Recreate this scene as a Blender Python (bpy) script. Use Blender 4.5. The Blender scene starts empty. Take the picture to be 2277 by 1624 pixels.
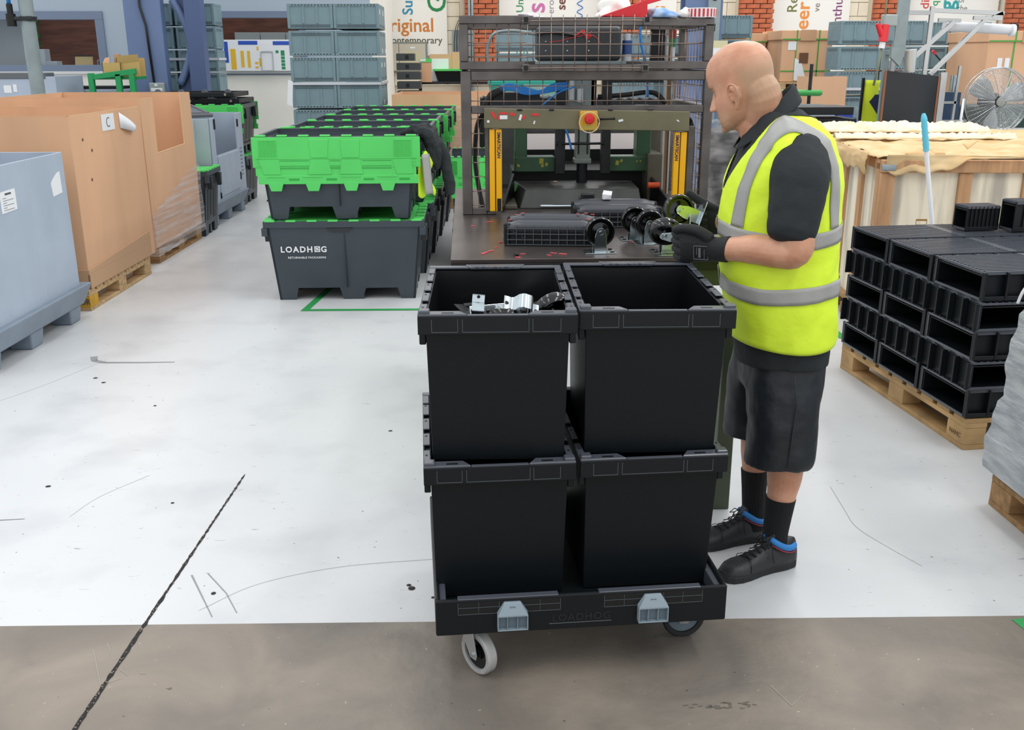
import bpy, bmesh, math, random
from mathutils import Vector, Matrix, Euler
R = math.radians
PI = math.pi
random.seed(7)
SC = bpy.context.scene
COL = SC.collection

# ------------------------------------------------------------------ camera
cd = bpy.data.cameras.new('camera'); cam = bpy.data.objects.new('camera', cd); COL.objects.link(cam)
cd.sensor_fit = 'HORIZONTAL'; cd.sensor_width = 36.0; cd.lens = 36.0 * 2176.8 / 2277.0
cd.clip_start = 0.05; cd.clip_end = 200
cam.location = (0, 0, 1.631)
_yaw, _pit, _rol = 0.0446, 0.305, -0.0025
_f = Vector((math.sin(_yaw) * math.cos(_pit), math.cos(_yaw) * math.cos(_pit), -math.sin(_pit)))
_r = Vector((math.cos(_yaw), -math.sin(_yaw), 0)); _u = _r.cross(_f)
_r2 = _r * math.cos(_rol) + _u * math.sin(_rol); _u2 = -_r * math.sin(_rol) + _u * math.cos(_rol)
_m = Matrix((_r2, _u2, -_f)).transposed().to_4x4(); _m.translation = cam.location
cam.matrix_world = _m
SC.camera = cam

# ------------------------------------------------------------------ world, lights, exposure
w = bpy.data.worlds.new('hall_daylight'); SC.world = w; w.use_nodes = True
bg = w.node_tree.nodes['Background']; bg.inputs[0].default_value = (0.93, 0.96, 1.0, 1); bg.inputs[1].default_value = 1.0
def area(name, loc, sx, sy, power, rot=(0, 0, 0), col=(1, 0.985, 0.96)):
    l = bpy.data.lights.new(name, 'AREA'); l.shape = 'RECTANGLE'; l.size = sx; l.size_y = sy; l.energy = power; l.color = col
    o = bpy.data.objects.new(name, l); o.location = loc; o.rotation_euler = rot; COL.objects.link(o); return o
for lx in (-5.0, -1.6, 2.4, 6.0):
    for ly in (0.5, 5.5, 10.5, 15.0):
        area('strip_light', (lx, ly, 5.6), 0.5, 3.4, {-5.0: 30, -1.6: 30, 2.4: 58, 6.0: 62}[lx])
SC.view_settings.view_transform = 'Standard'; SC.view_settings.look = 'None'
SC.view_settings.gamma = 1.0; SC.view_settings.use_curve_mapping = False
SC.view_settings.exposure = 0.10

# ------------------------------------------------------------------ materials
def s2l(c): return tuple((x / 12.92 if x <= 0.04045 else ((x + 0.055) / 1.055) ** 2.4) for x in c)
def hx(h): return s2l(tuple(int(h[i:i + 2], 16) / 255 for i in (0, 2, 4)))
MATS = {}
def mat(name, col, rough=0.5, metal=0.0, var=0.0, vscale=8.0, bump=0.0, bscale=60.0, spec=0.5, stretch=None, col2=None, coat=0.0, ramp=(0.35, 0.65)):
    if name in MATS: return MATS[name]
    m = bpy.data.materials.new(name); m.use_nodes = True; nt = m.node_tree; b = nt.nodes['Principled BSDF']
    c = hx(col) if isinstance(col, str) else col
    b.inputs['Base Color'].default_value = (*c, 1); b.inputs['Roughness'].default_value = rough
    b.inputs['Metallic'].default_value = metal; b.inputs['Specular IOR Level'].default_value = spec
    b.inputs['Coat Weight'].default_value = coat
    tc = nt.nodes.new('ShaderNodeTexCoord'); mp = nt.nodes.new('ShaderNodeMapping'); nt.links.new(tc.outputs['Object'], mp.inputs[0])
    if stretch: mp.inputs['Scale'].default_value = stretch
    if var > 0 or col2:
        n = nt.nodes.new('ShaderNodeTexNoise'); n.inputs['Scale'].default_value = vscale; n.inputs['Detail'].default_value = 5
        nt.links.new(mp.outputs[0], n.inputs[0])
        r = nt.nodes.new('ShaderNodeValToRGB'); r.color_ramp.elements[0].position = ramp[0]; r.color_ramp.elements[1].position = ramp[1]
        c2 = (hx(col2) if isinstance(col2, str) else col2) if col2 else tuple(max(0, x * (1 - var)) for x in c)
        c1 = c if col2 else tuple(min(1, x * (1 + var * 0.5)) for x in c)
        r.color_ramp.elements[0].color = (*c2, 1); r.color_ramp.elements[1].color = (*c1, 1)
        nt.links.new(n.outputs[0], r.inputs[0]); nt.links.new(r.outputs[0], b.inputs['Base Color'])
    if bump > 0:
        n2 = nt.nodes.new('ShaderNodeTexNoise'); n2.inputs['Scale'].default_value = bscale; n2.inputs['Detail'].default_value = 4
        nt.links.new(mp.outputs[0], n2.inputs[0])
        bp = nt.nodes.new('ShaderNodeBump'); bp.inputs['Strength'].default_value = bump; bp.inputs['Distance'].default_value = 0.01
        nt.links.new(n2.outputs[0], bp.inputs['Height']); nt.links.new(bp.outputs[0], b.inputs['Normal'])
    MATS[name] = m; return m
BLACK = mat('black_plastic', '0f1418', 0.42, bump=0.12, bscale=500, spec=0.32)
BLACKG = mat('glossy_black_plastic', '101215', 0.22, spec=0.5)
BLACKM = mat('black_rim_plastic', '4c5059', 0.26, spec=0.8)  # lighter black: bluish highlights on rims and pads put into the colour
RUBBER = mat('black_rubber', '0b0c0d', 0.12, spec=0.6)
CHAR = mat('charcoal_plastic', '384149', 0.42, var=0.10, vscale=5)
CHARD = mat('charcoal_recess', '26292b', 0.5)  # darker charcoal: recess shade put into the colour; seams and brackets share it
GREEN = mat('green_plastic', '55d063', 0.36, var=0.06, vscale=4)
GREEND = mat('green_recess', '2ba53f', 0.4)  # darker lid green: shade of the recesses put into the colour
DKBLK = mat('deep_black', '08090a', 0.6)
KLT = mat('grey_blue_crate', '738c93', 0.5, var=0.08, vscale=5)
KLTD = mat('grey_blue_crate_recess', '56666e', 0.55)  # darker crate grey: groove shade put into the ribs; one box rim shares it
SLEEVE = mat('grey_sleeve_plastic', 'abb7c6', 0.5, var=0.07, vscale=3)
SLEEVED = mat('grey_tray_plastic', '7e8b99', 0.5, var=0.10, vscale=5)
CARD = mat('corrugated_card', 'd8ab86', 0.85, var=0.08, vscale=3, bump=0.05, bscale=90, stretch=(1, 1, 0.2))
CARDE = mat('card_cut_edge', 'd9b48c', 0.9)
CARDI = mat('card_inner', 'bf9673', 0.88, var=0.08, vscale=4)
WOOD = mat('pallet_wood', 'c3a377', 0.8, var=0.3, vscale=6, stretch=(1, 6, 6), bump=0.1)
WOODB = mat('brown_pallet_wood', 'a98459', 0.8, var=0.3, vscale=5, stretch=(1, 5, 5), bump=0.1)
PALY = mat('yellow_painted_block', 'c99b2e', 0.75, var=0.2)
PAPER = mat('white_paper', 'e4e6e8', 0.7)
INK = mat('dark_ink', '4a4a4e', 0.8)
WHITEINK = mat('white_print', 'e8eaec', 0.6)
ZINC = mat('zinc_plated_steel', 'c9d4d8', 0.18, metal=1.0, var=0.15, vscale=14)
ZINCG = mat('green_tinted_zinc', 'a5c79a', 0.22, metal=1.0)
STEEL = mat('raw_steel_tube', '6b6663', 0.42, metal=0.75, var=0.25, vscale=9)
WIRE = mat('rusty_mesh_wire', 'a08c80', 0.45, metal=0.7)
DKSTEEL = mat('dark_steel', '3c3d3f', 0.35, metal=0.8, var=0.3, vscale=6)
TABLE = mat('worn_steel_plate', '6b6360', 0.33, metal=0.75, var=0.4, vscale=3.0, bump=0.03)
OLIVE = mat('olive_paint', '6f6a50', 0.45, var=0.15, vscale=5)
OLIVED = mat('dark_olive_paint', '4d5641', 0.45, var=0.15, vscale=5)
MGREEN = mat('machine_green_paint', '33563c', 0.4, var=0.25, vscale=5)
YELLOW = mat('safety_yellow', 'f2b200', 0.4)
RED = mat('bright_red_plastic', 'd3232c', 0.35)
BLUEC = mat('steel_column_blue', '667aa0', 0.5, var=0.08, vscale=2)
BLUED = mat('dark_column_blue', '495a82', 0.5)
GREYP = mat('galvanised_grey', '8d9a9c', 0.45, metal=0.3, var=0.1)
ALU = mat('aluminium_extrusion', 'c8cac8', 0.35, metal=0.6)
HOSE = mat('black_corrugated_hose', '1a1b1c', 0.45)
BLUEH = mat('blue_air_line', '1f7fd0', 0.3)
BLUEP = mat('royal_blue_plastic', '2444b0', 0.4)
TEAL = mat('teal_plastic', '1f9a86', 0.4)
WHITE = mat('white_sheet', 'e6e8ea', 0.5)
CREAM = mat('cream_block_paint', 'e6dcc6', 0.8, var=0.05)
MORTAR = mat('mortar', 'c3b9a6', 0.9)
BRICK = mat('orange_red_brick', 'b5613f', 0.85, var=0.25, vscale=7, bump=0.2)
BOARD = mat('banner_board', 'e6e3db', 0.6)
BLUWALL = mat('pale_blue_grey_wall', 'a4b1bd', 0.7)
CRWALL = mat('off_white_wall', 'ece8de', 0.7, var=0.05, vscale=1.5)
WFRAME = mat('blue_grey_window_frame', '6f7d93', 0.5)
LEAF = mat('green_foliage', '2f6a24', 0.8, var=0.5, vscale=9)
TAPE = mat('green_floor_tape', '2f9a52', 0.5)
def glass(name, tint=(0.92, 0.96, 0.97), rough=0.02):
    m = bpy.data.materials.new(name); m.use_nodes = True; b = m.node_tree.nodes['Principled BSDF']
    b.inputs['Base Color'].default_value = (*tint, 1); b.inputs['Roughness'].default_value = rough
    b.inputs['Transmission Weight'].default_value = 1.0; b.inputs['IOR'].default_value = 1.1
    return m
GLASS = glass('window_glass')
def film(name, alpha=0.20, col='e6e2e2', scale=(2, 2, 14), detail=5, bump=0.3):
    m = bpy.data.materials.new(name); m.use_nodes = True; nt = m.node_tree; b = nt.nodes['Principled BSDF']
    b.inputs['Base Color'].default_value = (*hx(col), 1); b.inputs['Roughness'].default_value = 0.18
    tc = nt.nodes.new('ShaderNodeTexCoord'); mp = nt.nodes.new('ShaderNodeMapping'); mp.inputs['Scale'].default_value = scale
    n = nt.nodes.new('ShaderNodeTexNoise'); n.inputs['Scale'].default_value = 3; n.inputs['Detail'].default_value = detail; n.inputs['Distortion'].default_value = 0.1
    r = nt.nodes.new('ShaderNodeMapRange'); r.inputs[1].default_value = 0.42; r.inputs[2].default_value = 0.78; r.inputs[3].default_value = alpha * 0.5; r.inputs[4].default_value = min(1, alpha * 2.2)  # uneven opacity paints the pale highlight streaks and haze of clear film
    bp = nt.nodes.new('ShaderNodeBump'); bp.inputs['Strength'].default_value = bump; bp.inputs['Distance'].default_value = 0.01
    nt.links.new(tc.outputs['Object'], mp.inputs[0]); nt.links.new(mp.outputs[0], n.inputs[0]); nt.links.new(n.outputs[0], r.inputs[0])
    nt.links.new(r.outputs[0], b.inputs['Alpha']); nt.links.new(n.outputs[0], bp.inputs['Height']); nt.links.new(bp.outputs[0], b.inputs['Normal'])
    return m
FILM = film('stretch_film')
FILMC = film('loose_clear_film', 0.12, scale=(2, 2, 4), detail=2.5, bump=0.15)
FILMD = film('dense_stretch_film', 0.34, scale=(0.6, 0.5, 9.0), detail=4, bump=0.2)

# ------------------------------------------------------------------ mesh builder
class MB:
    def __init__(s): s.v = []; s.f = []; s.m = []; s.mi = 0; s.pc = []
    def add(s, vs, fs):
        o = len(s.v); s.pc.append((o, len(s.f))); s.v += [Vector(p) for p in vs]
        for f in fs: s.f.append(tuple(i + o for i in f)); s.m.append(s.mi)
        return o
    def box(s, x0, x1, y0, y1, z0, z1):
        s.add([(x0,y0,z0),(x1,y0,z0),(x1,y1,z0),(x0,y1,z0),(x0,y0,z1),(x1,y0,z1),(x1,y1,z1),(x0,y1,z1)],
              [(0,3,2,1),(4,5,6,7),(0,1,5,4),(1,2,6,5),(2,3,7,6),(3,0,4,7)]); return s
    def hexa(s, p):
        s.add(p, [(0,3,2,1),(4,5,6,7),(0,1,5,4),(1,2,6,5),(2,3,7,6),(3,0,4,7)]); return s
    def obox(s, c, size, rot=(0,0,0)):
        e = Euler(rot).to_matrix(); c = Vector(c); hx_, hy, hz = (q/2 for q in size)
        return s.hexa([c + e @ Vector(q) for q in ((-hx_,-hy,-hz),(hx_,-hy,-hz),(hx_,hy,-hz),(-hx_,hy,-hz),(-hx_,-hy,hz),(hx_,-hy,hz),(hx_,hy,hz),(-hx_,hy,hz))])
    def taper(s, cx, cy, z0, z1, a0, b0, a1, b1):
        return s.hexa([(cx-a0,cy-b0,z0),(cx+a0,cy-b0,z0),(cx+a0,cy+b0,z0),(cx-a0,cy+b0,z0),(cx-a1,cy-b1,z1),(cx+a1,cy-b1,z1),(cx+a1,cy+b1,z1),(cx-a1,cy+b1,z1)])
    def prism(s, poly, a, b, plane='xz'):
        n = len(poly)
        def P(u, v, t): return {'xz': (u, t, v), 'xy': (u, v, t), 'yz': (t, u, v)}[plane]
        vs = [P(u, v, a) for u, v in poly] + [P(u, v, b) for u, v in poly]
        fs = [tuple(range(n)), tuple(range(2*n-1, n-1, -1))] + [(i, (i+n), (i+1) % n + n, (i+1) % n) for i in range(n)]
        s.add(vs, fs); return s
    def tube(s, p0, p1, r0, r1=None, n=12, cap=True):
        return s.path([p0, p1], [r0, r0 if r1 is None else r1], n, cap)
    def path(s, pts, r, n=8, cap=True):
        pts = [Vector(p) for p in pts]; k = len(pts); rs = r if isinstance(r, (list, tuple)) else [r]*k
        rings = []; up = None
        for i in range(k):
            d = (pts[min(i+1,k-1)] - pts[max(i-1,0)]).normalized()
            if up is None:
                up = Vector((0,0,1)) if abs(d.z) < 0.9 else Vector((1,0,0))
            a = d.cross(up)
            if a.length < 1e-4: a = d.cross(Vector((0,1,0)))
            a.normalize(); b = a.cross(d).normalized(); up = b
            rings.append([pts[i] + a*math.cos(2*PI*j/n)*rs[i] + b*math.sin(2*PI*j/n)*rs[i] for j in range(n)])
        return s.loft(rings, cap)
    def loft(s, rings, cap=True, close=True):
        n = len(rings[0]); k = len(rings); vs = [p for r in rings for p in r]; fs = []
        for i in range(k-1):
            for j in range(n if close else n-1):
                a = i*n+j; b = i*n+(j+1) % n; fs.append((a, b, b+n, a+n))
        if cap: fs.append(tuple(range(n-1,-1,-1))); fs.append(tuple(range((k-1)*n, k*n)))
        s.add(vs, fs); return s
    def lathe(s, prof, n=24, mtx=None, cap=False):
        rings = [[Vector((r*math.cos(2*PI*j/n), r*math.sin(2*PI*j/n), z)) for j in range(n)] for r, z in prof]
        if mtx is not None: rings = [[mtx @ p for p in q] for q in rings]
        return s.loft(rings, cap)
    def frame(s, x0, x1, z0, z1, t, y0, y1):
        return s.box(x0,x1,y0,y1,z1-t,z1).box(x0,x1,y0,y1,z0,z0+t).box(x0,x0+t,y0,y1,z0+t,z1-t).box(x1-t,x1,y0,y1,z0+t,z1-t)
    def tf(s, M, start=0):
        for i in range(start, len(s.v)): s.v[i] = M @ s.v[i]
        return s
    def build(s, name, mats, parent=None, smooth=False, bevel=0.0, seg=2, loc=None, rot=None):
        me = bpy.data.meshes.new(name); me.from_pydata([tuple(p) for p in s.v], [], s.f); 
        for m in (mats if isinstance(mats, (list, tuple)) else [mats]): me.materials.append(m)
        if max(s.m, default=0) > 0: me.polygons.foreach_set('material_index', s.m)
        bm = bmesh.new(); bm.from_mesh(me); bmesh.ops.recalc_face_normals(bm, faces=bm.faces); bm.to_mesh(me); bm.free()
        if smooth:
            me.polygons.foreach_set('use_smooth', [True]*len(me.polygons))
        me.update()
        o = bpy.data.objects.new(name, me); COL.objects.link(o)
        if parent: o.parent = parent
        if loc: o.location = loc
        if rot: o.rotation_euler = rot
        if bevel > 0:
            b = o.modifiers.new('bevel', 'BEVEL'); b.width = bevel; b.segments = seg; b.limit_method = 'ANGLE'; b.angle_limit = R(35)
        if smooth and smooth is not True:
            me.set_sharp_from_angle(angle=R(smooth))
        return o
def _pieces(s, name, mt, parent=None, bevel=0.0, seg=1, smooth=False, label=None):
    # every added solid becomes an object of its own; alike solids share one mesh
    out = []; cache = {}; pc = s.pc + [(len(s.v), len(s.f))]
    for (v0, f0), (v1, f1) in zip(pc, pc[1:]):
        vs = s.v[v0:v1]; c = sum(vs, Vector())/len(vs); rel = [p - c for p in vs]
        key = tuple(round(q, 4) for p in rel for q in p)
        if key in cache: o = cache[key].copy(); COL.objects.link(o); o.location = c
        else:
            m = MB(); m.v = rel; m.f = [tuple(i - v0 for i in f) for f in s.f[f0:f1]]; m.m = [0]*len(m.f)
            o = m.build(name, mt, parent, smooth, bevel, seg, loc=c); cache[key] = o
        if label: o['label'] = label
        out.append(o)
    return out
MB.pieces = _pieces
def B(x0,x1,y0,y1,z0,z1): return MB().box(x0,x1,y0,y1,z0,z1)
def thing(name, label, cat, loc=(0,0,0), rz=0.0, group=None, rot=None):
    o = bpy.data.objects.new(name, None); COL.objects.link(o); o.location = loc; o.rotation_euler = rot or (0,0,rz); o.empty_display_size = 0.1
    tag(o, label, cat, group); return o
def tag(o, label=None, cat=None, group=None, kind=None):
    if label: o['label'] = label
    if cat: o['category'] = cat
    if group: o['group'] = group
    if kind: o['kind'] = kind
    return o
def st(o): o['kind'] = 'structure'; return o
def kids(o): return [c for c in bpy.data.objects if c.parent == o]
KC = {}
def dup(o, loc=None, rz=None, label=None, group=None, parent=None):
    c = o.copy(); COL.objects.link(c)
    if parent: c.parent = parent
    if loc is not None: c.location = loc
    if rz is not None: c.rotation_euler = (0,0,rz)
    if label: c['label'] = label
    if group: c['group'] = group
    if o.name not in KC: KC[o.name] = kids(o)
    for ch in KC[o.name]: dup(ch, parent=c)
    return c
def text(s, size, mt, parent, loc, rot=(PI/2,0,0), name='lettering', ext=0.0008, off=0.0, ax='LEFT', sx=1.0, space=1.0):
    c = bpy.data.curves.new(name, 'FONT'); c.body = s; c.size = size; c.extrude = ext; c.offset = off; c.align_x = ax; c.resolution_u = 3; c.space_character = space
    t = bpy.data.objects.new(name, c); COL.objects.link(t)
    me = bpy.data.meshes.new_from_object(t); bpy.data.objects.remove(t); me.name = name
    me.materials.clear(); me.materials.append(mt)
    o = bpy.data.objects.new(name, me); COL.objects.link(o); o.parent = parent; o.location = loc; o.rotation_euler = rot; o.scale = (sx,1,1)
    return o
def arc(cx, cy, r, a0, a1, n): return [(cx + r*math.cos(R(a0+(a1-a0)*i/n)), cy + r*math.sin(R(a0+(a1-a0)*i/n))) for i in range(n+1)]
def spline(pts, k=10):
    P_ = [Vector(p) for p in pts]; P_ = [P_[0]*2-P_[1]] + P_ + [P_[-1]*2-P_[-2]]; out = []
    for i in range(1, len(P_)-2):
        for j in range(k):
            t = j/k; a,b,c,d = P_[i-1:i+3]
            out.append(0.5*((2*b)+(-a+c)*t+(2*a-5*b+4*c-d)*t*t+(-a+3*b-3*c+d)*t**3))
    out.append(P_[-2]); return out
# ------------------------------------------------------------------ floor
def floor_mats():
    m = bpy.data.materials.new('white_floor_paint'); m.use_nodes = True; nt = m.node_tree; b = nt.nodes['Principled BSDF']; L = nt.links.new
    tc = nt.nodes.new('ShaderNodeTexCoord')
    def noise(scale, det=5, dist=0.0, mapsc=None):
        n = nt.nodes.new('ShaderNodeTexNoise'); n.inputs['Scale'].default_value = scale; n.inputs['Detail'].default_value = det; n.inputs['Distortion'].default_value = dist
        if mapsc:
            mp = nt.nodes.new('ShaderNodeMapping'); mp.inputs['Scale'].default_value = mapsc; mp.inputs['Rotation'].default_value = (0,0,0.5); L(tc.outputs['Object'], mp.inputs[0]); L(mp.outputs[0], n.inputs[0])
        else: L(tc.outputs['Object'], n.inputs[0])
        return n
    def ramp(src, p0, c0, p1, c1):
        r = nt.nodes.new('ShaderNodeValToRGB'); r.color_ramp.elements[0].position = p0; r.color_ramp.elements[0].color = (*c0,1); r.color_ramp.elements[1].position = p1; r.color_ramp.elements[1].color = (*c1,1); L(src, r.inputs[0]); return r
    def mul(a, c):
        x = nt.nodes.new('ShaderNodeMix'); x.data_type = 'RGBA'; x.blend_type = 'MULTIPLY'; x.inputs[0].default_value = 1; L(a, x.inputs[6]); L(c, x.inputs[7]); return x.outputs[2]
    base = ramp(noise(0.9, 6).outputs[0], 0.3, (0.61,0.625,0.635), 0.7, (0.67,0.68,0.685))
    sp = ramp(noise(42, 3).outputs[0], 0.255, (0.25,0.25,0.25), 0.275, (1,1,1))
    sp2 = ramp(noise(9, 8, 2.0, (1,7,1)).outputs[0], 0.27, (0.55,0.55,0.56), 0.31, (1,1,1))
    st_ = ramp(noise(2.3, 8).outputs[0], 0.28, (0.86,0.86,0.87), 0.5, (1,1,1))
    c = mul(mul(mul(base.outputs[0], sp.outputs[0]), sp2.outputs[0]), st_.outputs[0])
    L(c, b.inputs['Base Color']); b.inputs['Roughness'].default_value = 0.32; b.inputs['Specular IOR Level'].default_value = 0.4
    bp = nt.nodes.new('ShaderNodeBump'); bp.inputs['Strength'].default_value = 0.08; bp.inputs['Distance'].default_value = 0.01; L(noise(14,6).outputs[0], bp.inputs['Height']); L(bp.outputs[0], b.inputs['Normal'])
    m2 = bpy.data.materials.new('bare_brown_concrete'); m2.use_nodes = True; nt = m2.node_tree; b = nt.nodes['Principled BSDF']; L = nt.links.new
    tc = nt.nodes.new('ShaderNodeTexCoord')
    base = ramp(noise(2.6, 9, 0.6).outputs[0], 0.33, (0.175,0.150,0.125), 0.68, (0.31,0.258,0.205))
    g = ramp(noise(1.1, 4).outputs[0], 0.35, (0.80,0.84,0.87), 0.6, (1,1,1))
    sp = ramp(noise(38, 3).outputs[0], 0.24, (0.45,0.42,0.4), 0.28, (1,1,1))
    w_ = ramp(noise(60, 3).outputs[0], 0.70, (1,1,1), 0.74, (1.7,1.7,1.7))
    c = mul(mul(mul(base.outputs[0], g.outputs[0]), sp.outputs[0]), w_.outputs[0]); L(c, b.inputs['Base Color'])
    b.inputs['Roughness'].default_value = 0.5
    bp = nt.nodes.new('ShaderNodeBump'); bp.inputs['Strength'].default_value = 0.25; bp.inputs['Distance'].default_value = 0.01; L(noise(30,8).outputs[0], bp.inputs['Height']); L(bp.outputs[0], b.inputs['Normal'])
    return m, m2
FW, FC = floor_mats()
fm = MB()
ey = lambda x: 2.598 - 0.0306*x
fm.add([(-15, ey(-15), 0), (15, ey(15), 0), (15, 18, 0), (-15, 18, 0)], [(0,1,2,3)])
fm.mi = 1
fm.add([(-15, -3, 0), (15, -3, 0), (15, ey(15), 0), (-15, ey(-15), 0)], [(0,1,2,3)])
floor = st(fm.build('floor', [FW, FC]))
# joint in the concrete, rough edges
jm = MB(); jr = MB(); n = 90; p0 = Vector((-1.03, 1.98, 0)); p1 = Vector((-0.93, 3.742, 0)); rnd = random.Random(3)
L_, R_ = [], []
for i in range(n+1):
    t = i/n; c = p0.lerp(p1, t); wd = 0.0065*(1 - 0.45*t) + rnd.uniform(-0.0022, 0.0022)
    if i == n: wd = 0.001
    L_.append((c.x - wd, c.y, 0.0012)); R_.append((c.x + wd + rnd.uniform(-.0015,.0015), c.y, 0.0012))
jm.add(L_ + R_, [(i, i+1, n+2+i, n+1+i) for i in range(n)])
tag(jm.build('expansion_joint', mat('joint_filler', '2c2a29', 0.9, var=0.6, vscale=70), floor), 'dark gritty joint running through the floor')
gr = MB()
for i in range(150):
    t = rnd.random()**1.2; c = p0.lerp(p1, t); s_ = rnd.uniform(0.0012, 0.0035)
    gr.obox((c.x + rnd.uniform(-.005,.005), c.y, 0.0022), (s_, s_*1.5, s_*0.7), (0,0,rnd.uniform(0,3)))
o = gr.build('joint_grit', mat('pale_grit', '8f8378', 0.9, var=0.4, vscale=90), floor); o['kind'] = 'stuff'
# green floor tapes
def tape(pts, wd=0.05):
    m = MB()
    for ii, (a, b) in enumerate(zip(pts, pts[1:])):
        a = Vector((*a,ii*.0006)); b = Vector((*b,ii*.0006)); d = (b-a).normalized(); q = Vector((-d.y, d.x, 0))*wd/2
        a2 = a - d*wd/2; b2 = b + d*wd/2
        m.add([a2-q+Vector((0,0,.0015)), b2-q+Vector((0,0,.0015)), b2+q+Vector((0,0,.0015)), a2+q+Vector((0,0,.0015))], [(0,1,2,3)])
    return tag(m.build('floor_tape', TAPE, floor), 'green marking tape on the white floor')
tape([(-0.9, 8.2), (-1.11, 6.48), (0.6, 6.43)])
tape([(2.262, 6.6), (2.262, 5.63), (3.2, 5.60)], 0.055)
tape([(1.66, 2.5), (1.73, 2.0)], 0.06)
# floor scuffs: a rubbed black skid line and a few stuck spots
sk = MB()
def stroke(m, pts, w0, w1, z=0.0013):
    k = len(pts)
    for i in range(k-1):
        a = Vector((*pts[i],z)); b = Vector((*pts[i+1],z)); d = (b-a).normalized(); q = Vector((-d.y,d.x,0)); wa = w0+(w1-w0)*i/(k-1); wb = w0+(w1-w0)*(i+1)/(k-1)
        m.add([a-q*wa, b-q*wb, b+q*wb, a+q*wa], [(0,1,2,3)])
stroke(sk, [(-2.15,5.46),(-2.12,5.38),(-2.05,5.34),(-1.85,5.33),(-1.66,5.33)], 0.02, 0.006)
stroke(sk, [(-0.93,2.92),(-0.87,2.80),(-0.80,2.66)], 0.003, 0.0015)
stroke(sk, [(-0.88,2.93),(-0.79,2.80),(-0.73,2.68)], 0.002, 0.0015)
stroke(sk, [(-2.0,3.30),(-1.8,3.36),(-1.66,3.37)], 0.006, 0.002)
tag(sk.build('skid_mark', mat('grey_scuff', '8f9294', 0.6), floor), 'grey rubber skid marks on the white paint')
tm_ = MB(); rnd = random.Random(8)
for (x0, y0, x1, y1, n) in ((0.55,2.17,0.74,2.155,26),(0.32,2.03,0.45,1.98,20)):
    for i in range(n):
        t = rnd.random(); px = x0+(x1-x0)*t+rnd.uniform(-.01,.01); py = y0+(y1-y0)*t+rnd.uniform(-.014,.014)
        stroke(tm_, [(px,py),(px+rnd.uniform(.006,.02),py+rnd.uniform(-.004,.004))], .0022, .0012, .0012)
o = tm_.build('tread_marks', mat('tread_dust','6c655d',0.8), floor); o['kind'] = 'stuff'
sc_ = MB()
for pts in ([(-1.07,2.53),(-1.04,2.47)],[(-0.99,2.40),(-0.96,2.37)],[(-.93,2.38),(-.91,2.375)],[(.80,2.24),(.83,2.15),(.88,2.20)],[(-1.10,2.50),(-1.02,2.33),(-.97,2.36)]): stroke(sc_, pts, .0012, .0006, .0012)
sc_.build('pale_scratch', mat('pale_scratch','a8a095',0.7), floor)['kind'] = 'stuff'
sg = MB()
for pts in (spline([(1.42,3.50,0),(1.40,3.3,0),(1.39,3.15,0),(1.44,3.0,0),(1.5,2.86,0)],6), spline([(-.13,2.99,0),(-.45,2.95,0),(-.70,2.85,0),(-.85,2.70,0)],8), spline([(-2.7,4.2,0),(-2.3,4.8,0),(-2.05,5.4,0)],6), spline([(-1.32,3.75,0),(-1.45,3.55,0),(-1.5,3.38,0)],6)):
    stroke(sg, [(p.x,p.y) for p in pts], .0011, .0009)
sg.build('faint_scratch', mat('faint_scratch','b4b5b5',0.6), floor)['kind'] = 'stuff'
sp = MB(); rnd = random.Random(11)
for (x,y,r) in [(-1.93,4.98,.012),(-2.0,5.06,.012),(-0.83,2.80,.008),(-1.69,3.66,.011),(-1.15,3.48,.007),(-0.21,2.82,.008),(-0.37,4.2,.010),(-1.55,4.6,.008),(-0.13,2.74,.006),(-0.2,2.80,.012)]:
    sp.lathe([(r,0.0012),(r*.6,0.003),(0.0001,0.0032)], 9, Matrix.Translation((x,y,0)) @ Matrix.Diagonal((1,rnd.uniform(.5,1.2),1,1)))
o = sp.build('floor_spot', mat('stuck_dirt', '2e2c2c', 0.8), floor); o['kind'] = 'stuff'

# ------------------------------------------------------------------ back wall with brick piers, blocks, banners
WY = 17.0
wb = st(B(-4, 15, WY+0.02, WY+0.3, 0, 4.2).build('wall_back', MORTAR))
blk = B(-0.216, 0.216, -0.02, 0.03, -0.104, 0.104).build('block', CREAM, wb, bevel=0.004, seg=1)
first = True
k = 0
for row in range(8):
    z = 1.29 + row*0.216
    for c in range(37):
        x = -3.6 + c*0.44 + (0.22 if row % 2 else 0)
        if x > 12.6: continue
        if k == 0: blk.location = (x, WY, z)
        else:
            b_ = blk.copy(); COL.objects.link(b_); b_.location = (x, WY, z)
        k += 1
        if k >= 300: break
    if k >= 300: break
brme = B(-0.1065, 0.1065, -0.05, 0.05, -0.0325, 0.0325).build('brick', BRICK, wb, bevel=0.004, seg=1)
usedb = False
def pier(x0, x1, z0=1.25, z1=2.78, step=None):
    global usedb
    p = B(x0, x1, WY-0.20, WY+0.02, 0, 3.6).build('brick_pier', MORTAR, wb)
    xo = x0
    row = 0; z = z0
    while z < z1:
        xx = x0 + (0.1125 if row % 2 else 0.0)
        segs = []
        if row % 2: segs.append((x0, x0+0.103))
        while xx < x1 - 0.03:
            e = min(xx + 0.215, x1); segs.append((xx, e)); xx += 0.225
        for (a, b) in segs:
            if b - a < 0.04: continue
            if not usedb: o = brme; usedb = True
            else: o = brme.copy(); COL.objects.link(o)
            o.parent = p; o.location = ((a+b)/2, WY-0.25+random.uniform(-.004,.004), z+0.0325); o.scale = ((b-a)/0.215, 1, 1)
        z += 0.075; row += 1
for (a, b) in ((0.0, 0.53), (2.26, 2.85), (4.46, 5.03), (6.68, 7.26), (8.90, 9.8)): pier(a, b)
pier(-0.08, -0.001, 1.25, 2.2)
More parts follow.
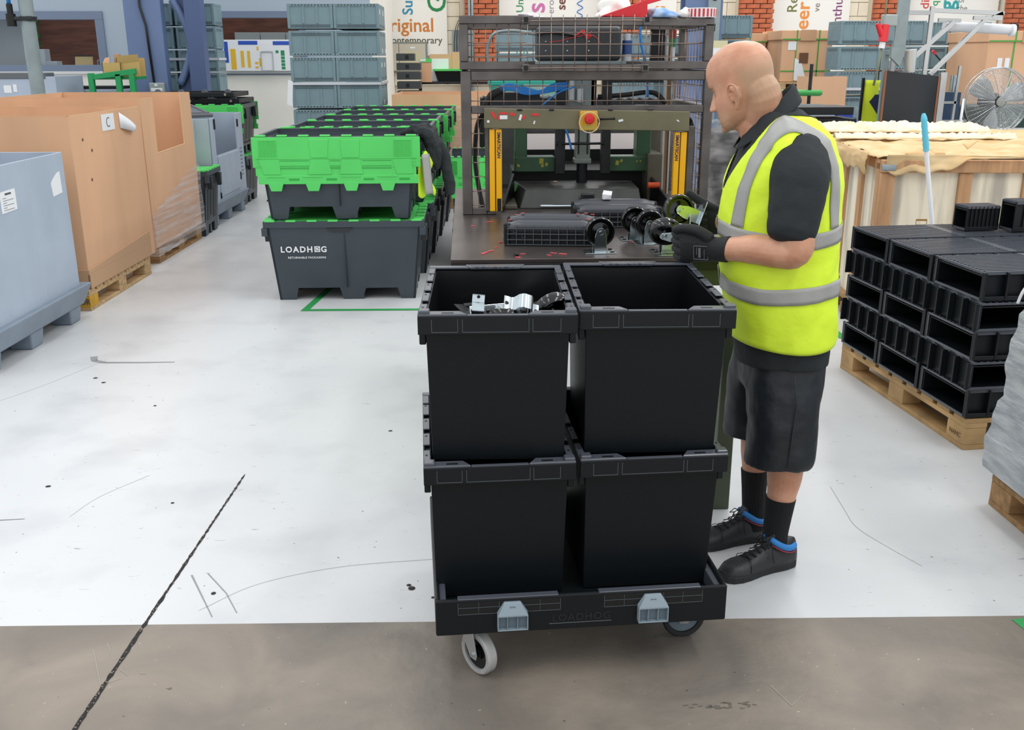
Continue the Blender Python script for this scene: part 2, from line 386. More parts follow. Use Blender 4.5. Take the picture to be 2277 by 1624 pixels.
# conduits on the first pier
tag(MB().tube((0.07,WY-.31,0.9),(0.07,WY-.31,3.4),0.022,n=8).tube((0.12,WY-.31,0.9),(0.12,WY-.31,3.4),0.022,n=8).build('conduit', GREYP, wb, smooth=True))
def banner(x0, x1, z0, z1, label, y=WY-0.06):
    b = thing('wall_banner', label, 'banner', ((x0+x1)/2, y, z0))
    B(x0-(x0+x1)/2, x1-(x0+x1)/2, -0.015, 0.015, 0, z1-z0).build('board', BOARD, b, bevel=0.003)
    b['x'] = (x0+x1)/2; return b
UP = (0, -PI/2, 0)
def word(b, s, size, x, z, col, vert=False, off=0.0, name='lettering'):
    # x,z world coordinates of the baseline start; vertical words read upwards
    mt = mat('print_' + col, col, 0.6)
    bx = b['x']; bz = b.location.z
    return text(s, size, mt, b, (x - bx, -0.0165, z - bz), (PI/2, -PI/2 if vert else 0, 0), name, 0.0008, off)
b1 = banner(-2.6, -0.29, 1.655, 3.2, 'cream wall banner with an orange word above a dark contemporary line', WY-0.06)
word(b1, 'Original', 0.30, -1.47, 2.03, 'c8782c', off=0.004)
word(b1, 'contemporary', 0.155, -1.27, 1.845, '4c4a33', off=0.001)
word(b1, 'Su', 0.235, -0.845, 2.285, '2a86a8', True, 0.004)
word(b1, 'G', 0.42, -0.31, 2.315, '1d7f45', True, 0.004)
b2 = banner(0.56, 2.22, 1.45, 3.2, 'cream wall banner behind the press cage with pink green and brown upright words')
word(b2, 'Und', 0.17, 0.955, 2.32, '2b8350', True, 0.001)
word(b2, 's', 0.44, 1.30, 2.31, 'c46aa0', True, 0.006); word(b2, 's', 0.44, 1.30, 2.06, 'c46aa0', True, 0.006)
word(b2, 'erous', 0.15, 1.452, 2.30, '8a7d8a', True)
word(b2, 'se', 0.21, 1.64, 2.36, '6b3a2c', True, 0.004)
sq = MB().path([(1.88-1.39 + 0.05*math.sin(i*1.1), -0.018, 2.24-1.45 + i*0.022) for i in range(30)], 0.008, 6).build('squiggle', mat('squiggle_blue','3b76c4',0.6), b2, smooth=True)
word(b2, 'Ch', 0.17, 0.83, 1.66, '2a9a80', False, 0.003)
B(0.975-1.39, 1.055-1.39, -0.018, -0.014, 1.815-1.45, 2.06-1.45).build('pink_bar', mat('print_pink','c46aa0',0.6), b2)
b3 = banner(5.06, 6.36, 1.3, 3.2, 'cream wall banner with orange and purple upright words above the strapped cartons')
word(b3, 'Re', 0.235, 5.47, 2.315, '6c6f35', True, 0.001); word(b3, 'eer', 0.32, 5.68, 2.05, 'e08a3a', True, 0.005)
word(b3, 've', 0.15, 5.85, 2.33, '7a6a60', True); word(b3, 'Enthus', 0.22, 6.225, 2.035, '7d3a70', True, 0.001)
b4 = banner(7.30, 8.86, 1.3, 3.2, 'cream wall banner with red and teal upright words behind the aluminium rig')
word(b4, 'di', 0.205, 7.68, 2.37, 'cf4a3c', True, 0.002); word(b4, 'a', 0.205, 7.68, 1.98, 'cf4a3c', True, 0.002)
word(b4, 'q', 0.17, 7.83, 2.42, '3a9a52', True, 0.002); word(b4, 'g', 0.36, 8.10, 2.35, '2a9a9a', True, 0.008)
word(b4, 'r', 0.26, 8.13, 1.86, '2a9a9a', True, 0.006)
word(b4, 'of', 0.13, 8.17, 2.475, '77756f'); word(b4, 'the', 0.13, 8.17, 2.345, '77756f')
b5 = banner(2.90, 3.47, 2.27, 3.2, 'small white banner with orange letters behind the striped cup')
word(b5, 'an', 0.19, 3.12, 2.33, 'e08a2c', False, 0.003)

# electrical cabinet and trunking on the back wall
cb = thing('electrical_cabinet', 'beige wall cabinet hung below the contemporary banner', 'cabinet', (-0.95, WY-0.13, 1.40))
B(-0.33, 0.33, 0, 0.12, 0, 0.47).build('frame', mat('cabinet_grey','7e8076',0.5), cb, bevel=0.004)
B(-0.30, -0.14, -0.012, 0, 0.02, 0.44).build('door', mat('cabinet_beige','b9b2a2',0.5), cb, bevel=0.003)
B(-0.13, 0.30, -0.012, 0, 0.02, 0.44).build('door', mat('cabinet_beige','b9b2a2',0.5), cb, bevel=0.003)
B(0.05, 0.13, -0.015, -0.012, 0.37, 0.39).build('nameplate', PAPER, cb)
B(-0.09, 0.23, -0.0145, -0.012, 0.14, 0.32).build('notice', mat('faded_notice','bcb594',0.6), cb)
tr_ = thing('cable_trunking', 'grey wall mounted cable panel with looping black leads', 'cable panel', (-0.155, WY-0.10, 1.42))
B(-0.055, 0.055, 0, 0.07, 0.0, 0.63).build('backplate', GREYP, tr_, bevel=0.004)
MB().path([(-0.02,-0.015,0.03),(-0.025,-0.02,0.45),(0.0,-0.03,0.66),(0.05,-0.02,0.78),(0.12,0,0.80)], 0.006, 6).path([(0.02,-0.015,0.03),(0.015,-0.02,0.45),(0.03,-0.03,0.66),(0.07,-0.02,0.77),(0.12,0,0.79)], 0.006, 6).build('lead', HOSE, tr_, smooth=True)
B(-0.045, 0.045, -0.03, 0, -0.03, 0.04).build('socket', WHITE, tr_, bevel=0.004)

# ------------------------------------------------------------------ office wall on the left (window band with boards behind)
OY = 14.4
ow = MB()
ow.box(-15, -1.3, OY, OY+0.12, 0, 1.43); ow.box(-15, -7.2, OY, OY+0.12, 1.43, 2.24); ow.mi = 1
ow.box(-15, -1.3, OY, OY+0.12, 2.24, 3.6); ow.box(-4.93, -3.44, OY, OY+0.12, 1.43, 2.24); ow.box(-2.2, -1.3, OY, OY+0.12, 1.43, 2.24); ow.mi = 0
ow.box(-1.3, -1.18, OY, 17.0, 0, 3.6)
st(ow.build('wall_left', [CRWALL, BLUWALL]))
st(B(-15, -1.28, OY-0.05, OY, 1.42, 1.455).build('trim_1', mat('sill_white','d2d3d0',0.5), bevel=0.004))
def window(name, x0, x1, z0, z1, t):
    wn = bpy.data.objects.new(name, None); COL.objects.link(wn); wn.location = (0, OY, 0); st(wn)
    MB().frame(x0, x1, z0, z1, t, -0.03, 0.1).build('window_frame', WFRAME, wn, bevel=0.004)
    B(x0+t, x1-t, 0.03, 0.042, z0+t, z1-t).build('pane', GLASS, wn)
window('window_1', -7.2, -4.93, 1.43, 2.24, 0.11)
window('window_2', -3.44, -2.2, 1.40, 2.24, 0.09)
# office room behind the glass
st(B(-10, -1.3, 16.2, 16.3, 0, 3.6).build('wall_inner', mat('office_brick_brown', '6a3f30', 0.8, var=0.35, vscale=3, stretch=(1,1,6))))  # wall colour carries the brick reflection in the window glass
st(B(-10, -1.3, OY+0.12, 16.2, 1.02, 1.06).build('trim_2', WHITE))
for i, (x0, x1, y) in enumerate(((-8.6, -6.84, 16.05), (-6.74, -6.48, 16.1))):
    o = MB(); rr = random.Random(i)
    for k in range(300):
        px = rr.uniform(x0, x1); pz = rr.uniform(1.3, 2.5); a = rr.uniform(0, 6.28); s_ = rr.uniform(.02, .05); pp = Vector((px, y+rr.uniform(-.1,.0), pz))
        d = Vector((math.cos(a), rr.uniform(-.4,.4), math.sin(a)))*s_; q = Vector((-math.sin(a), 0, math.cos(a)))*s_*0.4
        o.add([pp-d, pp+q, pp+d, pp-q], [(0,1,2,3)])  # leaf shapes behind the glass stand for a plant reflection
    o = o.build('foliage', LEAF); tag(o, ['leafy green foliage seen at the far left of the office window', 'leafy green foliage behind the grey pipe in the office window'][i], 'foliage', kind='stuff')
ob = B(-6.75, -6.15, 14.9, 14.98, 1.48, 2.3).build('office_screen', mat('screen_grey','a2a7aa',0.6), bevel=0.01); tag(ob, 'pale grey partition screen behind the left office window', 'screen')
pr = thing('office_printer', 'light grey stepped office machine on the window ledge inside', 'printer', (-5.95, 14.62, 1.45))
B(-0.16, 0.12, -0.08, 0.1, 0, 0.30).build('body', mat('printer_grey','aab0b6',0.5), pr, bevel=0.006)
B(0.12, 0.27, -0.08, 0.1, 0, 0.14).build('shelf', mat('printer_grey','aab0b6',0.5), pr, bevel=0.006)
B(0.27, 0.40, -0.08, 0.1, 0, 0.07).build('tray', mat('printer_grey','aab0b6',0.5), pr, bevel=0.006)
cl = thing('clipboard', 'tan folding clipboard leaning inside the office window', 'clipboard', (-5.33, 14.58, 1.455))
MB().hexa([(-0.12,-0.02,0),(0.12,-0.02,0),(0.12,0.0,0),(-0.12,0.0,0),(-0.13,0.05,0.2),(0.11,0.05,0.2),(0.11,0.07,0.2),(-0.13,0.07,0.2)]).build('board', mat('tan_board','c2a878',0.7), cl)
MB().tube((-0.135,0.045,0.205),(0.115,0.045,0.205),0.008).build('clip', DKSTEEL, cl)
pf = thing('picture_frame', 'small dark picture frame at the right of the office window', 'frame', (-5.09, 14.6, 1.455))
MB().frame(-0.055,0.055,0,0.15,0.008,-0.01,0.005).build('frame', mat('frame_grey','b0b4b6',0.5), pf)
B(-0.047,0.047,-0.004,0.003,0.008,0.142).build('picture', mat('dark_print','24302c',0.4), pf)
# cupboards inside window 2
cp = thing('wall_cupboard', 'pale cupboard run inside the right office window', 'cupboard', (-2.8, 15.2, 1.06))
for i in range(3): B(-0.55+i*0.37, -0.19+i*0.37, 0, 0.4, 0, 0.92).build('door', mat('cupboard_white','c9ccca',0.5), cp, bevel=0.004)
# notice board on the ledge
nb = thing('notice_board', 'white planning board with blue headers and yellow strips on the ledge', 'notice board', (-2.9, OY-0.10, 1.455))
B(-0.43, 0.52, -0.015, 0.015, 0, 0.41).build('board', WHITE, nb, bevel=0.003)
def patch(par, x0, x1, z0, z1, m, name='card_strip', y=-0.018): return B(x0, x1, y, -0.014, z0, z1).build(name, m, par)
BH = mat('header_blue','2b52b5',0.5); YC = mat('card_yellow','e3b52c',0.6); GC = mat('card_green','1f8a56',0.6)
patch(nb, -0.41, -0.355, 0.11, 0.385, BH, 'header'); patch(nb, -0.21, 0.05, 0.345, 0.395, BH, 'header'); patch(nb, 0.26, 0.50, 0.34, 0.39, BH, 'header')
for (x0,x1,z0,z1) in ((-.325,-.255,.02,.29),(-.19,-.145,.05,.265),(-.10,-.06,.045,.265),(.0,.045,.09,.12),(.0,.045,.035,.06),(.06,.085,.06,.17),(.035,.06,.27,.32)): patch(nb, x0, x1, z0, z1, YC)
MB().frame(0.085, 0.255, 0.0, 0.26, 0.012, -0.03, -0.015).build('paper_frame', mat('frame_grey','b0b4b6',0.5), nb)
patch(nb, 0.10, 0.24, 0.27, 0.37, PAPER, 'sheet')
for r_ in range(5): patch(nb, 0.36, 0.41, 0.20-r_*0.045, 0.235-r_*0.045, GC, 'card')
patch(nb, 0.29, 0.33, 0.235, 0.27, GC, 'card'); patch(nb, 0.36, 0.41, 0.235, 0.27, GC, 'card')

# ------------------------------------------------------------------ blue steel column, left, with arched bracket
cl_ = thing('steel_column', 'broad blue steel column with an arched web beside the left cartons', 'column', (-2.55*1.342, 12.35, 1.631*(1-1.342)))
cl_.scale = (1.342,)*3
B(-0.42, -0.10, 0, 0.12, 0.417, 3.2).build('face_plate', BLUEC, cl_, bevel=0.006)
web = MB()
arcpts = [(-0.03 + 0.13*math.sin(PI*i/20), 1.40 + 0.72*i/20) for i in range(21)]
prevp = None
for (x, z) in [(-0.03, 0.417), (-0.03, 1.40)] + arcpts[1:-1] + [(-0.03, 2.12), (-0.03, 3.2)]:
    if prevp: web.hexa([(prevp[0], 0.16, prevp[1]), (0.225, 0.16, prevp[1]), (0.225, 0.22, prevp[1]), (prevp[0], 0.22, prevp[1]), (x, 0.16, z), (0.225, 0.16, z), (0.225, 0.22, z), (x, 0.22, z)])
    prevp = (x, z)
web.build('web_plate', BLUED, cl_)
rim_ = MB().path([(x, 0.13, z) for x, z in arcpts], 0.034, 10).build('arch_rim', BLUEC, cl_, smooth=True)
B(0.09, 0.235, 0.03, 0.15, 0.417, 3.2).build('rear_flange', BLUED, cl_, bevel=0.006)
MB().path([(-0.30,-0.02,3.2),(-0.27,-0.02,2.05),(-0.235,-0.02,1.9),(-0.215,-0.02,1.42)], 0.011, 8).build('power_cable', HOSE, cl_, smooth=True)
so = thing('wall_socket', 'grey twin socket box fixed low on the left blue column', 'socket', (-2.75*1.342, 12.35, 1.631-(1.631-1.335)*1.342))
so.scale = (1.342,)*3
B(-0.055, 0.075, -0.05, -0.001, 0, 0.085).build('box', mat('socket_grey','9aa3a2',0.45), so, bevel=0.008)
B(-0.04, 0.06, -0.056, -0.05, 0.012, 0.04).build('outlet', WHITE, so, bevel=0.002); B(-0.005,0.02,-0.056,-0.05,0.055,0.075).build('label_plate', WHITE, so)
pp = thing('grey_pole', 'slim grey pole with a clamped blue air line at the far left', 'pole', (-3.30*1.275, 10.2, -0.4485))
pp.scale = (1.275,)*3
MB().tube((0,0,0.352),(0,0,3.0),0.052,n=16).build('tube', GREYP, pp, smooth=40)
MB().lathe([(0.054,1.90),(0.066,1.90),(0.066,1.93),(0.054,1.93)],16).tube((-0.14,-0.03,1.915),(0.05,-0.05,1.915),0.018,n=8).build('clamp', DKSTEEL, pp, smooth=40)
MB().tube((-0.11,-0.03,1.95),(-0.11,-0.03,1.86),0.035,n=10).tube((-0.11,-0.03,2.02),(-0.11,-0.03,1.94),0.022,n=10).build('valve', DKBLK, pp, smooth=40)
MB().path([(-0.11,-0.03,2.0),(-0.12,-0.02,2.4),(-0.1,-0.02,3.0)],0.016,8).build('air_line', BLUEH, pp, smooth=True)
# blue column on the right behind the press
rc = thing('steel_column', 'tall blue steel column behind the press and the worker', 'column', (2.67, 11.5, 0))
MB().box(-0.21,0.21,0,0.03,0,3.3).box(-0.21,0.21,0.27,0.30,0,3.3).box(-0.015,0.015,0.03,0.27,0,3.3).build('column_section', BLUEC, rc, bevel=0.004)
B(0.03, 0.17, -0.06, 0.0, 0.9, 3.3).build('slotted_channel', GREYP, rc, bevel=0.004)
for i in range(6): B(0.08, 0.12, -0.064, -0.06, 1.9+i*0.16, 1.98+i*0.16).build('slot', DKBLK, rc)
B(0.0, 0.27, -0.068, -0.064, 1.52, 1.80).build('notice', mat('notice_cream','cfc8a0',0.6), rc)
B(0.02, 0.25, -0.072, -0.069, 1.54, 1.72).build('sheet', PAPER, rc)
# ------------------------------------------------------------------ grey-blue euro crates (600 x 400 x 270) in stacks
def make_crate(label, flip=False, bevel=0.004):
    t = thing('stacking_crate', label, 'crate')
    W_, D_, H_ = 0.485, 0.40, 0.262
    z = lambda q: (H_-q) if flip else q
    def zb(m, x0, x1, y0, y1, a, b): 
        a, b = sorted((z(a), z(b))); m.box(x0, x1, y0, y1, a, b)
    b = MB(); zb(b, -W_/2+.006, W_/2-.006, -D_/2+.006, D_/2-.006, 0.006, 0.25)
    b.build('body', KLT, t, bevel=bevel)
    r = MB(); zb(r, -W_/2, W_/2, -D_/2, D_/2, 0.232, H_)
    r.build('rim', KLT, t, bevel=0.003)
    c = MB()
    for x in (-W_/2, W_/2-0.03): zb(c, x, x+0.03, -D_/2-0.002, D_/2+0.002, 0.01, 0.232)
    for x in (-0.085, 0.06): zb(c, x, x+0.025, -D_/2-0.001, -D_/2+0.01, 0.06, 0.232)
    c.pieces('corner_post', KLT, t, bevel=0.002)
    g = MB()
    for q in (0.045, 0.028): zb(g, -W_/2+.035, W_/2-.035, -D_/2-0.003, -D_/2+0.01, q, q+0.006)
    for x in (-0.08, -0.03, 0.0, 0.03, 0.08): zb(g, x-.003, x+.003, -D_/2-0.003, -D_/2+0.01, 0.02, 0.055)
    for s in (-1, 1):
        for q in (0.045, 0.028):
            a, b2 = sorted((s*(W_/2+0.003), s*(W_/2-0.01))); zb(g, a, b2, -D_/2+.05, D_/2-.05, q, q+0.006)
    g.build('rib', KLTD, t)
    s_ = MB()
    for i in range(12): 
        x = -W_/2+0.05+i*0.0345; zb(s_, x, x+0.018, -D_/2-0.0012, -D_/2+0.004, 0.243, 0.251)
    s_.build('rim_slot', DKBLK, t)
    return t
crA = make_crate('grey stacking crate'); crB = make_crate('grey stacking crate', True)
KC[crA.name] = kids(crA); KC[crB.name] = kids(crB)
used = {'A': False, 'B': False}
ordn = ['topmost', 'second down', 'third down', 'fourth down', 'fifth down', 'sixth down', 'seventh down', 'eighth down', 'ninth down']
def crate_stack(cols, y, ztop, n, group, where, stick=()):
    """cols: list of (x, y offset, column word); returns the crates of each column"""
    out = []
    for (x, dy, cw) in cols:
        zt = ztop; lst = []
        for k in range(12):
            if k: zt -= 0.007 if k % 2 else 0.018
            if zt - 0.262 < 0.0: break
            zt -= 0.262
            key = 'B' if k % 2 else 'A'
            src = crB if k % 2 else crA
            lab = f'grey crate {ordn[k]} in the {cw}{where}'
            if not used[key]:
                o = src; used[key] = True; o.location = (x, y+dy, zt); o['label'] = lab; o['group'] = group
            else:
                o = dup(src, (x, y+dy, zt), 0.0, lab, group)
            lst.append(o)
        if zt > 0.012:
            p = thing('plastic_pallet', f'low grey base under the {cw}{where}', 'pallet', (x, y+dy, 0))
            MB().box(-.24,.24,-.2,.2,zt*0.6,zt-0.001).build('deck', SLEEVED, p, bevel=0.004); MB().box(-.24,-.14,-.2,.2,0,zt*.6).box(-.05,.05,-.2,.2,0,zt*.6).box(.14,.24,-.2,.2,0,zt*.6).pieces('runner', SLEEVED, p)
        out.append(lst)
    return out
cs = crate_stack([(-1.655, 0.2, 'front left column of the '), (-1.165, 0.2, 'front right column of the '), (-1.165, 0.605, 'rear right column of the ')], 11.2, 2.18, 7, 'grey crates in the tall centre stack', 'tall centre stack')
for col, k, y, z in ((1,0,-.1,.18),(2,0,-.1,.18),(1,1,.08,.05),(2,1,.08,.05),(1,2,-.1,.18),(2,2,-.1,.18),(1,3,.08,.05)):
    B(0.2425, 0.246, y, y+.05, z-.025, z+.025).build('sticker', PAPER, cs[col][k])
cs = crate_stack([(-3.86, 0.2, 'left column of the '), (-3.34, 0.2, 'right column of the ')], 13.0, 2.27, 7, 'grey crates behind the blue column', 'stack behind the left blue column')
cs = crate_stack([(4.48, 0.2, 'left column of the '), (4.98, 0.2, 'right column of the ')], 11.5, 2.01, 6, 'grey crates beside the strapped carton', 'stack beside the strapped cartons')
B(-0.20, -0.14, -0.204, -0.2, 0.10, 0.15).build('sticker', PAPER, cs[1][1])
cs = crate_stack([(5.49, 0.2, 'left column of the '), (5.99, 0.2, 'right column of the ')], 12.0, 2.01, 6, 'grey crates behind the aluminium rig', 'stack behind the aluminium rig')
B(-0.16, -0.06, -0.206, -0.202, 0.18, 0.23).build('sticker', PAPER, cs[0][0]); B(0.02, 0.12, -0.206, -0.202, 0.03, 0.08).build('sticker', PAPER, cs[1][1])
crate_stack([(3.21, 0.2, '')], 12.3, 2.10, 4, 'grey crates behind the right blue column', 'stack right of the blue column')
crate_stack([(0.62, 0.2, '')], 12.6, 1.95, 5, 'grey crates seen through the cage', 'stack seen through the left cage mesh')
crate_stack([(2.02, 0.2, 'left column of the '), (2.53, 0.9, 'right column of the ')], 12.2, 1.88, 5, 'grey crates seen through the right cage mesh', 'stack behind the right cage mesh')
# stickers and wrap on the centre stack
def wrapband(x0, x1, y0, y1, z0, z1, label):
    m = MB().box(x0, x1, y0-.012, y0-.004, z0, z1).box(x1+.004, x1+.012, y0, y1, z0, z1).box(x0-.012,x0-.004,y0,y1,z0,z1)
    return tag(m.build('strapping_film', mat('white_strap_film','c3c8d0',0.3), smooth=False), label, 'film')
wrapband(-1.90, -0.92, 11.2, 12.0, 1.345, 1.372, 'white film band wrapped round the tall centre crate stack')
wrapband(-4.105, -3.095, 13.0, 13.4, 1.60, 1.63, 'white film band round the crates behind the blue column')
wrapband(4.235, 5.03, 11.5, 11.9, 1.255, 1.285, 'white film band round the crates right of the strapped cartons')
lab_ = thing('paper_tag', 'white paper tag hanging off the left of the centre crate stack', 'tag', (-1.90, 11.185, 1.14))
MB().hexa([(-0.06,0,0),(0.0,0,-0.02),(0.0,0.004,-0.02),(-0.06,0.004,0),(-0.03,0,0.26),(0.02,0,0.24),(0.02,0.004,0.24),(-0.03,0.004,0.26)]).build('sheet', PAPER, lab_)
# ------------------------------------------------------------------ wooden pallets
def pallet_mb(L=1.2, Wd=0.8, wood=WOOD, name='wooden_pallet', label='', loc=(0,0,0), rz=0.0, group=None, yellow=False, blockmat=None):
    """local x 0..Wd, y 0..L ; boards across x on top"""
    t = thing(name, label, 'pallet', loc, rz, group)
    bm_ = blockmat or wood
    me = None
    n = 9
    for i in range(n):                       # top deck boards run along x
        y = i*(L-0.1)/(n-1)
        if me is None: me = B(0, Wd, 0, 0.1, 0, 0.02).build('deck_board', wood, t, bevel=0.002, seg=1); me.location = (0, y, 0.122+random.uniform(-.0008,.0008))
        else: o = me.copy(); COL.objects.link(o); o.location = (0, y, 0.122+random.uniform(-.0008,.0008))
    for x in (0, Wd/2-0.05, Wd-0.1):
        B(x, x+0.1, 0, L, 0.1, 0.122).build('stringer_board', wood, t, bevel=0.002, seg=1)
        B(x, x+0.1, 0, L, 0, 0.022).build('base_board', wood, t, bevel=0.002, seg=1)
        for j, y in enumerate((0, L/2-0.07, L-0.14)):
            B(x, x+0.1, y+0.001, y+0.139, 0.022, 0.1).build('block', PALY if (yellow and j == 0 and x == Wd-0.1) else bm_, t, bevel=0.003, seg=1)
    return t

# ------------------------------------------------------------------ left row, nearest: grey pallet box with sleeve and tray
a = 0.033
def rowpt(d, off=0.0): return (-2.527 + math.sin(a)*d + off, 6.535 + math.cos(a)*d, 0)
bin_ = thing('pallet_box', 'near grey plastic pallet box with white labels on a dark tray', 'pallet box', (-2.62, 5.10, 0), -a)
tm = MB()
# tray: flared rim on feet ; local x -0.85..0.12 , y -0.05..1.32
X0, X1, Y0, Y1 = -0.82, 0.115, -0.06, 1.30
tm.hexa([(X0+.05,Y0+.05,0.10),(X1-.05,Y0+.05,0.10),(X1-.05,Y1-.05,0.10),(X0+.05,Y1-.05,0.10),(X0,Y0,0.235),(X1,Y0,0.235),(X1,Y1,0.235),(X0,Y1,0.235)])
tm.build('tray', SLEEVED, bin_, bevel=0.012)
for x in (X0+.06, -0.42, X1-.20):
    for y in (0.0, 0.52, 1.07):
        MB().hexa([(x,y,0),(x+.13,y,0),(x+.13,y+.14,0),(x,y+.14,0),(x-.01,y-.015,.105),(x+.14,y-.015,.105),(x+.14,y+.155,.105),(x-.01,y+.155,.105)]).build('foot', SLEEVED, bin_, bevel=0.01)
sl = MB(); x0, x1, y0, y1, z0, z1, t_ = X0+.04, X1-.05, Y0+.04, Y1-.08, 0.20, 1.075, 0.012
sl.box(x1-t_, x1, y0, y1, z0, z1).box(x0, x0+t_, y0, y1, z0, z1).box(x0+t_, x1-t_, y1-t_, y1, z0, z1).box(x0+t_, x1-t_, y0, y0+t_, z0, z1)
sl.build('sleeve', SLEEVE, bin_, bevel=0.003)
B(x1, x1+0.0015, 0.725, 0.732, z0+.05, z1).build('fold_line', mat('pale_fold','b6c0ca',0.5), bin_)
B(x1-0.045, x1-0.012, y1-0.05, y1-0.012, z1-0.09, z1-0.01).build('corner_clip', DKBLK, bin_, bevel=0.003)
def paper_label(par, y0_, y1_, z0_, z1_, x=0, skew=0.0, name='label_sheet'):
    return MB().hexa([(x,y0_,z0_),(x+.002,y0_,z0_),(x+.002,y1_,z0_+skew),(x,y1_,z0_+skew),(x,y0_,z1_),(x+.002,y0_,z1_),(x+.002,y1_,z1_+skew),(x,y1_,z1_+skew)]).build(name, PAPER, par)
paper_label(bin_, 0.375, 0.550, 0.817, 0.932, x1, 0.004)
for i in range(6): B(x1+.002, x1+.003, 0.40, 0.44 if i % 2 else 0.52, 0.83+i*0.013, 0.832+i*0.013).build('print_line', INK, bin_)
B(x1+.002, x1+.003, 0.43, 0.50, 0.912, 0.922).build('print_heading', INK, bin_)
tl_ = MB(); tl_.add([(x1+e,yy,zz) for e in (0,.002) for (yy,zz) in ((1.02,.825),(1.15,.835),(1.145,.965),(1.10,.955),(1.04,.925),(1.01,.905))], [(0,1,2,3,4,5),(11,10,9,8,7,6),(0,6,7,1),(1,7,8,2),(2,8,9,3),(3,9,10,4),(4,10,11,5),(5,11,6,0)])
tl_.build('torn_label', PAPER, bin_)

# ------------------------------------------------------------------ big carton 1 on a pallet
def open_carton(par, x0, x1, y0, y1, z0, z1, t=0.009, mat_=CARD, notch=None, cham=0.0):
    m = MB()
    m.box(x0, x1, y0, y0+t, z0, z1).box(x0, x0+t, y0+t, y1-t, z0, z1).box(x0, x1, y1-t, y1, z0, z1)
    if notch:
        (a_, b_, zn) = notch
        m.prism([(y0+t,z0),(y1-t,z0),(y1-t,z1),(b_,z1),(b_,zn+.015),(a_,zn),(a_,z1-.01),(y0+t,z1-.01)], x1-t, x1, 'yz')
    else: m.box(x1-t, x1, y0+t, y1-t, z0, z1)
    o = m.build('carton_wall', mat_, par, bevel=0.002, seg=1)
    e = MB().box(x0, x1, y0, y0+t, z1, z1+.002).box(x0, x1, y1-t, y1, z1, z1+.002).box(x0, x0+t, y0, y1, z1, z1+.002)
    if notch:
        a_, b_, zn = notch
        e.box(x1-t,x1,y0,a_,z1-.01,z1-.008).box(x1-t,x1,b_,y1,z1,z1+.002).hexa([(x1-t,a_,zn),(x1+.001,a_,zn),(x1+.001,b_,zn+.015),(x1-t,b_,zn+.015),(x1-t,a_,zn+.003),(x1+.001,a_,zn+.003),(x1+.001,b_,zn+.018),(x1-t,b_,zn+.018)]).box(x1-t,x1+.001,b_-.002,b_+.001,zn+.015,z1)
    else: e.box(x1-t, x1, y0, y1, z1, z1+.002)
    e.build('cut_edge', CARDE, par)
    return o
pal1 = pallet_mb(1.2, 0.8, WOOD, 'wooden_pallet', 'pale wooden pallet under the near brown carton with a yellow corner block', (-2.527-0.80*math.cos(a)-0.02, 6.535+0.80*math.sin(a), 0), -a, yellow=True)
text('EUR', 0.055, INK, pal1, (0.71, -0.002, 0.045), name='stamp', sx=0.9)
c1 = thing('carton', 'near tall open brown carton with a letter C sheet on a pallet', 'carton', (-2.55, 6.58, 0.144), -a)
open_carton(c1, -1.25, 0.0, 0.0, 1.30, 0.0, 1.13)
MB().box(-0.006,0.008,-0.012,1.20,0,0.10).box(-1.25,0.008,-0.012,0.0,0,0.13).hexa([(0,0,0.10),(0.008,0,0.10),(0.008,1.2,0.10),(0,1.2,0.10),(0,0,0.13),(0.008,0,0.13),(0.008,1.2,0.19),(0,1.2,0.19)]).build('base_collar', mat('card_collar','bf9a78',0.85), c1, bevel=0.002)
paper_label(c1, 0.53, 0.76, 1.0, 1.112, 0.001)
text('C', 0.10, INK, c1, (0.0045, 0.605, 1.022), (PI/2, 0, PI/2), 'letter', off=-0.002)
fl = MB(); pr_ = []
for i in range(8):
    t = i/7; q = 0.03*math.sin(t*2.2)
    pr_.append([(0.003+q, 0.86+t*0.26, 1.112-0.12*t), (0.004+q, 0.86+t*0.22, 1.0-0.045*t)])
vs = [p for q in pr_ for p in q]; fl.add(vs, [(2*i, 2*i+2, 2*i+3, 2*i+1) for i in range(7)])
o = fl.build('peeling_sheet', PAPER, c1, smooth=True); sm = o.modifiers.new('s','SOLIDIFY'); sm.thickness = 0.001
for (y, z) in ((0.18,0.97),(0.31,0.89),(0.25,0.70)): MB().lathe([(0.012,0),(0.006,0.004),(0.0001,0.005)], 7, Matrix.Translation((0.001,y,z)) @ Matrix.Rotation(PI/2,4,'Y')).build('tear_hole', mat('torn_card','6b4a33',0.9), c1)
# ------------------------------------------------------------------ carton 2 with cut notch, film at the bottom
pal2 = pallet_mb(1.2, 0.8, WOODB, 'wooden_pallet', 'brown wooden pallet under the film wrapped carton with the cut notch', (-3.36, 8.17, 0), -a)
c2 = thing('carton', 'open brown carton with a square notch cut in its side and film at the bottom', 'carton', (-2.545, 8.02, 0.144), -a)
open_carton(c2, -1.15, 0.0, 0.0, 1.30, 0.0, 1.19, notch=(0.30, 1.02, 0.74))
fm_ = MB(); N = 24; rows = [(0,0.0),(0.25,0),(0.5,0),(0.75,0),(1,0)]
grid = []
for i in range(N+1):
    y = -0.015 + 1.35*i/N; top = 0.28 + 0.27*min(1, i/N*1.15)
    grid.append([(0.012+0.006*math.sin(i*1.7+j*2.1)+0.014*(1-j/6), y, -0.06 + (top+0.06)*j/6) for j in range(7)])
fm_.add([p for g in grid for p in g], [(i*7+j,(i+1)*7+j,(i+1)*7+j+1,i*7+j+1) for i in range(N) for j in range(6)])
fm_.add([(-1.15,-0.012,-0.06),(0.026,-0.015,-0.06),(0.014,-0.015,0.30),(-1.15,-0.012,0.5)], [(0,1,2,3)])
fm_.build('stretch_film', FILMD, c2, smooth=True)
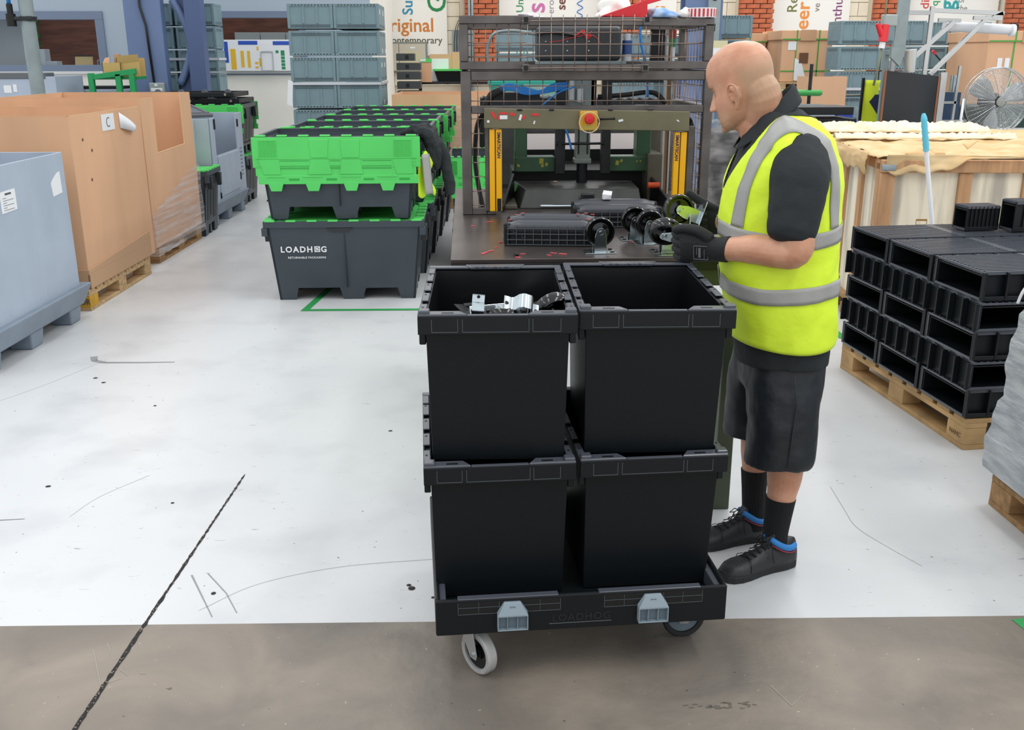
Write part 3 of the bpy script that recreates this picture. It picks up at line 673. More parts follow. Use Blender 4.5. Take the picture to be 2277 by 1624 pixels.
# ------------------------------------------------------------------ items further along the left row
# ------------------------------------------------------------------ charcoal pallet boxes with green hinged lids
def lid_panel(par, yf, s=-1):
    """lid half hanging outside the front (s=-1) or rear (s=1) wall; local x -0.56..0.56, z below the rim"""
    def yy(d): return yf + s*d
    def bx(m, x0, x1, d0, d1, z0, z1):
        a_, b_ = sorted((yy(d0), yy(d1))); m.box(x0, x1, a_, b_, z0, z1); return m
    Z = 0.56
    L = MB()
    bx(L, -0.56, 0.56, 0.004, 0.012, Z-0.205, Z-0.005)
    bx(L, -0.545, 0.53, 0.002, 0.010, Z-0.26, Z-0.205)
    bx(L, -0.53, 0.545, 0.004, 0.014, Z-0.315, Z-0.255)
    for x in (-0.415, -0.165, 0.09, 0.335):
        p = [(x-0.055, Z-0.30), (x+0.055, Z-0.30), (x+0.035, Z-0.362), (x-0.035, Z-0.362)]
        a_, b_ = sorted((yy(0.005), yy(0.016))); L.prism(p, a_, b_, 'xz')
    lo = L.build('lid_panel', GREEN, par, bevel=0.003)
    D = MB()
    for x0, x1 in ((-0.515,-0.395),(0.385,0.505)):                       # ribbed ends
        bx(D, x0, x1, 0.012, 0.016, Z-0.028, Z-0.02)
        for i in range(11): bx(D, x0+i*0.0115, x0+i*0.0115+0.004, 0.012, 0.017, Z-0.135, Z-0.028)
    for x0, x1 in ((-0.18,-0.05),(0.03,0.16)):                            # raised pads
        a_, b_ = sorted((yy(0.011), yy(0.017))); D.prism([(x0+.01,Z-0.14),(x1-.01,Z-0.14),(x1,Z-0.02),(x0,Z-0.02)], a_, b_, 'xz')
        a_, b_ = sorted((yy(0.011), yy(0.016))); D.prism([(x0-.015,Z-0.25),(x1+.015,Z-0.25),(x1-.005,Z-0.15),(x0+.005,Z-0.15)], a_, b_, 'xz')
    for x0, x1 in ((-0.52,-0.385),(0.37,0.50)):
        a_, b_ = sorted((yy(0.011), yy(0.015))); D.prism([(x0+.03,Z-0.25),(x1+.01,Z-0.25),(x1,Z-0.15),(x0,Z-0.15)], a_, b_, 'xz')
    bx(D, -0.54, 0.54, 0.012, 0.016, Z-0.148, Z-0.143)
    for x in (-0.53, 0.505):
        for i in range(3): bx(D, x, x+0.022, 0.012, 0.016, Z-0.19+i*0.02, Z-0.182+i*0.02)
    for x in (-0.415, -0.165, 0.09, 0.335):
        a_, b_ = sorted((yy(0.014), yy(0.019))); D.prism([(x-0.068,Z-0.262),(x+0.068,Z-0.262),(x+0.062,Z-0.268),(x-0.062,Z-0.268)], a_, b_, 'xz')
    D.build('lid_rib', GREEN, lo, bevel=0.0015, seg=1)
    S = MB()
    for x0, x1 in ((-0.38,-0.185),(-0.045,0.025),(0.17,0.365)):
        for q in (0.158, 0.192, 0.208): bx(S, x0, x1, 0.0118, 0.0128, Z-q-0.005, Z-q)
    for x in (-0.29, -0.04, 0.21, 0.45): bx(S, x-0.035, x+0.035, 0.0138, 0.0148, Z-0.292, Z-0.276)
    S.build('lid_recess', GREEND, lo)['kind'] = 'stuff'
    return lo
def big_box(label, lids, bevel=0.005):
    """local: x centre 0, front rim plane y=0, depth 0.8"""
    t = thing('lidded_pallet_box', label, 'pallet box')
    H_ = 0.56; t_ = 0.016
    # tapered shell: rim half 0.535, foot half 0.475; y 0.012..0.788 at the rim, 0.05..0.75 at the foot
    xh = lambda z: 0.475 + (0.53-0.475)*z/H_
    y0 = lambda z: 0.05 - 0.038*z/H_
    m = MB()
    def wall_front(rear=False):
        def yv(z, d):
            return (0.8 - y0(z) - d) if rear else (y0(z) + d)
        us = [-1, -0.76, -0.71, -0.11, -0.06, 0.21, 0.27, 0.73, 0.79, 1]
        tops = [0, 0, 0.085, 0.085, 0, 0, 0.08, 0.08, 0, 0]      # arch soffit height at each station
        for i in range(len(us)-1):
            ua, ub = us[i], us[i+1]; ta, tb = tops[i], tops[i+1]
            f = lambda u, z, d: (u*xh(z), yv(z, d), z)
            lo_ = [f(ua,ta,0), f(ub,tb,0), f(ub,tb,t_), f(ua,ta,t_)]; hi = [f(ua,H_-.03,0), f(ub,H_-.03,0), f(ub,H_-.03,t_), f(ua,H_-.03,t_)]
            m.hexa(lo_ + hi)
    def wall_side(s):
        vs = [0.0, 0.22, 0.26, 0.74, 0.78, 1.0]; tops = [0, 0, 0.09, 0.09, 0, 0]
        for i in range(len(vs)-1):
            va, vb = vs[i], vs[i+1]; ta, tb = tops[i], tops[i+1]
            def f(v, z, d): yy = y0(z) + v*(0.8-2*y0(z)); return (s*(xh(z)-d), yy, z)
            m.hexa([f(va,ta,0), f(vb,tb,0), f(vb,tb,t_), f(va,ta,t_)] + [f(va,H_-.03,0), f(vb,H_-.03,0), f(vb,H_-.03,t_), f(va,H_-.03,t_)])
    wall_front(); wall_front(True); wall_side(-1); wall_side(1)
    m.box(-0.485, 0.485, 0.05, 0.75, 0.095, 0.11)
    for x in (-0.43, 0.07, 0.43):                                        # feet run front to back, split in three
        for y in (0.09, 0.4, 0.71): m.box(x-0.045, x+0.045, y-0.04, y+0.04, 0.002, 0.1)
    m.build('body', CHAR, t)
    r = MB().frame(-0.548, 0.548, 0.0, 0.8, 0.022, H_-0.085, H_).tf(Matrix(((1,0,0,0),(0,0,1,0),(0,1,0,0),(0,0,0,1))))
    r2 = MB(); r2.box(-0.548,0.548,0,0.018,H_-.045,H_).box(-0.548,0.548,0.782,0.8,H_-.045,H_).box(-0.548,-0.52,0.018,0.782,H_-.045,H_).box(0.52,0.548,0.018,0.782,H_-.045,H_)
    r2.box(-0.56,-0.52,-0.004,0.05,H_-.10,H_-.045).box(0.52,0.56,-0.004,0.05,H_-.10,H_-.045)
    r2.build('rim', CHAR, t, bevel=0.003)
    d = MB()
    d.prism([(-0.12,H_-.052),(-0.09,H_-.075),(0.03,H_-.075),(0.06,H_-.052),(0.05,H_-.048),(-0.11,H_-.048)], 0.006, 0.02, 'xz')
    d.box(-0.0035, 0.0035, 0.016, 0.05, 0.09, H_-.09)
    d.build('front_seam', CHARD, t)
    sd = MB()                                                            # side handles and dark panels standing for recess shade
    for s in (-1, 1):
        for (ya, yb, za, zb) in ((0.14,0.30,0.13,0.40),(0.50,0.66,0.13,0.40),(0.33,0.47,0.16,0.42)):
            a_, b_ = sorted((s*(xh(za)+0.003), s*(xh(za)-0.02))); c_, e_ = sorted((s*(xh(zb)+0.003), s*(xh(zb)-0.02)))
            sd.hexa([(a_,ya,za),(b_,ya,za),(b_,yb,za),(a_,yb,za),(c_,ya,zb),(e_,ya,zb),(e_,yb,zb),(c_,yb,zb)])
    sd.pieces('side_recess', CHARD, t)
    hd = MB()
    for s in (-1, 1):
        for y in (0.10, 0.62):
            a_, b_ = sorted((s*0.525, s*0.565)); hd.prism([(y,H_-.05),(y+.12,H_-.05),(y+.09,H_-.16),(y+.03,H_-.16)], a_, b_, 'yz')
    hd.pieces('corner_bracket', CHARD, t, bevel=0.003)
    hg = MB()
    for i in range(8):
        x = -0.535 + i*0.143
        hg.box(x, x+0.068, -0.006, 0.022, H_-0.003, H_+0.009)
        if not lids == 'closed': hg.box(x+0.03, x+0.10, 0.778, 0.806, H_-0.003, H_+0.009)
    hg.pieces('hinge_knuckle', GREEN, t, bevel=0.002)
    if lids == 'open':
        lid_panel(t, 0.0, -1); lid_panel(t, 0.8, 1)
        ins = MB().box(-0.50,0.50,0.06,0.74,0.12,0.13); ins.build('base_liner', DKBLK, t)
    else:
        g = MB().box(-0.515, 0.515, 0.02, 0.395, H_-.012, H_-.002).box(-0.515, 0.515, 0.405, 0.78, H_-.012, H_-.002)
        for i in range(9): g.prism([(-0.5+i*0.12,0.39),(-0.44+i*0.12,0.39),(-0.455+i*0.12,0.42),(-0.485+i*0.12,0.42)], H_-.012, H_-.001, 'xy')
        for x in (-0.54, 0.48): 
            for y in (0.0, 0.74): g.box(x, x+0.06, y, y+0.06, H_, H_+0.012)
        for s in (-1,1):
            for i in range(5):
                a_, b_ = sorted((s*0.49, s*0.55)); g.box(a_, b_, 0.06+i*0.15, 0.14+i*0.15, H_-.004, H_+0.008)
        g.build('lid_panel', GREEN, t, bevel=0.003)
    return t
lowb = big_box('charcoal pallet box with shut green lid', 'closed'); topb = big_box('charcoal pallet box with green lids hanging open', 'open')
KC[lowb.name] = kids(lowb); KC[topb.name] = kids(topb)
for q in kids(topb): KC[q.name] = kids(q)
bang = 0.05
ordf = ['front', 'second', 'third', 'fourth', 'rear']
first_low = None
for k in range(5):
    X = -0.855 + math.sin(bang)*0.85*k; Y_ = 6.74 + math.cos(bang)*0.85*k
    la = f'charcoal box with closed green lid, {ordf[k]} of the lower row' if k else 'front lower charcoal box with closed green lid and white lettering'
    lb = f'charcoal box with hanging green lids, {ordf[k]} of the upper row' if k else 'front upper charcoal box with bright green lid hanging over its face'
    a_ = lowb if k == 0 else dup(lowb); b_ = topb if k == 0 else dup(topb)
    a_.location = (X, Y_, 0); a_.rotation_euler = (0,0,-bang*0.4 if k else 0.0); a_['label'] = la; a_['group'] = 'lower row of green lidded pallet boxes'
    b_.location = (X-0.01+random.uniform(-.01,.01), Y_, 0.5695); b_.rotation_euler = (0,0,-bang*0.4+random.uniform(-.01,.01) if k else 0.0); b_['label'] = lb; b_['group'] = 'upper row of green lidded pallet boxes'
# print on the front lower box
lg = MB(); 
text('LOADH', 0.056, WHITEINK, lowb, (-0.443, 0.0175, 0.345), (PI/2,0,0), 'lettering', 0.001, 0.0016, space=1.25)
text('G', 0.056, WHITEINK, lowb, (-0.166, 0.0175, 0.345), (PI/2,0,0), 'lettering', 0.001, 0.0016)
q_ = MB().frame(-0.210,-0.171,0.345,0.385,0.006,0.0165,0.018).obox((-0.1905,0.0168,0.3655),(0.030,0.001,0.006),(0,-0.8,0)).box(-0.202,-0.192,0.0165,0.018,0.366,0.376).box(-0.189,-0.179,0.0165,0.018,0.355,0.364)
q_.build('print_emblem', WHITEINK, lowb)
text('RETURNABLE PACKAGING', 0.0195, WHITEINK, lowb, (-0.395, 0.019, 0.300), (PI/2,0,0), 'lettering', 0.0008, 0.0003, space=1.15)

# green lidded boxes elsewhere: beyond the near carton row, and beside the press
e1 = dup(lowb, (-3.05, 11.42, 0), 0.0, 'charcoal lidded box in the far left row, lower one', 'far left green lidded boxes')
e2 = dup(topb, (-3.05, 11.42, 0.5695), 0.0, 'charcoal box with hanging green lid under black dolly frames, far left', 'far left green lidded boxes')
e3 = dup(lowb, (-2.98, 9.385, 0), 0.0, 'low charcoal box with green lid edges between carton and grey box')
e3.scale = (1, 0.66, 1.1)
for q in list(e1.children)+list(e3.children):
    if q.name.startswith(('lettering','print_emblem')): bpy.data.objects.remove(q)
e4 = dup(topb, (0.066, 7.72, 0.33), 0.0, 'upper charcoal box with green lid just left of the press frame')
e5 = dup(lowb, (0.075, 7.72, -0.0), 0.0, 'lower charcoal box left of the press frame')
for q in list(e5.children):
    if q.name.startswith(('lettering','print_emblem')): bpy.data.objects.remove(q)
e5.scale = (.36,1,0.59); e4.scale = (.36,1,1)
# black dolly frames stacked on the far left box
for k, (x, y, z, lab) in enumerate(((-2.99, 11.5, 1.14, 'lower black dolly frame lying on the far left green lidded box'), (-3.03, 11.42, 1.212, 'top black dolly frame on the far left green lidded box'))):
    t = thing('plastic_dolly', lab, 'dolly', (x, y, z), -0.05)
    MB().box(-0.45,0.45,0,0.05,0,0.05).box(-0.45,0.45,0.6,0.65,0,0.05).box(-0.45,-0.4,0.05,0.6,0,0.05).box(0.4,0.45,0.05,0.6,0,0.05).box(-0.03,0.03,0.05,0.6,0,0.04).build('frame', BLACK, t, bevel=0.006)
    c = MB()
    for i in range(4): c.tube((-0.4+i*0.26,0.02,0.055),(-0.4+i*0.26,0.06,0.055),0.03,n=12)
    c.pieces('corner_socket', BLACKM, t, smooth=40)
    MB().tube((0.36,-0.012,0.028),(0.36,0.0,0.028),0.014,n=10).tube((-0.1,-0.012,0.028),(-0.1,0.0,0.028),0.014,n=10).build('bolt', ZINC, t, smooth=40)

# ------------------------------------------------------------------ grey box with a dropped door, dark lid on top
gb = thing('pallet_box', 'tall grey sleeve box with dropped side door and dark lid on top', 'pallet box', (-2.515, 9.93, 0), -0.033)
m = MB(); xx, zt = 0.0, 1.06
m.box(-0.95,-0.938,0.03,1.28,0.2,zt).box(-0.95,xx,1.268,1.28,0.2,zt).box(-0.95,xx,0.03,0.042,0.2,zt)
m.box(xx-.012,xx,0.03,0.20,0.2,zt).box(xx-.012,xx,1.02,1.28,0.2,zt).box(xx-.012,xx,0.20,1.02,0.2,0.69)
m.build('sleeve', SLEEVE, gb, bevel=0.003)
MB().box(xx,xx+.01,0.22,1.0,0.28,0.68).build('door', SLEEVE, gb, bevel=0.004)
MB().box(xx,xx+.012,0.205,0.225,0.26,0.32).box(xx,xx+.012,1.03,1.05,0.36,0.44).box(xx,xx+.012,1.05,1.08,0.92,1.0).box(xx,xx+.012,0.17,0.20,0.95,1.05).build('latch', DKBLK, gb, bevel=0.002)
sp_ = MB()
for i in range(8):
    for j in range(2): sp_.box(xx+.001,xx+.003,1.10+j*0.05,1.135+j*0.05,0.40+i*0.04,0.415+i*0.04)
sp_.build('print_marks', mat('pale_print','7a8694',0.6), gb)
MB().box(-0.16,-0.15,-0.0,0.03,0.25,zt).build('fold_line', mat('pale_fold','b6c0ca',0.5), gb)
MB().hexa([(-0.93,0.06,0.09),(-0.04,0.06,0.09),(-0.04,1.26,0.09),(-0.93,1.26,0.09),(-0.97,0,0.235),(0.02,0,0.235),(0.02,1.31,0.235),(-0.97,1.31,0.235)]).build('tray', SLEEVED, gb, bevel=0.012)
for x in (-0.93, -0.52, -0.17):
    for y in (0.04, 0.56, 1.10): B(x, x+.14, y, y+.15, 0, 0.10).build('foot', SLEEVED, gb, bevel=0.01)
ld = thing('box_lid', 'dark grey plastic lid lying skewed on the grey sleeve box', 'lid', (-2.98, 10.0, 1.064), 0.35, rot=(0.05, 0.0, 0.45))
B(-0.5,0.5,0,1.0,0,0.035).build('plate', mat('dark_lid_grey','5f6468',0.5), ld, bevel=0.01); MB().frame(-0.47,0.47,0.03,0.97,0.03,0.035,0.045).tf(Matrix(((1,0,0,0),(0,0,1,0),(0,1,0,0),(0,0,0,1)))).build('rib', mat('dark_lid_grey','5f6468',0.5), ld)
# grey boxes beyond the cartons
for (x0, x1, y, zt, lab, nm) in ((-5.72, -4.46, 11.3, 1.48, 'grey box with folded dark top flap at the far left by the pole', 0), (-5.12, -4.02, 12.15, 1.30, 'grey box with dark slot and pale rim behind the cartons', 1)):
    t = thing('pallet_box', lab, 'pallet box', (x0, y, 0))
    w_ = x1-x0
    MB().box(0,w_,0,0.012,0.14,zt-.04).box(0,0.012,0.012,0.8,0.14,zt-.04).box(w_-.012,w_,0.012,0.8,0.14,zt-.04).box(0,w_,0.788,0.8,0.14,zt-.04).build('sleeve', KLT if nm else SLEEVE, t, bevel=0.003)
    B(0,w_,0,0.8,0,0.14).build('tray', SLEEVED, t, bevel=0.01)
    if nm == 0:
        B(0.0,1.16,-0.01,0.25,zt-.065,zt).build('lid', mat('dark_lid_grey','5f6468',0.5), t, bevel=0.008)
        B(0.52,0.57,-.004,-.001,zt-.22,zt-.10).build('card_patch', mat('brown_tape','9c6a48',0.7), t); B(0.70,0.78,-.004,-.001,zt-.21,zt-.13).build('label_sheet', PAPER, t); B(0.80,0.84,-.004,-.001,zt-.20,zt-.12).build('label_sheet', PAPER, t)
    else:
        B(-0.01,w_+.01,-.01,0.81,zt-.055,zt-.02).build('rim', SLEEVE, t, bevel=0.006); B(0.22,1.08,0.0,0.3,zt-.02,zt+.015).build('dark_panel', DKBLK, t, bevel=0.003)
gt = thing('green_trolley', 'bright green tubular trolley rail with card boxes on it', 'trolley', (-4.18, 11.6, 0), 0.0)
GT = mat('trolley_green','13924f',0.45)
MB().box(-0.03,0.03,-.03,.03,0,1.47).box(0.27,0.33,-.03,.03,0,1.46).box(0.42,0.48,-.03,.03,0,1.46).pieces('post', GT, gt, bevel=0.004)
MB().hexa([(0.03,-.03,1.40),(0.50,-.03,1.46),(0.50,.03,1.46),(0.03,.03,1.40),(0.03,-.03,1.455),(0.50,-.03,1.52),(0.50,.03,1.52),(0.03,.03,1.455)]).build('rail', GT, gt, bevel=0.004)
B(0.0,0.5,0.03,0.36,1.40,1.43).build('shelf', GT, gt)
ct = mat('yellowish_card','c2a266',0.85)
s1 = thing('card_box', 'small open card box with torn flaps on the green trolley', 'box', (-3.98, 11.65, 1.431), 0.0)
MB().box(-0.08,0.12,0,0.005,0,0.15).box(-0.08,0.12,0.2,0.205,0,0.15).box(-0.08,-0.075,0,0.2,0,0.15).box(0.115,0.12,0,0.2,0,0.15).box(-0.08,0.12,0,0.2,0,0.005).build('tray', ct, s1)
MB().hexa([(-0.07,0.0,0.15),(0.0,0.0,0.15),(0.0,0.004,0.15),(-0.07,0.004,0.15),(-0.06,0.05,0.20),(-0.01,0.05,0.21),(-0.01,0.054,0.21),(-0.06,0.054,0.20)]).build('flap', CARDI, s1)
s2 = thing('card_box', 'larger open card box beside the blue column on the green trolley', 'box', (-3.80, 11.68, 1.431), 0.0)
MB().box(-0.11,0.14,0,0.005,0,0.2).box(-0.11,-0.105,0,0.2,0,0.2).box(-0.11,0.14,0.2,0.205,0,0.2).build('tray', ct, s2)
MB().hexa([(-0.11,0.0,0.13),(0.14,0.0,0.16),(0.14,0.004,0.16),(-0.11,0.004,0.13),(-0.09,-0.03,0.22),(0.14,-0.03,0.24),(0.14,-0.026,0.24),(-0.09,-0.026,0.22)]).build('flap', ct, s2)
B(-0.15,-0.10,0.05,0.15,0.1,0.24).build('flap', CARDI, s2)

# ------------------------------------------------------------------ wrapped carton in the middle distance
c3 = thing('carton', 'film wrapped open carton with white sheet left of the press', 'carton', (-0.81, 11.1, 0.0), -0.04)
open_carton(c3, 0.0, 1.1, 0.0, 1.1, 0.13, 1.24, t=0.012)
B(0.0,1.1,0.0,1.1,0,0.13).build('pallet_base', WOODB, c3, bevel=0.004)
B(0.21,0.42,-0.006,-0.002,0.85,1.07).build('label_sheet', PAPER, c3)
fm_ = MB(); N = 30
g = [[(-0.02+1.06*i/N, -0.010-0.008*abs(math.sin(i*1.3+j*0.9)), 0.10+1.02*j/8) for j in range(9)] for i in range(N+1)]
fm_.add([p for r_ in g for p in r_], [(i*9+j,(i+1)*9+j,(i+1)*9+j+1,i*9+j+1) for i in range(N) for j in range(8)])
fm_.build('stretch_film', FILM, c3, smooth=True)
# small things on the far bench between stacks and press
bs = thing('dolly_stack', 'tall stack of dark grey plastic frames right of the centre crates', 'stacked frames', (-0.72, 12.5, 0))
me = None
for k in range(15):
    z = 0.05+k*0.11; w2 = 0.12 if z > 1.5 else 0.19
    o = MB().box(-0.12,w2-0.02,0,0.3,0,0.085).build('frame', mat('frame_charcoal','3d4243',0.6), bs, bevel=0.004) ; o.location = (0,0,z)
    o2 = B(-0.01,0.03,-0.003,0.01,0.02,0.065).build('slot', DKBLK, o)
bnch = thing('work_bench', 'dark bench top with black boxes left of the press cage', 'bench', (-0.62, 13.0, 0))
MB().box(0,1.1,0,0.7,1.30,1.33).box(0.02,0.06,0.02,0.06,0,1.3).box(1.04,1.08,0.02,0.06,0,1.3).build('frame', DKSTEEL, bnch)
tb = thing('lidded_box', 'black and green topped tub on the bench by the banner wall', 'box', (-0.38, 13.2, 1.33))
MB().taper(0.17,0.15,0,0.13,0.15,0.13,0.19,0.15).build('body', BLACK, tb); MB().box(-0.04,0.38,-0.02,0.32,0.13,0.155).build('lid', GREEN, tb)
tu = thing('card_tube_bin', 'slim ribbed card bin with green rim beside the dark frames', 'bin', (-0.50, 12.9, 1.33))
B(-0.07,0.07,0,0.14,0,0.24).build('body', CARD, tu); B(-0.075,0.075,-0.005,0.145,0.24,0.285).build('rim', GREEN, tu); B(-0.07,0.0,-0.008,-0.003,0.25,0.28).build('label_sheet', PAPER, tu)
ob_ = thing('card_box', 'open card box with white sheet below the wall cabinet', 'box', (-0.42, 13.48, 1.332), -0.1); ob_.scale = (1,1,1.4)
MB().box(-0.05,0.25,0,0.01,0,0.24).box(0.25,0.36,-0.01,0.2,0,0.26).build('body', CARD, ob_); B(-0.04,0.2,-0.006,-0.001,0.0,0.2).build('sheet', PAPER, ob_)

# ------------------------------------------------------------------ jacket and hi-vis vest hung over the side of the front box
def cloth_sheet(fn, nu, nv):
    m = MB(); m.add([fn(i/nu, j/nv) for i in range(nu+1) for j in range(nv+1)], [(i*(nv+1)+j,(i+1)*(nv+1)+j,(i+1)*(nv+1)+j+1,i*(nv+1)+j+1) for i in range(nu) for j in range(nv)]); return m
JK = mat('dark_green_black_fleece', '23292b', 0.9, bump=0.4, bscale=40, var=0.2)
jk = thing('jacket', 'dark jacket hung over the right end of the front green lidded box', 'jacket', (-0.33, 6.95, 1.12))
m = MB()
def lump(pts, rs, n=14): m.path(spline(pts, 4), [rs[min(len(rs)-1, int(i/4))]*(1-(i%4)/4)+rs[min(len(rs)-1, int(i/4)+1)]*((i%4)/4) for i in range((len(pts)-1)*4+1)], n)
lump([(-0.13,.0,.0),(-0.06,0,.02),(0.02,.0,.028),(.085,.0,-.03),(.11,-.01,-.13),(.125,-.01,-.24)], [.012,.035,.05,.05,.045,.02])
lump([(-0.10,.09,.0),(-0.02,.10,.02),(0.05,.10,.02),(.115,.08,-.07),(.16,.05,-.18)], [.012,.035,.045,.05,.035])
lump([(-.02,-.03,.012),(.04,-.03,.018),(.085,-.035,-.05),(.085,-.035,-.14),(.075,-.03,-.20)], [.03,.045,.05,.042,.02])
lump([(-.03,.05,.015),(.04,.05,.028),(.10,.04,-.04),(.13,.03,-.13),(.14,.03,-.22)], [.035,.05,.055,.05,.03])
o = m.build('jacket_body', JK, jk, smooth=True)
def rem0(o, vox, disp, ds):
    r = o.modifiers.new('remesh','REMESH'); r.mode = 'VOXEL'; r.voxel_size = vox; r.use_smooth_shade = True
    q = o.modifiers.new('smooth','SMOOTH'); q.iterations = 4
    t = bpy.data.textures.new('cloth_folds','CLOUDS'); t.noise_scale = ds; d_ = o.modifiers.new('folds','DISPLACE'); d_.texture = t; d_.strength = disp; d_.texture_coords = 'LOCAL'
rem0(o, .008, .035, .06)
m = MB(); lump([(.12,.05,-.05),(.165,.03,-.14),(.19,.02,-.25),(.205,.01,-.36),(.205,.0,-.415)], [.045,.045,.042,.038,.034])
o = m.build('sleeve', JK, jk, smooth=True); rem0(o, .008, .02, .06)
hv = thing('hi_vis_vest', 'crumpled yellow hi-vis vest with grey band under the hung jacket', 'vest', (-0.275, 6.80, 1.0))
HV = mat('hi_vis_yellow', 'd3f52b', 0.6, bump=0.15, bscale=20); REFL = mat('reflective_grey', '9ea09c', 0.45)
o = cloth_sheet(lambda u, v: (-0.055+0.07*u+0.02*math.sin(v*9)*u+0.03*v*(u-.2), -0.01+0.10*u, -0.28*v-0.02*math.sin(u*7)), 8, 14).build('vest_cloth', HV, hv, smooth=True); o.modifiers.new('s','SOLIDIFY').thickness = 0.006
o = cloth_sheet(lambda u, v: (-0.035+0.05*u+0.02*v, -0.018+0.07*u, 0.0-0.27*v), 4, 10).build('reflective_band', REFL, hv, smooth=True); o.modifiers.new('s','SOLIDIFY').thickness = 0.004
# ------------------------------------------------------------------ steel work table in front of the press
tbl = thing('steel_table', 'worn steel topped table with green apron holding black dolly frames and casters', 'table', (0, 0, 0))
B(-0.062, 1.12, 3.305, 5.2, 0.955, 0.97).build('table_top', TABLE, tbl, bevel=0.002)
B(-0.062, 1.12, 3.303, 3.315, 0.925, 0.955).build('front_edge', DKSTEEL, tbl, bevel=0.002)
MB().box(-0.05, 1.11, 3.33, 5.19, 0.895, 0.925).build('bed', OLIVED, tbl)
B(-0.05, 1.11, 3.318, 3.33, 0.865, 0.945).build('apron', OLIVED, tbl, bevel=0.002)
MB().box(0.905, 0.965, 3.32, 3.38, 0, 0.9).box(-0.045, 0.015, 3.32, 3.38, 0, 0.9).box(0.905, 0.965, 5.1, 5.16, 0, 0.9).box(-0.045, 0.015, 5.1, 5.16, 0, 0.9).pieces('leg', OLIVED, tbl, bevel=0.003)
# offcuts lying on the table
oc = MB(); rnd = random.Random(5)
for (x, y, c) in ((0.08,3.45,0),(0.06,3.42,0),(0.10,3.52,0),(0.17,3.33,1),(0.19,3.39,0),(0.61,3.60,0),(0.12,3.62,0),(0.05,3.40,1),(0.28,3.36,1),(0.30,3.40,1),(0.33,3.38,1),(0.09,4.1,1),(0.02,4.0,1)):
    oc.obox((x, y, 0.9715), (rnd.uniform(.012,.028), rnd.uniform(.004,.009), 0.002), (0,0,rnd.uniform(-1,1)))
o = oc.build('plastic_offcuts', mat('red_offcut','d8565a',0.5), None); tag(o, 'red and pale plastic offcuts scattered on the steel table', 'offcuts', kind='stuff')
o = MB().obox((0.165,3.345,0.976),(0.014,0.012,0.012),(0.3,0.2,0.5)).build('rubber_stub', DKBLK, None); tag(o, 'tiny black stub at the front left of the steel table', 'stub')

# ------------------------------------------------------------------ press frame with mesh cage
pf_ = thing('machine_guard', 'brown steel guard frame with wire mesh cage standing over the table', 'machine guard', (0, 4.3, 0))
T = 0.04
def tubes(lst, name='tube', m=STEEL, par=pf_):
    mm = MB()
    for b in lst: mm.box(*b)
    return mm.pieces(name, m, par, bevel=0.003)
tubes([(-0.022,0.022,0,T,0.97,1.575),(1.018,1.058,0,T,0.97,1.575),(-0.02,0.02,0.78,0.82,0.97,1.575),(1.018,1.058,0.78,0.82,0.97,1.575)], 'post')
tubes([(0.022,1.018,0,T,1.535,1.575),(0.022,1.018,0,T,1.400,1.432),(-0.02,0.02,T,0.78,1.535,1.575),(1.018,1.058,T,0.78,1.535,1.575),(0.022,1.018,0.78,0.82,1.535,1.575),(-0.02,0.02,T,0.78,1.40,1.43),(1.018,1.058,T,0.78,1.40,1.43)], 'rail')
# inner uprights carrying the light guards
tubes([(0.078,0.096,-0.005,0.03,0.985,1.345),(0.955,0.985,-0.005,0.03,0.985,1.345)], 'inner_post')
tubes([(0.085,0.125,0.0,0.05,0.97,0.985),(0.02,0.085,0,0.03,0.97,1.0)], 'foot_plate')
# upper cage
tubes([(-0.025,0.25,-0.005,T,1.762,1.795),(0.74,1.045,-0.005,T,1.752,1.785),(-0.025,0.25,-0.005,T,1.580,1.612),(0.74,1.045,-0.005,T,1.580,1.612),
       (-0.025,0.012,-0.005,T,1.612,1.762),(1.008,1.045,-0.005,T,1.612,1.762),
       (-0.025,0.012,0.5,0.54,1.58,1.79),(1.008,1.045,0.5,0.54,1.58,1.78),(-0.025,1.045,0.5,0.54,1.752,1.79),(-0.025,1.045,0.5,0.54,1.58,1.612),
       (-0.025,0.012,T,0.5,1.758,1.79),(1.008,1.045,T,0.5,1.752,1.785),(-0.025,0.012,T,0.5,1.58,1.612),(1.008,1.045,T,0.5,1.58,1.612)], 'cage_rail')
# projecting front section
FY = -0.09
tubes([(0.255,0.735,FY,FY+0.03,1.752,1.785),(0.255,0.735,FY,FY+0.03,1.572,1.600),(0.235,0.262,FY-0.01,T,1.760,1.790),(0.728,0.757,FY-0.01,T,1.752,1.782),(0.235,0.262,FY-0.01,T,1.572,1.602),(0.728,0.757,FY-0.01,T,1.570,1.600)], 'front_cage_rail')
for x in (0.248, 0.743):
    for z in (1.775, 1.587): B(x-.009,x+.009,FY-.0115,FY-.010,z-.010,z+.010).build('tube_end', DKBLK, pf_)
def mesh_grid(x0, x1, z0, z1, y, nx, nz, name='wire_mesh', r=0.0019, side=None, par=pf_):
    m = MB(); k = random.Random(int(x0*100+nx))
    for i in range(nx):
        u = x0 + (x1-x0)*(i+0.5)/nx
        m.path([(u+k.uniform(-.001,.001), y, z0) if side is None else (side, u, z0), (u, y, z1) if side is None else (side, u, z1)], r, 5)
    for j in range(nz):
        w_ = z0 + (z1-z0)*(j+0.5)/nz; n = 6
        m.path([((x0+(x1-x0)*q/n), y-0.003, w_+k.uniform(-.0015,.0015)) if side is None else (side-0.003, x0+(x1-x0)*q/n, w_) for q in range(n+1)], r, 5)
    return m.build(name, WIRE, par, smooth=True)
mesh_grid(0.012, 0.255, 1.60, 1.775, 0.015, 5, 3); mesh_grid(0.735, 1.01, 1.60, 1.77, 0.015, 5, 3)
mesh_grid(0.23, 0.765, 1.565, 1.795, FY-0.004, 11, 5)
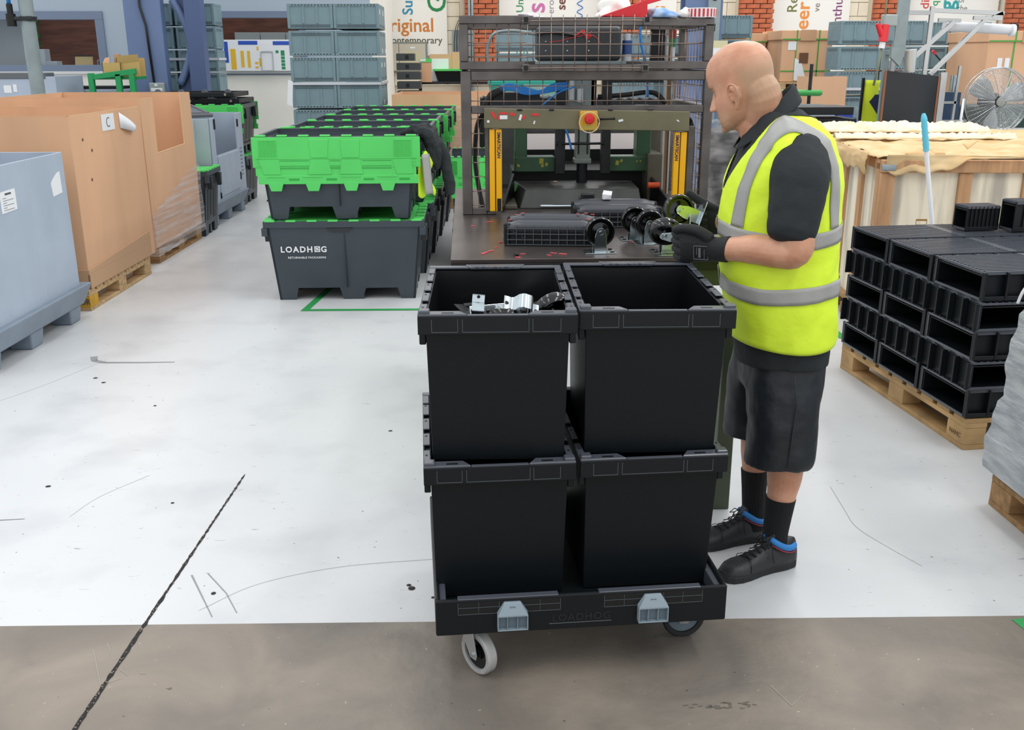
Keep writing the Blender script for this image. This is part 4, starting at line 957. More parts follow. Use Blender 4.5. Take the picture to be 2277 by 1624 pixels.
mesh_grid(0.022, 1.018, 1.42, 1.545, 0.012, 18, 2)
mesh_grid(0.022, 0.078, 0.98, 1.41, 0.012, 1, 7); mesh_grid(0.985, 1.018, 0.98, 1.41, 0.012, 1, 7)
mesh_grid(0.02, 0.5, 1.60, 1.77, 0, 8, 3, side=-0.005); mesh_grid(0.02, 0.5, 1.60, 1.77, 0, 8, 3, side=1.03)
mesh_grid(0.03, 0.78, 0.98, 1.54, 0, 13, 9, side=0.0); mesh_grid(0.03, 0.78, 0.98, 1.54, 0, 13, 9, side=1.04)
mesh_grid(0.012, 1.01, 1.61, 1.755, 0.515, 18, 3)
# olive cross beam
bm = thing('cross_beam', 'long olive painted cross beam with red tape scraps and stop button', 'beam', (0, 4.255, 0))
MB().hexa([(0.075,0,1.343),(0.950,0,1.326),(0.950,.04,1.326),(0.075,.04,1.343),(0.075,0,1.425),(0.950,0,1.408),(0.950,.04,1.408),(0.075,.04,1.425)]).build('beam', OLIVE, bm, bevel=0.003)
sc = MB(); rt = mat('red_tape','d5322f',0.5)
for (x, z, w_, h_, r_) in ((.115,1.397,.012,.030,-.5),(.155,1.404,.038,.008,0),(.137,1.385,.006,.018,0),(.194,1.400,.02,.012,.2),(.29,1.398,.03,.010,.1),(.243,1.388,.010,.018,.5)): sc.obox((x,-0.001,z),(w_,0.002,h_),(0,r_,0))
for o in sc.pieces('tape_scrap', rt, bm): pass
sc = MB()
for (x, z, w_, h_, r_) in ((.157,1.388,.032,.016,0),(.092,1.371,.010,.010,0),(.228,1.387,.010,.024,.3),(.287,1.366,.006,.014,.3),(.655,1.372,.020,.009,-.2),(.90,1.370,.012,.005,.6)): sc.obox((x,-0.001,z),(w_,0.002,h_),(0,r_,0))
sc.pieces('white_scrap', PAPER, bm)
B(0.478,0.552,-0.035,0,1.333,1.413).build('stop_box', mat('stop_box_yellow','d9a228',0.45), bm, bevel=0.004)
MB().lathe([(0.0001,0.0),(0.021,0.0),(0.021,0.012),(0.017,0.018),(0.0001,0.02)], 24, Matrix.Translation((0.515,-0.048,1.382)) @ Matrix.Rotation(PI/2,4,'X')).lathe([(0.012,-0.015),(0.012,0.0)],16,Matrix.Translation((0.515,-0.048,1.382)) @ Matrix.Rotation(PI/2,4,'X')).build('stop_button', RED, bm, smooth=40)
B(0.489,0.541,-0.0365,-0.035,1.338,1.354).build('stop_plate', mat('pale_olive_plate','b9a948',0.5), bm)
ringm = MB().path([(0.515+0.042*math.cos(2*PI*i/28), -0.05, 1.368+0.042*math.sin(2*PI*i/28)) for i in range(29)], 0.0022, 6).build('guard_ring', mat('cream_ring','d8cdb5',0.5), bm, smooth=True)
MB().tube((0.555,-.012,1.378),(0.622,-.03,1.381),0.004,n=8).lathe([(0.0001,-.007),(0.007,0),(0.0001,.007)],8,Matrix.Translation((0.622,-.03,1.381))).lathe([(0.0001,-.009),(0.009,0),(0.0001,.009)],8,Matrix.Translation((0.560,-.012,1.378))).build('lever', DKBLK, bm, smooth=True)
for x in (0.60, 0.77, 0.215, 0.35): MB().tube((x,-.002,1.418),(x+.02,-.002,1.418),0.004,n=8).build('hinge', DKSTEEL, bm)
# yellow light guards
for (x, z0, z1, lab) in ((0.097, 0.99, 1.338, 'yellow safety light bar on the left inner post'), (0.893, 0.99, 1.322, 'yellow safety light bar on the right inner post')):
    g = thing('light_curtain', lab, 'safety light bar', (x, 4.265, z0))
    MB().box(0,0.022,0,0.03,0,z1-z0).box(0.027,0.052,0,0.03,0,z1-z0).build('housing', YELLOW, g, bevel=0.002); B(0.022,0.027,0.008,0.03,0,z1-z0).build('lens_slot', mat('lens_dark','5a4a10',0.3), g)
    xx = 0.0395 if x < .5 else 0.011
    text('SMARTSCAN', 0.019, mat('purple_black_print','3a2f55',0.5), g, (xx-0.0065, -0.0012, z1-z0-0.012), (PI/2, PI/2, 0), 'lettering', 0.0004, 0.0006)
    if x < .5: B(0.031,0.049,-0.001,0,0.0,0.055).build('dark_label', DKBLK, g)
# hoses and cables in the frame
def hose(name, lab, pts, r, m, cat='hose', n=8, corr=False):
    o = MB().path(pts, r, n).build(name, m, None, smooth=True); tag(o, lab, cat); return o
def corr(pts, r):
    sp_ = spline(pts, 40); return sp_, [r*(1.0 if i % 2 else 0.86) for i in range(len(sp_))]
for nm, lab, pts, r in (('corrugated_hose', 'black corrugated hose running down inside the left frame mesh', [(0.075,4.36,1.40),(0.045,4.37,1.34),(0.035,4.38,1.2),(0.05,4.38,1.08),(0.068,4.37,0.985)], 0.011),
                        ('corrugated_hose', 'black corrugated hose running down inside the right frame mesh', [(0.955,4.40,1.39),(0.985,4.36,1.34),(0.992,4.36,1.2),(0.988,4.37,0.985)], 0.011)):
    p_, r_ = corr(pts, r); hose(nm, lab, p_, r_, HOSE, n=10)
hose('black_hose', 'thick black hose bending behind the lower left mesh', spline([(0.09,4.75,1.40),(0.12,4.72,1.46),(0.17,4.7,1.485)], 8), 0.02, HOSE, n=10)
ab = MB(); rnd = random.Random(9)
for i in range(6):
    dz = (i-2.5)*0.006
    ab.path(spline([(0.16,4.70,1.487+dz),(0.20,4.69,1.50+dz*.8),(0.27,4.69,1.482+dz),(0.34,4.69,1.475+dz*.4),(0.40,4.69,1.495+dz),(0.47,4.69,1.503+dz*.8)], 6), 0.0045, 6)
tag(ab.build('air_lines', BLUEH, None, smooth=True), 'bundle of bright blue air lines behind the middle mesh', 'air lines')
ab = MB()
for i in range(4): ab.path(spline([(0.30,4.66,1.345-.004*i),(0.36,4.65,1.325-.003*i),(0.43,4.65,1.318),(0.49,4.65,1.322+.005*i)], 6), 0.004, 6)
ab.path(spline([(0.455,4.64,1.318),(0.47,4.63,1.28),(0.485,4.62,1.22)], 6), 0.005, 6); ab.path(spline([(0.33,4.66,1.40),(0.42,4.66,1.47),(0.50,4.66,1.50)], 6), 0.004, 6)
tag(ab.build('air_lines', BLUEH, None, smooth=True), 'blue air lines sagging below the olive beam', 'air lines')
hose('black_hose', 'black hose arching behind the right half of the middle mesh', spline([(0.62,4.75,1.45),(0.75,4.75,1.46),(0.88,4.75,1.47),(0.94,4.73,1.42)], 8), 0.012, HOSE, n=8)
hose('grey_hose', 'grey hose arching behind the upper left mesh', spline([(0.105,4.70,1.59),(0.10,4.70,1.66),(0.13,4.7,1.73),(0.22,4.70,1.745),(0.32,4.68,1.73)], 8), 0.007, GREYP, n=8)
# ------------------------------------------------------------------ the press itself
pr = thing('press', 'green painted press with steel uprights black ram and dark die block', 'press machine', (0, 4.75, 0.97))
Z0 = 0.97
MB().box(0.228,0.287,0,0.10,0.135,0.44).box(0.812,0.880,0,0.10,0.135,0.44).pieces('green_column', MGREEN, pr, bevel=0.004)
MB().box(0.227,0.42,-.003,0.098,0.134,0.205).box(0.68,0.881,-.003,0.098,0.134,0.205).pieces('green_beam', MGREEN, pr, bevel=0.004)
ch = MB()
for (x, z, a_) in ((0.355,0.185,.02),(0.36,0.165,.013),(0.38,0.17,.012),(0.245,0.165,.01),(0.72,0.175,.016),(0.74,0.185,.01),(0.815,0.182,.006),(0.832,0.182,.006),(0.865,0.15,.01)): ch.obox((x,-0.0036,z),(a_,0.001,a_*1.3),(0,x*9,0))
o = ch.build('chipped_paint', mat('chip_yellow','a8a23a',0.6), pr); o['kind'] = 'stuff'
MB().box(0.416,0.463,-0.06,-0.02,0.13,0.60).box(0.633,0.678,-0.06,-0.02,0.13,0.60).pieces('upright_bar', DKSTEEL, pr, bevel=0.003)
MB().hexa([(0.585,-.03,0.40),(0.612,-.03,0.40),(0.612,0,0.40),(0.585,0,0.40),(0.585,-.03,0.60),(0.605,-.03,0.60),(0.605,0,0.60),(0.585,0,0.60)]).build('guide_plate', mat('pale_steel_plate','a9a1a1',0.4,metal=.4), pr)
MB().tube((0.42,-0.065,0.27),(0.66,-0.065,0.272),0.006,n=8).tube((0.436,-.075,0.27),(0.436,-.05,0.27),0.011,n=10).tube((0.655,-.075,0.272),(0.655,-.05,0.272),0.011,n=10).build('tie_bar', DKSTEEL, pr, smooth=40)
MB().hexa([(0.513,-.04,.19),(0.585,-.04,.19),(0.585,.03,.19),(0.513,.03,.19),(0.518,-.04,.42),(0.58,-.04,.42),(0.58,.03,.42),(0.518,.03,.42)]).box(0.508,0.59,-.045,.035,.175,.20).build('cylinder_body', mat('grey_green_cylinder','828c86',0.4,metal=0.3,var=0.2), pr, bevel=0.006)
for x in (0.528, 0.57): B(x-.004,x+.004,-.042,-.038,.22,.40).build('groove', DKSTEEL, pr)
MB().tube((0.549,-.01,0.06),(0.549,-.01,0.185),0.026,n=20).build('ram', BLACK, pr, smooth=40)
MB().hexa([(0.30,0.45,0.20),(0.95,0.45,0.20),(0.95,0.6,0.20),(0.30,0.6,0.20),(0.30,0.52,0.27),(0.95,0.52,0.27),(0.95,0.6,0.27),(0.30,0.6,0.27)]).build('rear_tray', mat('pale_tray','b9b0ae',0.5), pr)
B(0.29,0.97,0.44,0.46,0.14,0.20).build('tray_front', DKBLK, pr)
B(0.10,0.98,0.62,0.64,0.0,0.37).build('rear_panel', mat('rear_panel_grey','4a4c49',0.5,var=.3), pr)  # added dark sheet standing for the darkness behind the press
B(0.22,0.90,0.10,0.40,0.0,0.13).build('dark_bed', DKBLK, pr)
MB().hexa([(0.235,-0.28,0),(0.80,-0.28,0),(0.83,0.10,0),(0.20,0.10,0),(0.265,-0.25,0.085),(0.785,-0.25,0.085),(0.80,0.08,0.085),(0.225,0.08,0.085)]).build('die_block', mat('die_grey','4b4d4a',0.35,metal=0.5,var=0.35,vscale=6), pr, bevel=0.004)
MB().box(0.16,0.225,-0.30,0.0,0.0,0.02).box(0.10,0.16,-0.2,0.12,0.0,0.24).box(0.86,0.93,-0.05,0.2,0,0.22).box(0.86,0.98,0.25,0.35,0.15,0.36).pieces('side_block', mat('olive_grey_metal','6c6a5c',0.4,metal=0.4,var=0.2), pr, bevel=0.004)
MB().box(0.12,0.15,-0.1,-0.03,0.28,0.34).build('yellow_sensor', YELLOW, pr, bevel=0.003)
MB().tube((0.845,-0.15,0.085),(0.90,-0.15,0.085),0.014,n=14).build('orange_knob', mat('orange_plastic','d9552b',0.4), pr, smooth=40)
MB().tube((0.88,0.28,0.25),(0.88,0.28,0.40),0.012,n=10).tube((0.92,0.3,0.22),(0.92,0.3,0.40),0.016,n=10).pieces('guide_rod', ZINC, pr, smooth=40)
MB().hexa([(0.15,-0.36,0.0),(0.16,-0.36,0.0),(0.225,-0.02,0.0),(0.215,-0.02,0.0),(0.15,-0.36,0.02),(0.16,-0.36,0.02),(0.225,-0.02,0.13),(0.215,-0.02,0.13)]).hexa([(0.87,-0.02,0.0),(0.88,-0.02,0.0),(0.93,-0.36,0.0),(0.92,-0.36,0.0),(0.87,-0.02,0.12),(0.88,-0.02,0.12),(0.93,-0.36,0.02),(0.92,-0.36,0.02)]).pieces('side_gusset', DKSTEEL, pr)
MB().tube((0.33,-0.3,0.014),(0.50,-0.3,0.014),0.006,n=8).build('rod', ZINC, pr)
MB().lathe([(0.0001,0),(0.012,0.002),(0.009,0.006),(0.0001,0.007)],10,Matrix.Translation((0.42,-0.02,0.086))).build('stone_chip', mat('tan_chip','c1a27c',0.7), pr)
B(0.515,0.575,-0.31,-0.28,0.03,0.07).build('clamp_lug', DKSTEEL, pr, bevel=0.006)
B(0.47,0.61,-0.03,0.06,0.44,0.62).build('valve_block', GREYP, pr, bevel=0.004)
MB().tube((0.49,-.05,0.47),(0.49,-.05,0.56),0.014,n=12).tube((0.53,-.05,0.46),(0.53,-.05,0.52),0.016,n=12).build('filter_bowl', mat('pale_bowl','c2c8cc',0.3), pr, smooth=40)
B(0.68,0.92,-0.04,0.0,0.545,0.575).build('cross_plate', DKSTEEL, pr)
B(0.13,0.35,0.05,0.25,0.47,0.50).build('grey_shelf', DKSTEEL, pr)
# motor housing in the upper cage
mh = thing('motor_housing', 'dark riveted motor housing inside the upper cage', 'housing', (0.325, 4.66, 1.612))
B(0,0.385,0,0.16,0.0,0.15).build('housing', mat('housing_dark','3e4143',0.4,metal=.3), mh, bevel=0.018, seg=3)
for i in range(4):
    for z in (0.045, 0.085): MB().lathe([(0.004,0),(0.003,0.003),(0.0001,0.004)],8,Matrix.Translation((0.04+i*0.098,-.0005,z)) @ Matrix.Rotation(PI/2,4,'X')).build('rivet', ZINC, mh, smooth=True)
MB().path(spline([(0.0,-.012,0.115),(0.05,-.015,0.125),(0.13,-.015,0.118),(0.18,-.015,0.108)],6),0.008,8).build('cable_sleeve', HOSE, mh, smooth=True)
rw = MB(); rnd = random.Random(2)
for i in range(5): rw.path(spline([(0.17,-.02,0.108),(0.20+rnd.uniform(-.01,.01),-.025,0.125+rnd.uniform(-.01,.01)),(0.22,-.03,0.105+rnd.uniform(-.01,.01)),(0.245,-.02,0.118+rnd.uniform(-.012,.01))],5),0.002,5)
rw.path(spline([(0.23,-.02,0.115),(0.15,-.022,0.10),(0.10,-.02,0.088),(0.05,-.02,0.082)],5),0.0014,5); rw.path(spline([(0.24,-.02,0.115),(0.27,-.022,0.10),(0.29,-.02,0.07)],5),0.0014,5)
rw.build('red_wire', RED, mh, smooth=True)
B(-0.01,0.4,-0.06,-0.02,-0.012,0.0).build('front_rail', GREYP, mh)
lmp = thing('signal_lamp', 'red over green signal lamp stick in the right of the upper cage', 'lamp', (0.915, 4.50, 1.612))
MB().tube((0,0,0),(0,0,0.06),0.009,n=12).build('stem', WHITE, lmp, smooth=40); MB().tube((0,0,0.06),(0,0,0.095),0.013,n=14).build('green_lens', mat('lens_green','17804a',0.3), lmp, smooth=40); MB().tube((0,0,0.095),(0,0,0.13),0.013,n=14).build('red_lens', mat('lens_red','8d1d22',0.3), lmp, smooth=40)
ft = thing('blue_filter', 'blue and silver valve behind the middle of the upper cage', 'valve', (0.745, 4.72, 1.612))
MB().tube((0,0,0.0),(0,0,0.03),0.022,n=16).tube((0,0,0.09),(0,0,0.12),0.016,n=16).build('body', mat('pale_bowl','c2c8cc',0.3), ft, smooth=40); MB().tube((0,0,0.03),(0,0,0.09),0.024,n=16).build('cup', mat('deep_blue','2a4a86',0.35), ft, smooth=40)
hose('air_line', 'bright blue air line hanging down right of the motor housing', spline([(0.80,4.70,1.785),(0.805,4.70,1.70),(0.825,4.70,1.62),(0.845,4.72,1.52),(0.85,4.72,1.45)],6), 0.006, BLUEH)
# panel of stiles at the right rear of the frame
MB().box(0.955,0.965,0.55,0.58,0.98,1.76).box(0.985,0.993,0.55,0.58,0.98,1.76).pieces('stile', ALU, pf_)
MB().box(0.966,0.982,0.56,0.58,0.98,1.76).pieces('wood_strip', mat('strip_wood','a07a55',0.7), pf_)
MB().box(0.88,0.95,0.56,0.58,1.61,1.76).build('dark_door', DKSTEEL, pf_)
# ------------------------------------------------------------------ items on top of the cage
dp = thing('dustpan', 'bright red plastic dustpan lying on top of the cage', 'dustpan', (0.575, 4.32, 1.792))
MB().hexa([(0.0,-.02,0.0),(0.185,-.02,-.005),(0.185,.18,-.005),(0.0,.18,0.0),(0.0,-.02,0.004),(0.185,-.02,0.065),(0.185,-.015,0.065),(0.0,.18,0.004)]).hexa([(0.0,.175,0.0),(0.185,.175,-.005),(0.185,.18,-.005),(0.0,.18,0.0),(0.0,.175,0.004),(0.185,.175,0.065),(0.185,.18,0.065),(0.0,.18,0.004)]).build('pan', RED, dp, bevel=0.003)
MB().hexa([(0.17,0.06,0.03),(0.20,0.06,0.03),(0.20,0.1,0.03),(0.17,0.1,0.03),(0.17,0.055,0.068),(0.195,0.055,0.072),(0.195,0.105,0.072),(0.17,0.105,0.068)]).hexa([(0.18,0.062,0.045),(0.325,0.062,0.085),(0.325,0.098,0.085),(0.18,0.098,0.045),(0.18,0.062,0.070),(0.305,0.062,0.108),(0.305,0.098,0.108),(0.18,0.098,0.070)]).build('handle', RED, dp, bevel=0.004)
def rag(name, lab, loc, sx, sy, sz, m, seed, par=None):
    me = bpy.data.meshes.new(name); bm_ = bmesh.new(); bmesh.ops.create_icosphere(bm_, subdivisions=4, radius=1.0)
    rr = random.Random(seed); dirs = [(Vector((rr.gauss(0,1),rr.gauss(0,1),rr.gauss(0,1))).normalized(), rr.uniform(-.35,.3)) for _ in range(60)]
    for v in bm_.verts:
        d = v.co.normalized(); k = 1.0
        for q, a_ in dirs: k += a_*max(0, d.dot(q)-0.82)*4.5
        v.co = Vector((d.x*k*sx, d.y*k*sy, max(-0.15, d.z*k)*sz + 0.15*sz))
    bm_.to_mesh(me); bm_.free(); me.materials.append(m); o = bpy.data.objects.new(name, me); COL.objects.link(o); o.location = loc; me.polygons.foreach_set('use_smooth', [True]*len(me.polygons)); tag(o, lab, 'rag'); return o
RAGM = mat('white_rag','e9e6e0',0.9, bump=0.3, bscale=60)
rag('crumpled_rag', 'large crumpled white rag behind the red dustpan', (0.655, 4.46, 1.79), 0.10, 0.10, 0.075, RAGM, 3)
rag('crumpled_rag', 'small white rag beside the striped tape roll', (0.925, 4.34, 1.787), 0.035, 0.04, 0.03, RAGM, 5)
rag('blue_sponge', 'blue and white cloth pad right of the red dustpan', (0.82, 4.34, 1.787), 0.06, 0.05, 0.034, mat('blue_cloth','6f9bd0',0.8,col2='d5e0ee',vscale=12,var=.1), 8)
rag('plastic_scrunch', 'crumpled clear film on the left of the cage top', (0.27, 4.36, 1.79), 0.05, 0.06, 0.018, mat('crinkled_film','cfc9cc',0.2), 12)
rl = thing('striped_tape_roll', 'red and white striped barrier tape roll at the right end of the cage', 'tape roll', (0.995, 4.335, 1.787))
MB().lathe([(0.022,0),(0.062,0),(0.062,0.038),(0.022,0.038),(0.022,0)], 40).build('roll', WHITE, rl, smooth=40)
stp = MB()
for i in range(22):
    a_ = 2*PI*i/22; b_ = a_+0.14
    stp.add([(0.0625*math.cos(a_),0.0625*math.sin(a_),0.002),(0.0625*math.cos(b_),0.0625*math.sin(b_),0.002),(0.0625*math.cos(b_),0.0625*math.sin(b_),0.034),(0.0625*math.cos(a_),0.0625*math.sin(a_),0.034)],[(0,1,2,3)])
stp.build('red_stripe', RED, rl)['kind'] = 'stuff'
# things seen through the cage behind the press
tc_ = thing('teal_crate', 'teal crate with film seen through the middle mesh', 'crate', (0.21, 9.0, 1.10))
MB().taper(0.30,0.2,0,0.3,0.27,0.18,0.30,0.2).build('body', TEAL, tc_, bevel=0.006); MB().box(-.01,.61,-.01,.41,.29,.33).build('rim', TEAL, tc_, bevel=0.006)
B(0.3,0.6,-0.015,-0.011,0.12,0.3).build('film_sheet', FILM, tc_)
tb2 = thing('trolley_shelf', 'dark shelf unit holding the teal crate behind the press', 'shelf', (0.1, 8.9, 0))
MB().box(0,1.9,0,0.6,1.06,1.10).box(0.02,0.06,0.02,0.06,0,1.06).box(1.84,1.88,0.02,0.06,0,1.06).box(0.02,0.06,0.54,0.58,0,1.06).box(1.84,1.88,0.54,0.58,0,1.06).build('frame', DKSTEEL, tb2)
for k, (x, lab) in enumerate(((0.12, 'black plastic frames on the shelf behind the left middle mesh'), (1.05, 'black plastic frames on the shelf behind the right middle mesh'))):
    t = thing('black_frame_stack', lab, 'plastic frames', (x, 8.55 if k == 0 else 9.0, 1.10))
    if k == 0: t.location.z = 0.0
    h = 1.30 if k == 0 else 0.17
    B(0,0.75,0,0.3,0,h).build('stack_body', BLACK, t, bevel=0.006)
    g_ = MB()
    for i in range(8): g_.obox((0.05+i*0.093,0.05,h+0.006),(0.06,0.12,0.012),(0,0.25,0))
    g_.pieces('slat', BLACKM, t)
# ------------------------------------------------------------------ black lidless totes
def make_tote(label):
    t = thing('storage_tote', label, 'tote')
    H_, D_, W2 = 0.415, 0.6, 0.2
    th = 0.004
    def sect(x, y0, y1, z): return [(-x, y0, z), (x, y0, z), (x, y1, z), (-x, y1, z)]
    b = MB()
    oT = sect(W2-.018, .02, D_-.02, H_-.012); oB = sect(W2-.025, .058, D_-.058, 0.0)
    iT = sect(W2-.018-th, .02+th, D_-.02-th, H_-.012); iB = sect(W2-.025-th, .058+th, D_-.058-th, th)
    vs = oT+oB+iT+iB
    fs = [(i,(i+1)%4,4+(i+1)%4,4+i) for i in range(4)] + [(8+i,12+i,12+(i+1)%4,8+(i+1)%4) for i in range(4)] + [(4,5,6,7),(15,14,13,12)] + [(i,8+i,8+(i+1)%4,(i+1)%4) for i in range(4)]
    b.add(vs, fs); b.build('body', BLACK, t, bevel=0.004, seg=2)
    # inner lining is smoother than the outside
    li = MB(); o_ = 0.0006
    a_ = sect(W2-.018-th-o_, .02+th+o_, D_-.02-th-o_, H_-.014); c_ = sect(W2-.025-th-o_, .058+th+o_, D_-.058-th-o_, th+o_)
    li.add(a_+c_, [(4+i,4+(i+1)%4,(i+1)%4,i) for i in range(4)]+[(4,5,6,7)]); li.build('lining', BLACKG, t)
    s = MB(); z0, z1 = H_-.052, H_-.004
    s.box(-W2,W2,0,.005,z0,z1).box(-W2,W2,D_-.005,D_,z0,z1).box(-W2,-W2+.005,.005,D_-.005,z0,z1).box(W2-.005,W2,.005,D_-.005,z0,z1)
    s.box(-W2+.005,W2-.005,.005,.024,z1-.012,z1-.006).box(-W2+.005,W2-.005,D_-.024,D_-.005,z1-.012,z1-.006).box(-W2+.005,-W2+.022,.024,D_-.024,z1-.012,z1-.006).box(W2-.022,W2-.005,.024,D_-.024,z1-.012,z1-.006)
    s.build('rim_skirt', BLACK, t, bevel=0.002)
    # raised rim pieces
    r = MB()
    for sx in (-1, 1):
        a1, a2 = sorted((sx*W2, sx*(W2-.125)))
        pts = [(a1,.002),(a2,.002),(a2 if sx > 0 else a2-.02,.036),(a1+.02 if sx > 0 else a1,.036)]
        r.prism(pts, H_-.006, H_+.001, 'xy')
        pts = [(a1,D_-.002),(a2,D_-.002),(a2,D_-.03),(a1,D_-.03)]
        r.prism(pts, H_-.006, H_+.001, 'xy')
        b1, b2 = sorted((sx*W2, sx*(W2-.02)))
        for y in (0.036, 0.16, 0.28, 0.40, 0.50): r.box(b1, b2, y, y+.085, H_-.006, H_-.001)
        b1, b2 = sorted((sx*(W2-.002), sx*(W2-.03))); r.box(b1, b2, .003, .03, H_, H_+.010)
    r.pieces('rim_pad', BLACKM, t, bevel=0.002)
    MB().box(-W2+.125, W2-.125, .002, .014, H_-.006, H_-.002).build('front_lip', BLACKM, t, bevel=0.001)
    k = MB().prism([(-.09,D_-.001),(.09,D_-.001),(.075,D_-.042),(-.075,D_-.042)], H_-.004, H_+.004, 'xy').build('back_lip', BLACKM, t, bevel=0.002)
    text('LOADHOG', 0.022, mat('embossed_edge','62666e',0.3), k, (0.055, D_-.030, H_+.0042), (0,0,PI), 'lettering', 0.0004, 0.0002, space=1.1)
    sl = MB()
    for x in (-.125, .125): sl.box(x-.015, x+.015, .010, .020, H_-.001, H_+.0015)
    for sx in (-1,1):
        for y in (.08,.22,.34,.47): sl.box(sx*(W2-.009)-.003, sx*(W2-.009)+.003, y, y+.007, H_-.002, H_-.0003)
    sl.pieces('rim_slot', DKBLK, t)
    g = MB(); LN = mat('skirt_line', '5d6366', 0.35)
    for (x0, x1) in ((-.165,-.100),(-.088,.078),(.088,.158)):
        g.box(x0, x1, -.0006, .001, z0+.006, z0+.0072).box(x0-.0006, x0+.0004, -.0006, .001, z0+.007, z0+.040).box(x1-.0004, x1+.0006, -.0006, .001, z0+.007, z0+.040)
    g.build('skirt_line', LN, t)['kind'] = 'stuff'
    h = MB()
    for sx in (-1, 1):
        a1, a2 = sorted((sx*(W2-.001), sx*(W2-.018)))
        for y in (.03, .48): 
            h.box(a1, a2, y, y+.09, z0-.034, z0)
    h.pieces('grip_bracket', BLACK, t, bevel=0.002)
    return t
tL = make_tote('x'); KC[tL.name] = kids(tL)
for q in kids(tL): KC[q.name] = kids(q)
spec = [((0.074, 2.352, 0.203), 0.045, 'lower left black tote, on the dolly under the one holding brackets'),
        ((0.486, 2.382, 0.203), 0.055, 'lower right black tote, on the dolly nearest the worker'),
        ((0.070, 2.360, 0.605), -0.018, 'upper left black tote with zinc caster brackets inside'),
        ((0.478, 2.385, 0.605), -0.024, 'upper right black tote, empty and glossy inside')]
for i, (l, a_, lab) in enumerate(spec):
    o = tL if i == 0 else dup(tL)
    o.location = l; o.rotation_euler = (0,0,a_); o['label'] = lab; o['group'] = 'black totes on the dolly'

# ------------------------------------------------------------------ dolly under the totes
d = thing('dolly', 'black plastic dolly on casters with two grey corner sockets carrying four totes', 'dolly', (-0.103, 2.288, 0), 0.056)
DW, DD = 0.795, 0.66
m = MB()
m.box(0,DW,0,.012,.150,.257).box(0,DW,DD-.012,DD,.150,.257).box(0,.012,.012,DD-.012,.150,.257).box(DW-.012,DW,.012,DD-.012,.150,.257).box(.012,DW-.012,.012,DD-.012,.188,.200)
m.build('tray', BLACK, d, bevel=0.005)
MB().box(.012,.03,.012,DD-.012,.200,.246).box(DW-.03,DW-.012,.012,DD-.012,.200,.246).build('inner_lip', BLACKM, d, bevel=0.003)
MB().box(0.06,.33,.0,.02,.255,.2585).box(0.44,.72,.0,.02,.255,.2585).pieces('lip_pad', BLACKM, d, bevel=0.001)
g = MB()
for (x0, x1, ns) in ((0.06, 0.335, 6), (0.455, 0.725, 6)):
    for z in (0.212, 0.2315): g.box(x0, x1, -.0012, .001, z, z+.0012)
    for i in range(ns): x = x0+(x1-x0)*i/(ns-1); g.box(x-.0006, x+.0006, -.0012, .001, .212, .247)
g.build('rib_grid', mat('rib_edge','565b5f',0.35), d)['kind'] = 'stuff'  # pale lines: light caught on the rib edges, put into the colour
g = MB()
for (x0, x1, ns) in ((0.06, 0.335, 6), (0.455, 0.725, 6)):
    for i in range(ns-1): 
        xa = x0+(x1-x0)*i/(ns-1)+.002; xb = x0+(x1-x0)*(i+1)/(ns-1)-.002
        for z in (.2135,.233): g.box(xa, xb, -.0004, .001, z, z+.0165)
g.build('rib_pocket', DKBLK, d)['kind'] = 'stuff'  # flat dark patches painting the shade inside the rib pockets
k_ = MB().box(0.305,0.475,-.0014,.0005,.170,.1716).build('logo_bar', mat('skirt_line','5d6366',0.35), d)
text('LOADHOG', 0.030, mat('embossed_dark','25282a',0.3), d, (0.312, -0.0006, 0.178), (PI/2,0,0), 'lettering', 0.0012, 0.0, space=1.12)
SK = mat('grey_blue_socket', '87969f', 0.4)
for x in (0.205, 0.587):
    s = MB()
    X, Zb = 0.041, 0.168
    s.prism([(x-X,Zb),(x+X,Zb),(x+X,Zb+.047),(x+.022,Zb+.078),(x-.022,Zb+.078),(x-X,Zb+.047)], -.006, .004, 'xz')
    so_ = s.build('corner_socket', SK, d, bevel=0.002)
    f = MB().frame(x-X, x+X, Zb, Zb+.045, 0.003, -.022, -.006); f.box(x-.0155,x-.0135,-.020,-.006,Zb+.003,Zb+.042).box(x+.0115,x+.0135,-.020,-.006,Zb+.003,Zb+.042)
    f.hexa([(x-X,-.022,Zb+.045),(x+X,-.022,Zb+.045),(x+X,-.006,Zb+.047),(x-X,-.006,Zb+.047),(x-.022,-.0085,Zb+.074),(x+.022,-.0085,Zb+.074),(x+.022,-.006,Zb+.078),(x-.022,-.006,Zb+.078)])
    f.build('socket_rim', SK, so_, bevel=0.001)
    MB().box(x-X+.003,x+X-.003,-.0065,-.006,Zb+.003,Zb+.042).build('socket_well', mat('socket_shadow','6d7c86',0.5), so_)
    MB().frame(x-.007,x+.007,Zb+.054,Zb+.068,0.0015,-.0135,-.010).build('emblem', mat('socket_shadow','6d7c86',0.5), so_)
def caster_wheel(par, tyre, hub, r=0.0625, w_=0.032, hubname='hub'):
    M = Matrix.Rotation(PI/2, 4, 'X')
    h = w_/2
    MB().lathe([(r*.74,-h*.9),(r*.93,-h),(r,-h*.72),(r,h*.72),(r*.93,h),(r*.74,h*.9),(r*.74,-h*.9)], 36, M).build('tyre', tyre, par, smooth=35)
    MB().lathe([(0.0001,-h*.35),(r*.30,-h*.35),(r*.34,-h*.8),(r*.20,-h*.9),(0.0001,-h*.9)], 28, M).lathe([(0.0001,h*.9),(r*.20,h*.9),(r*.34,h*.8),(r*.30,h*.35),(0.0001,h*.35)], 28, M).lathe([(0.0001,-h*.3),(r*.76,-h*.5),(r*.76,h*.5),(0.0001,h*.3)], 28, M).build(hubname, hub, par, smooth=35)
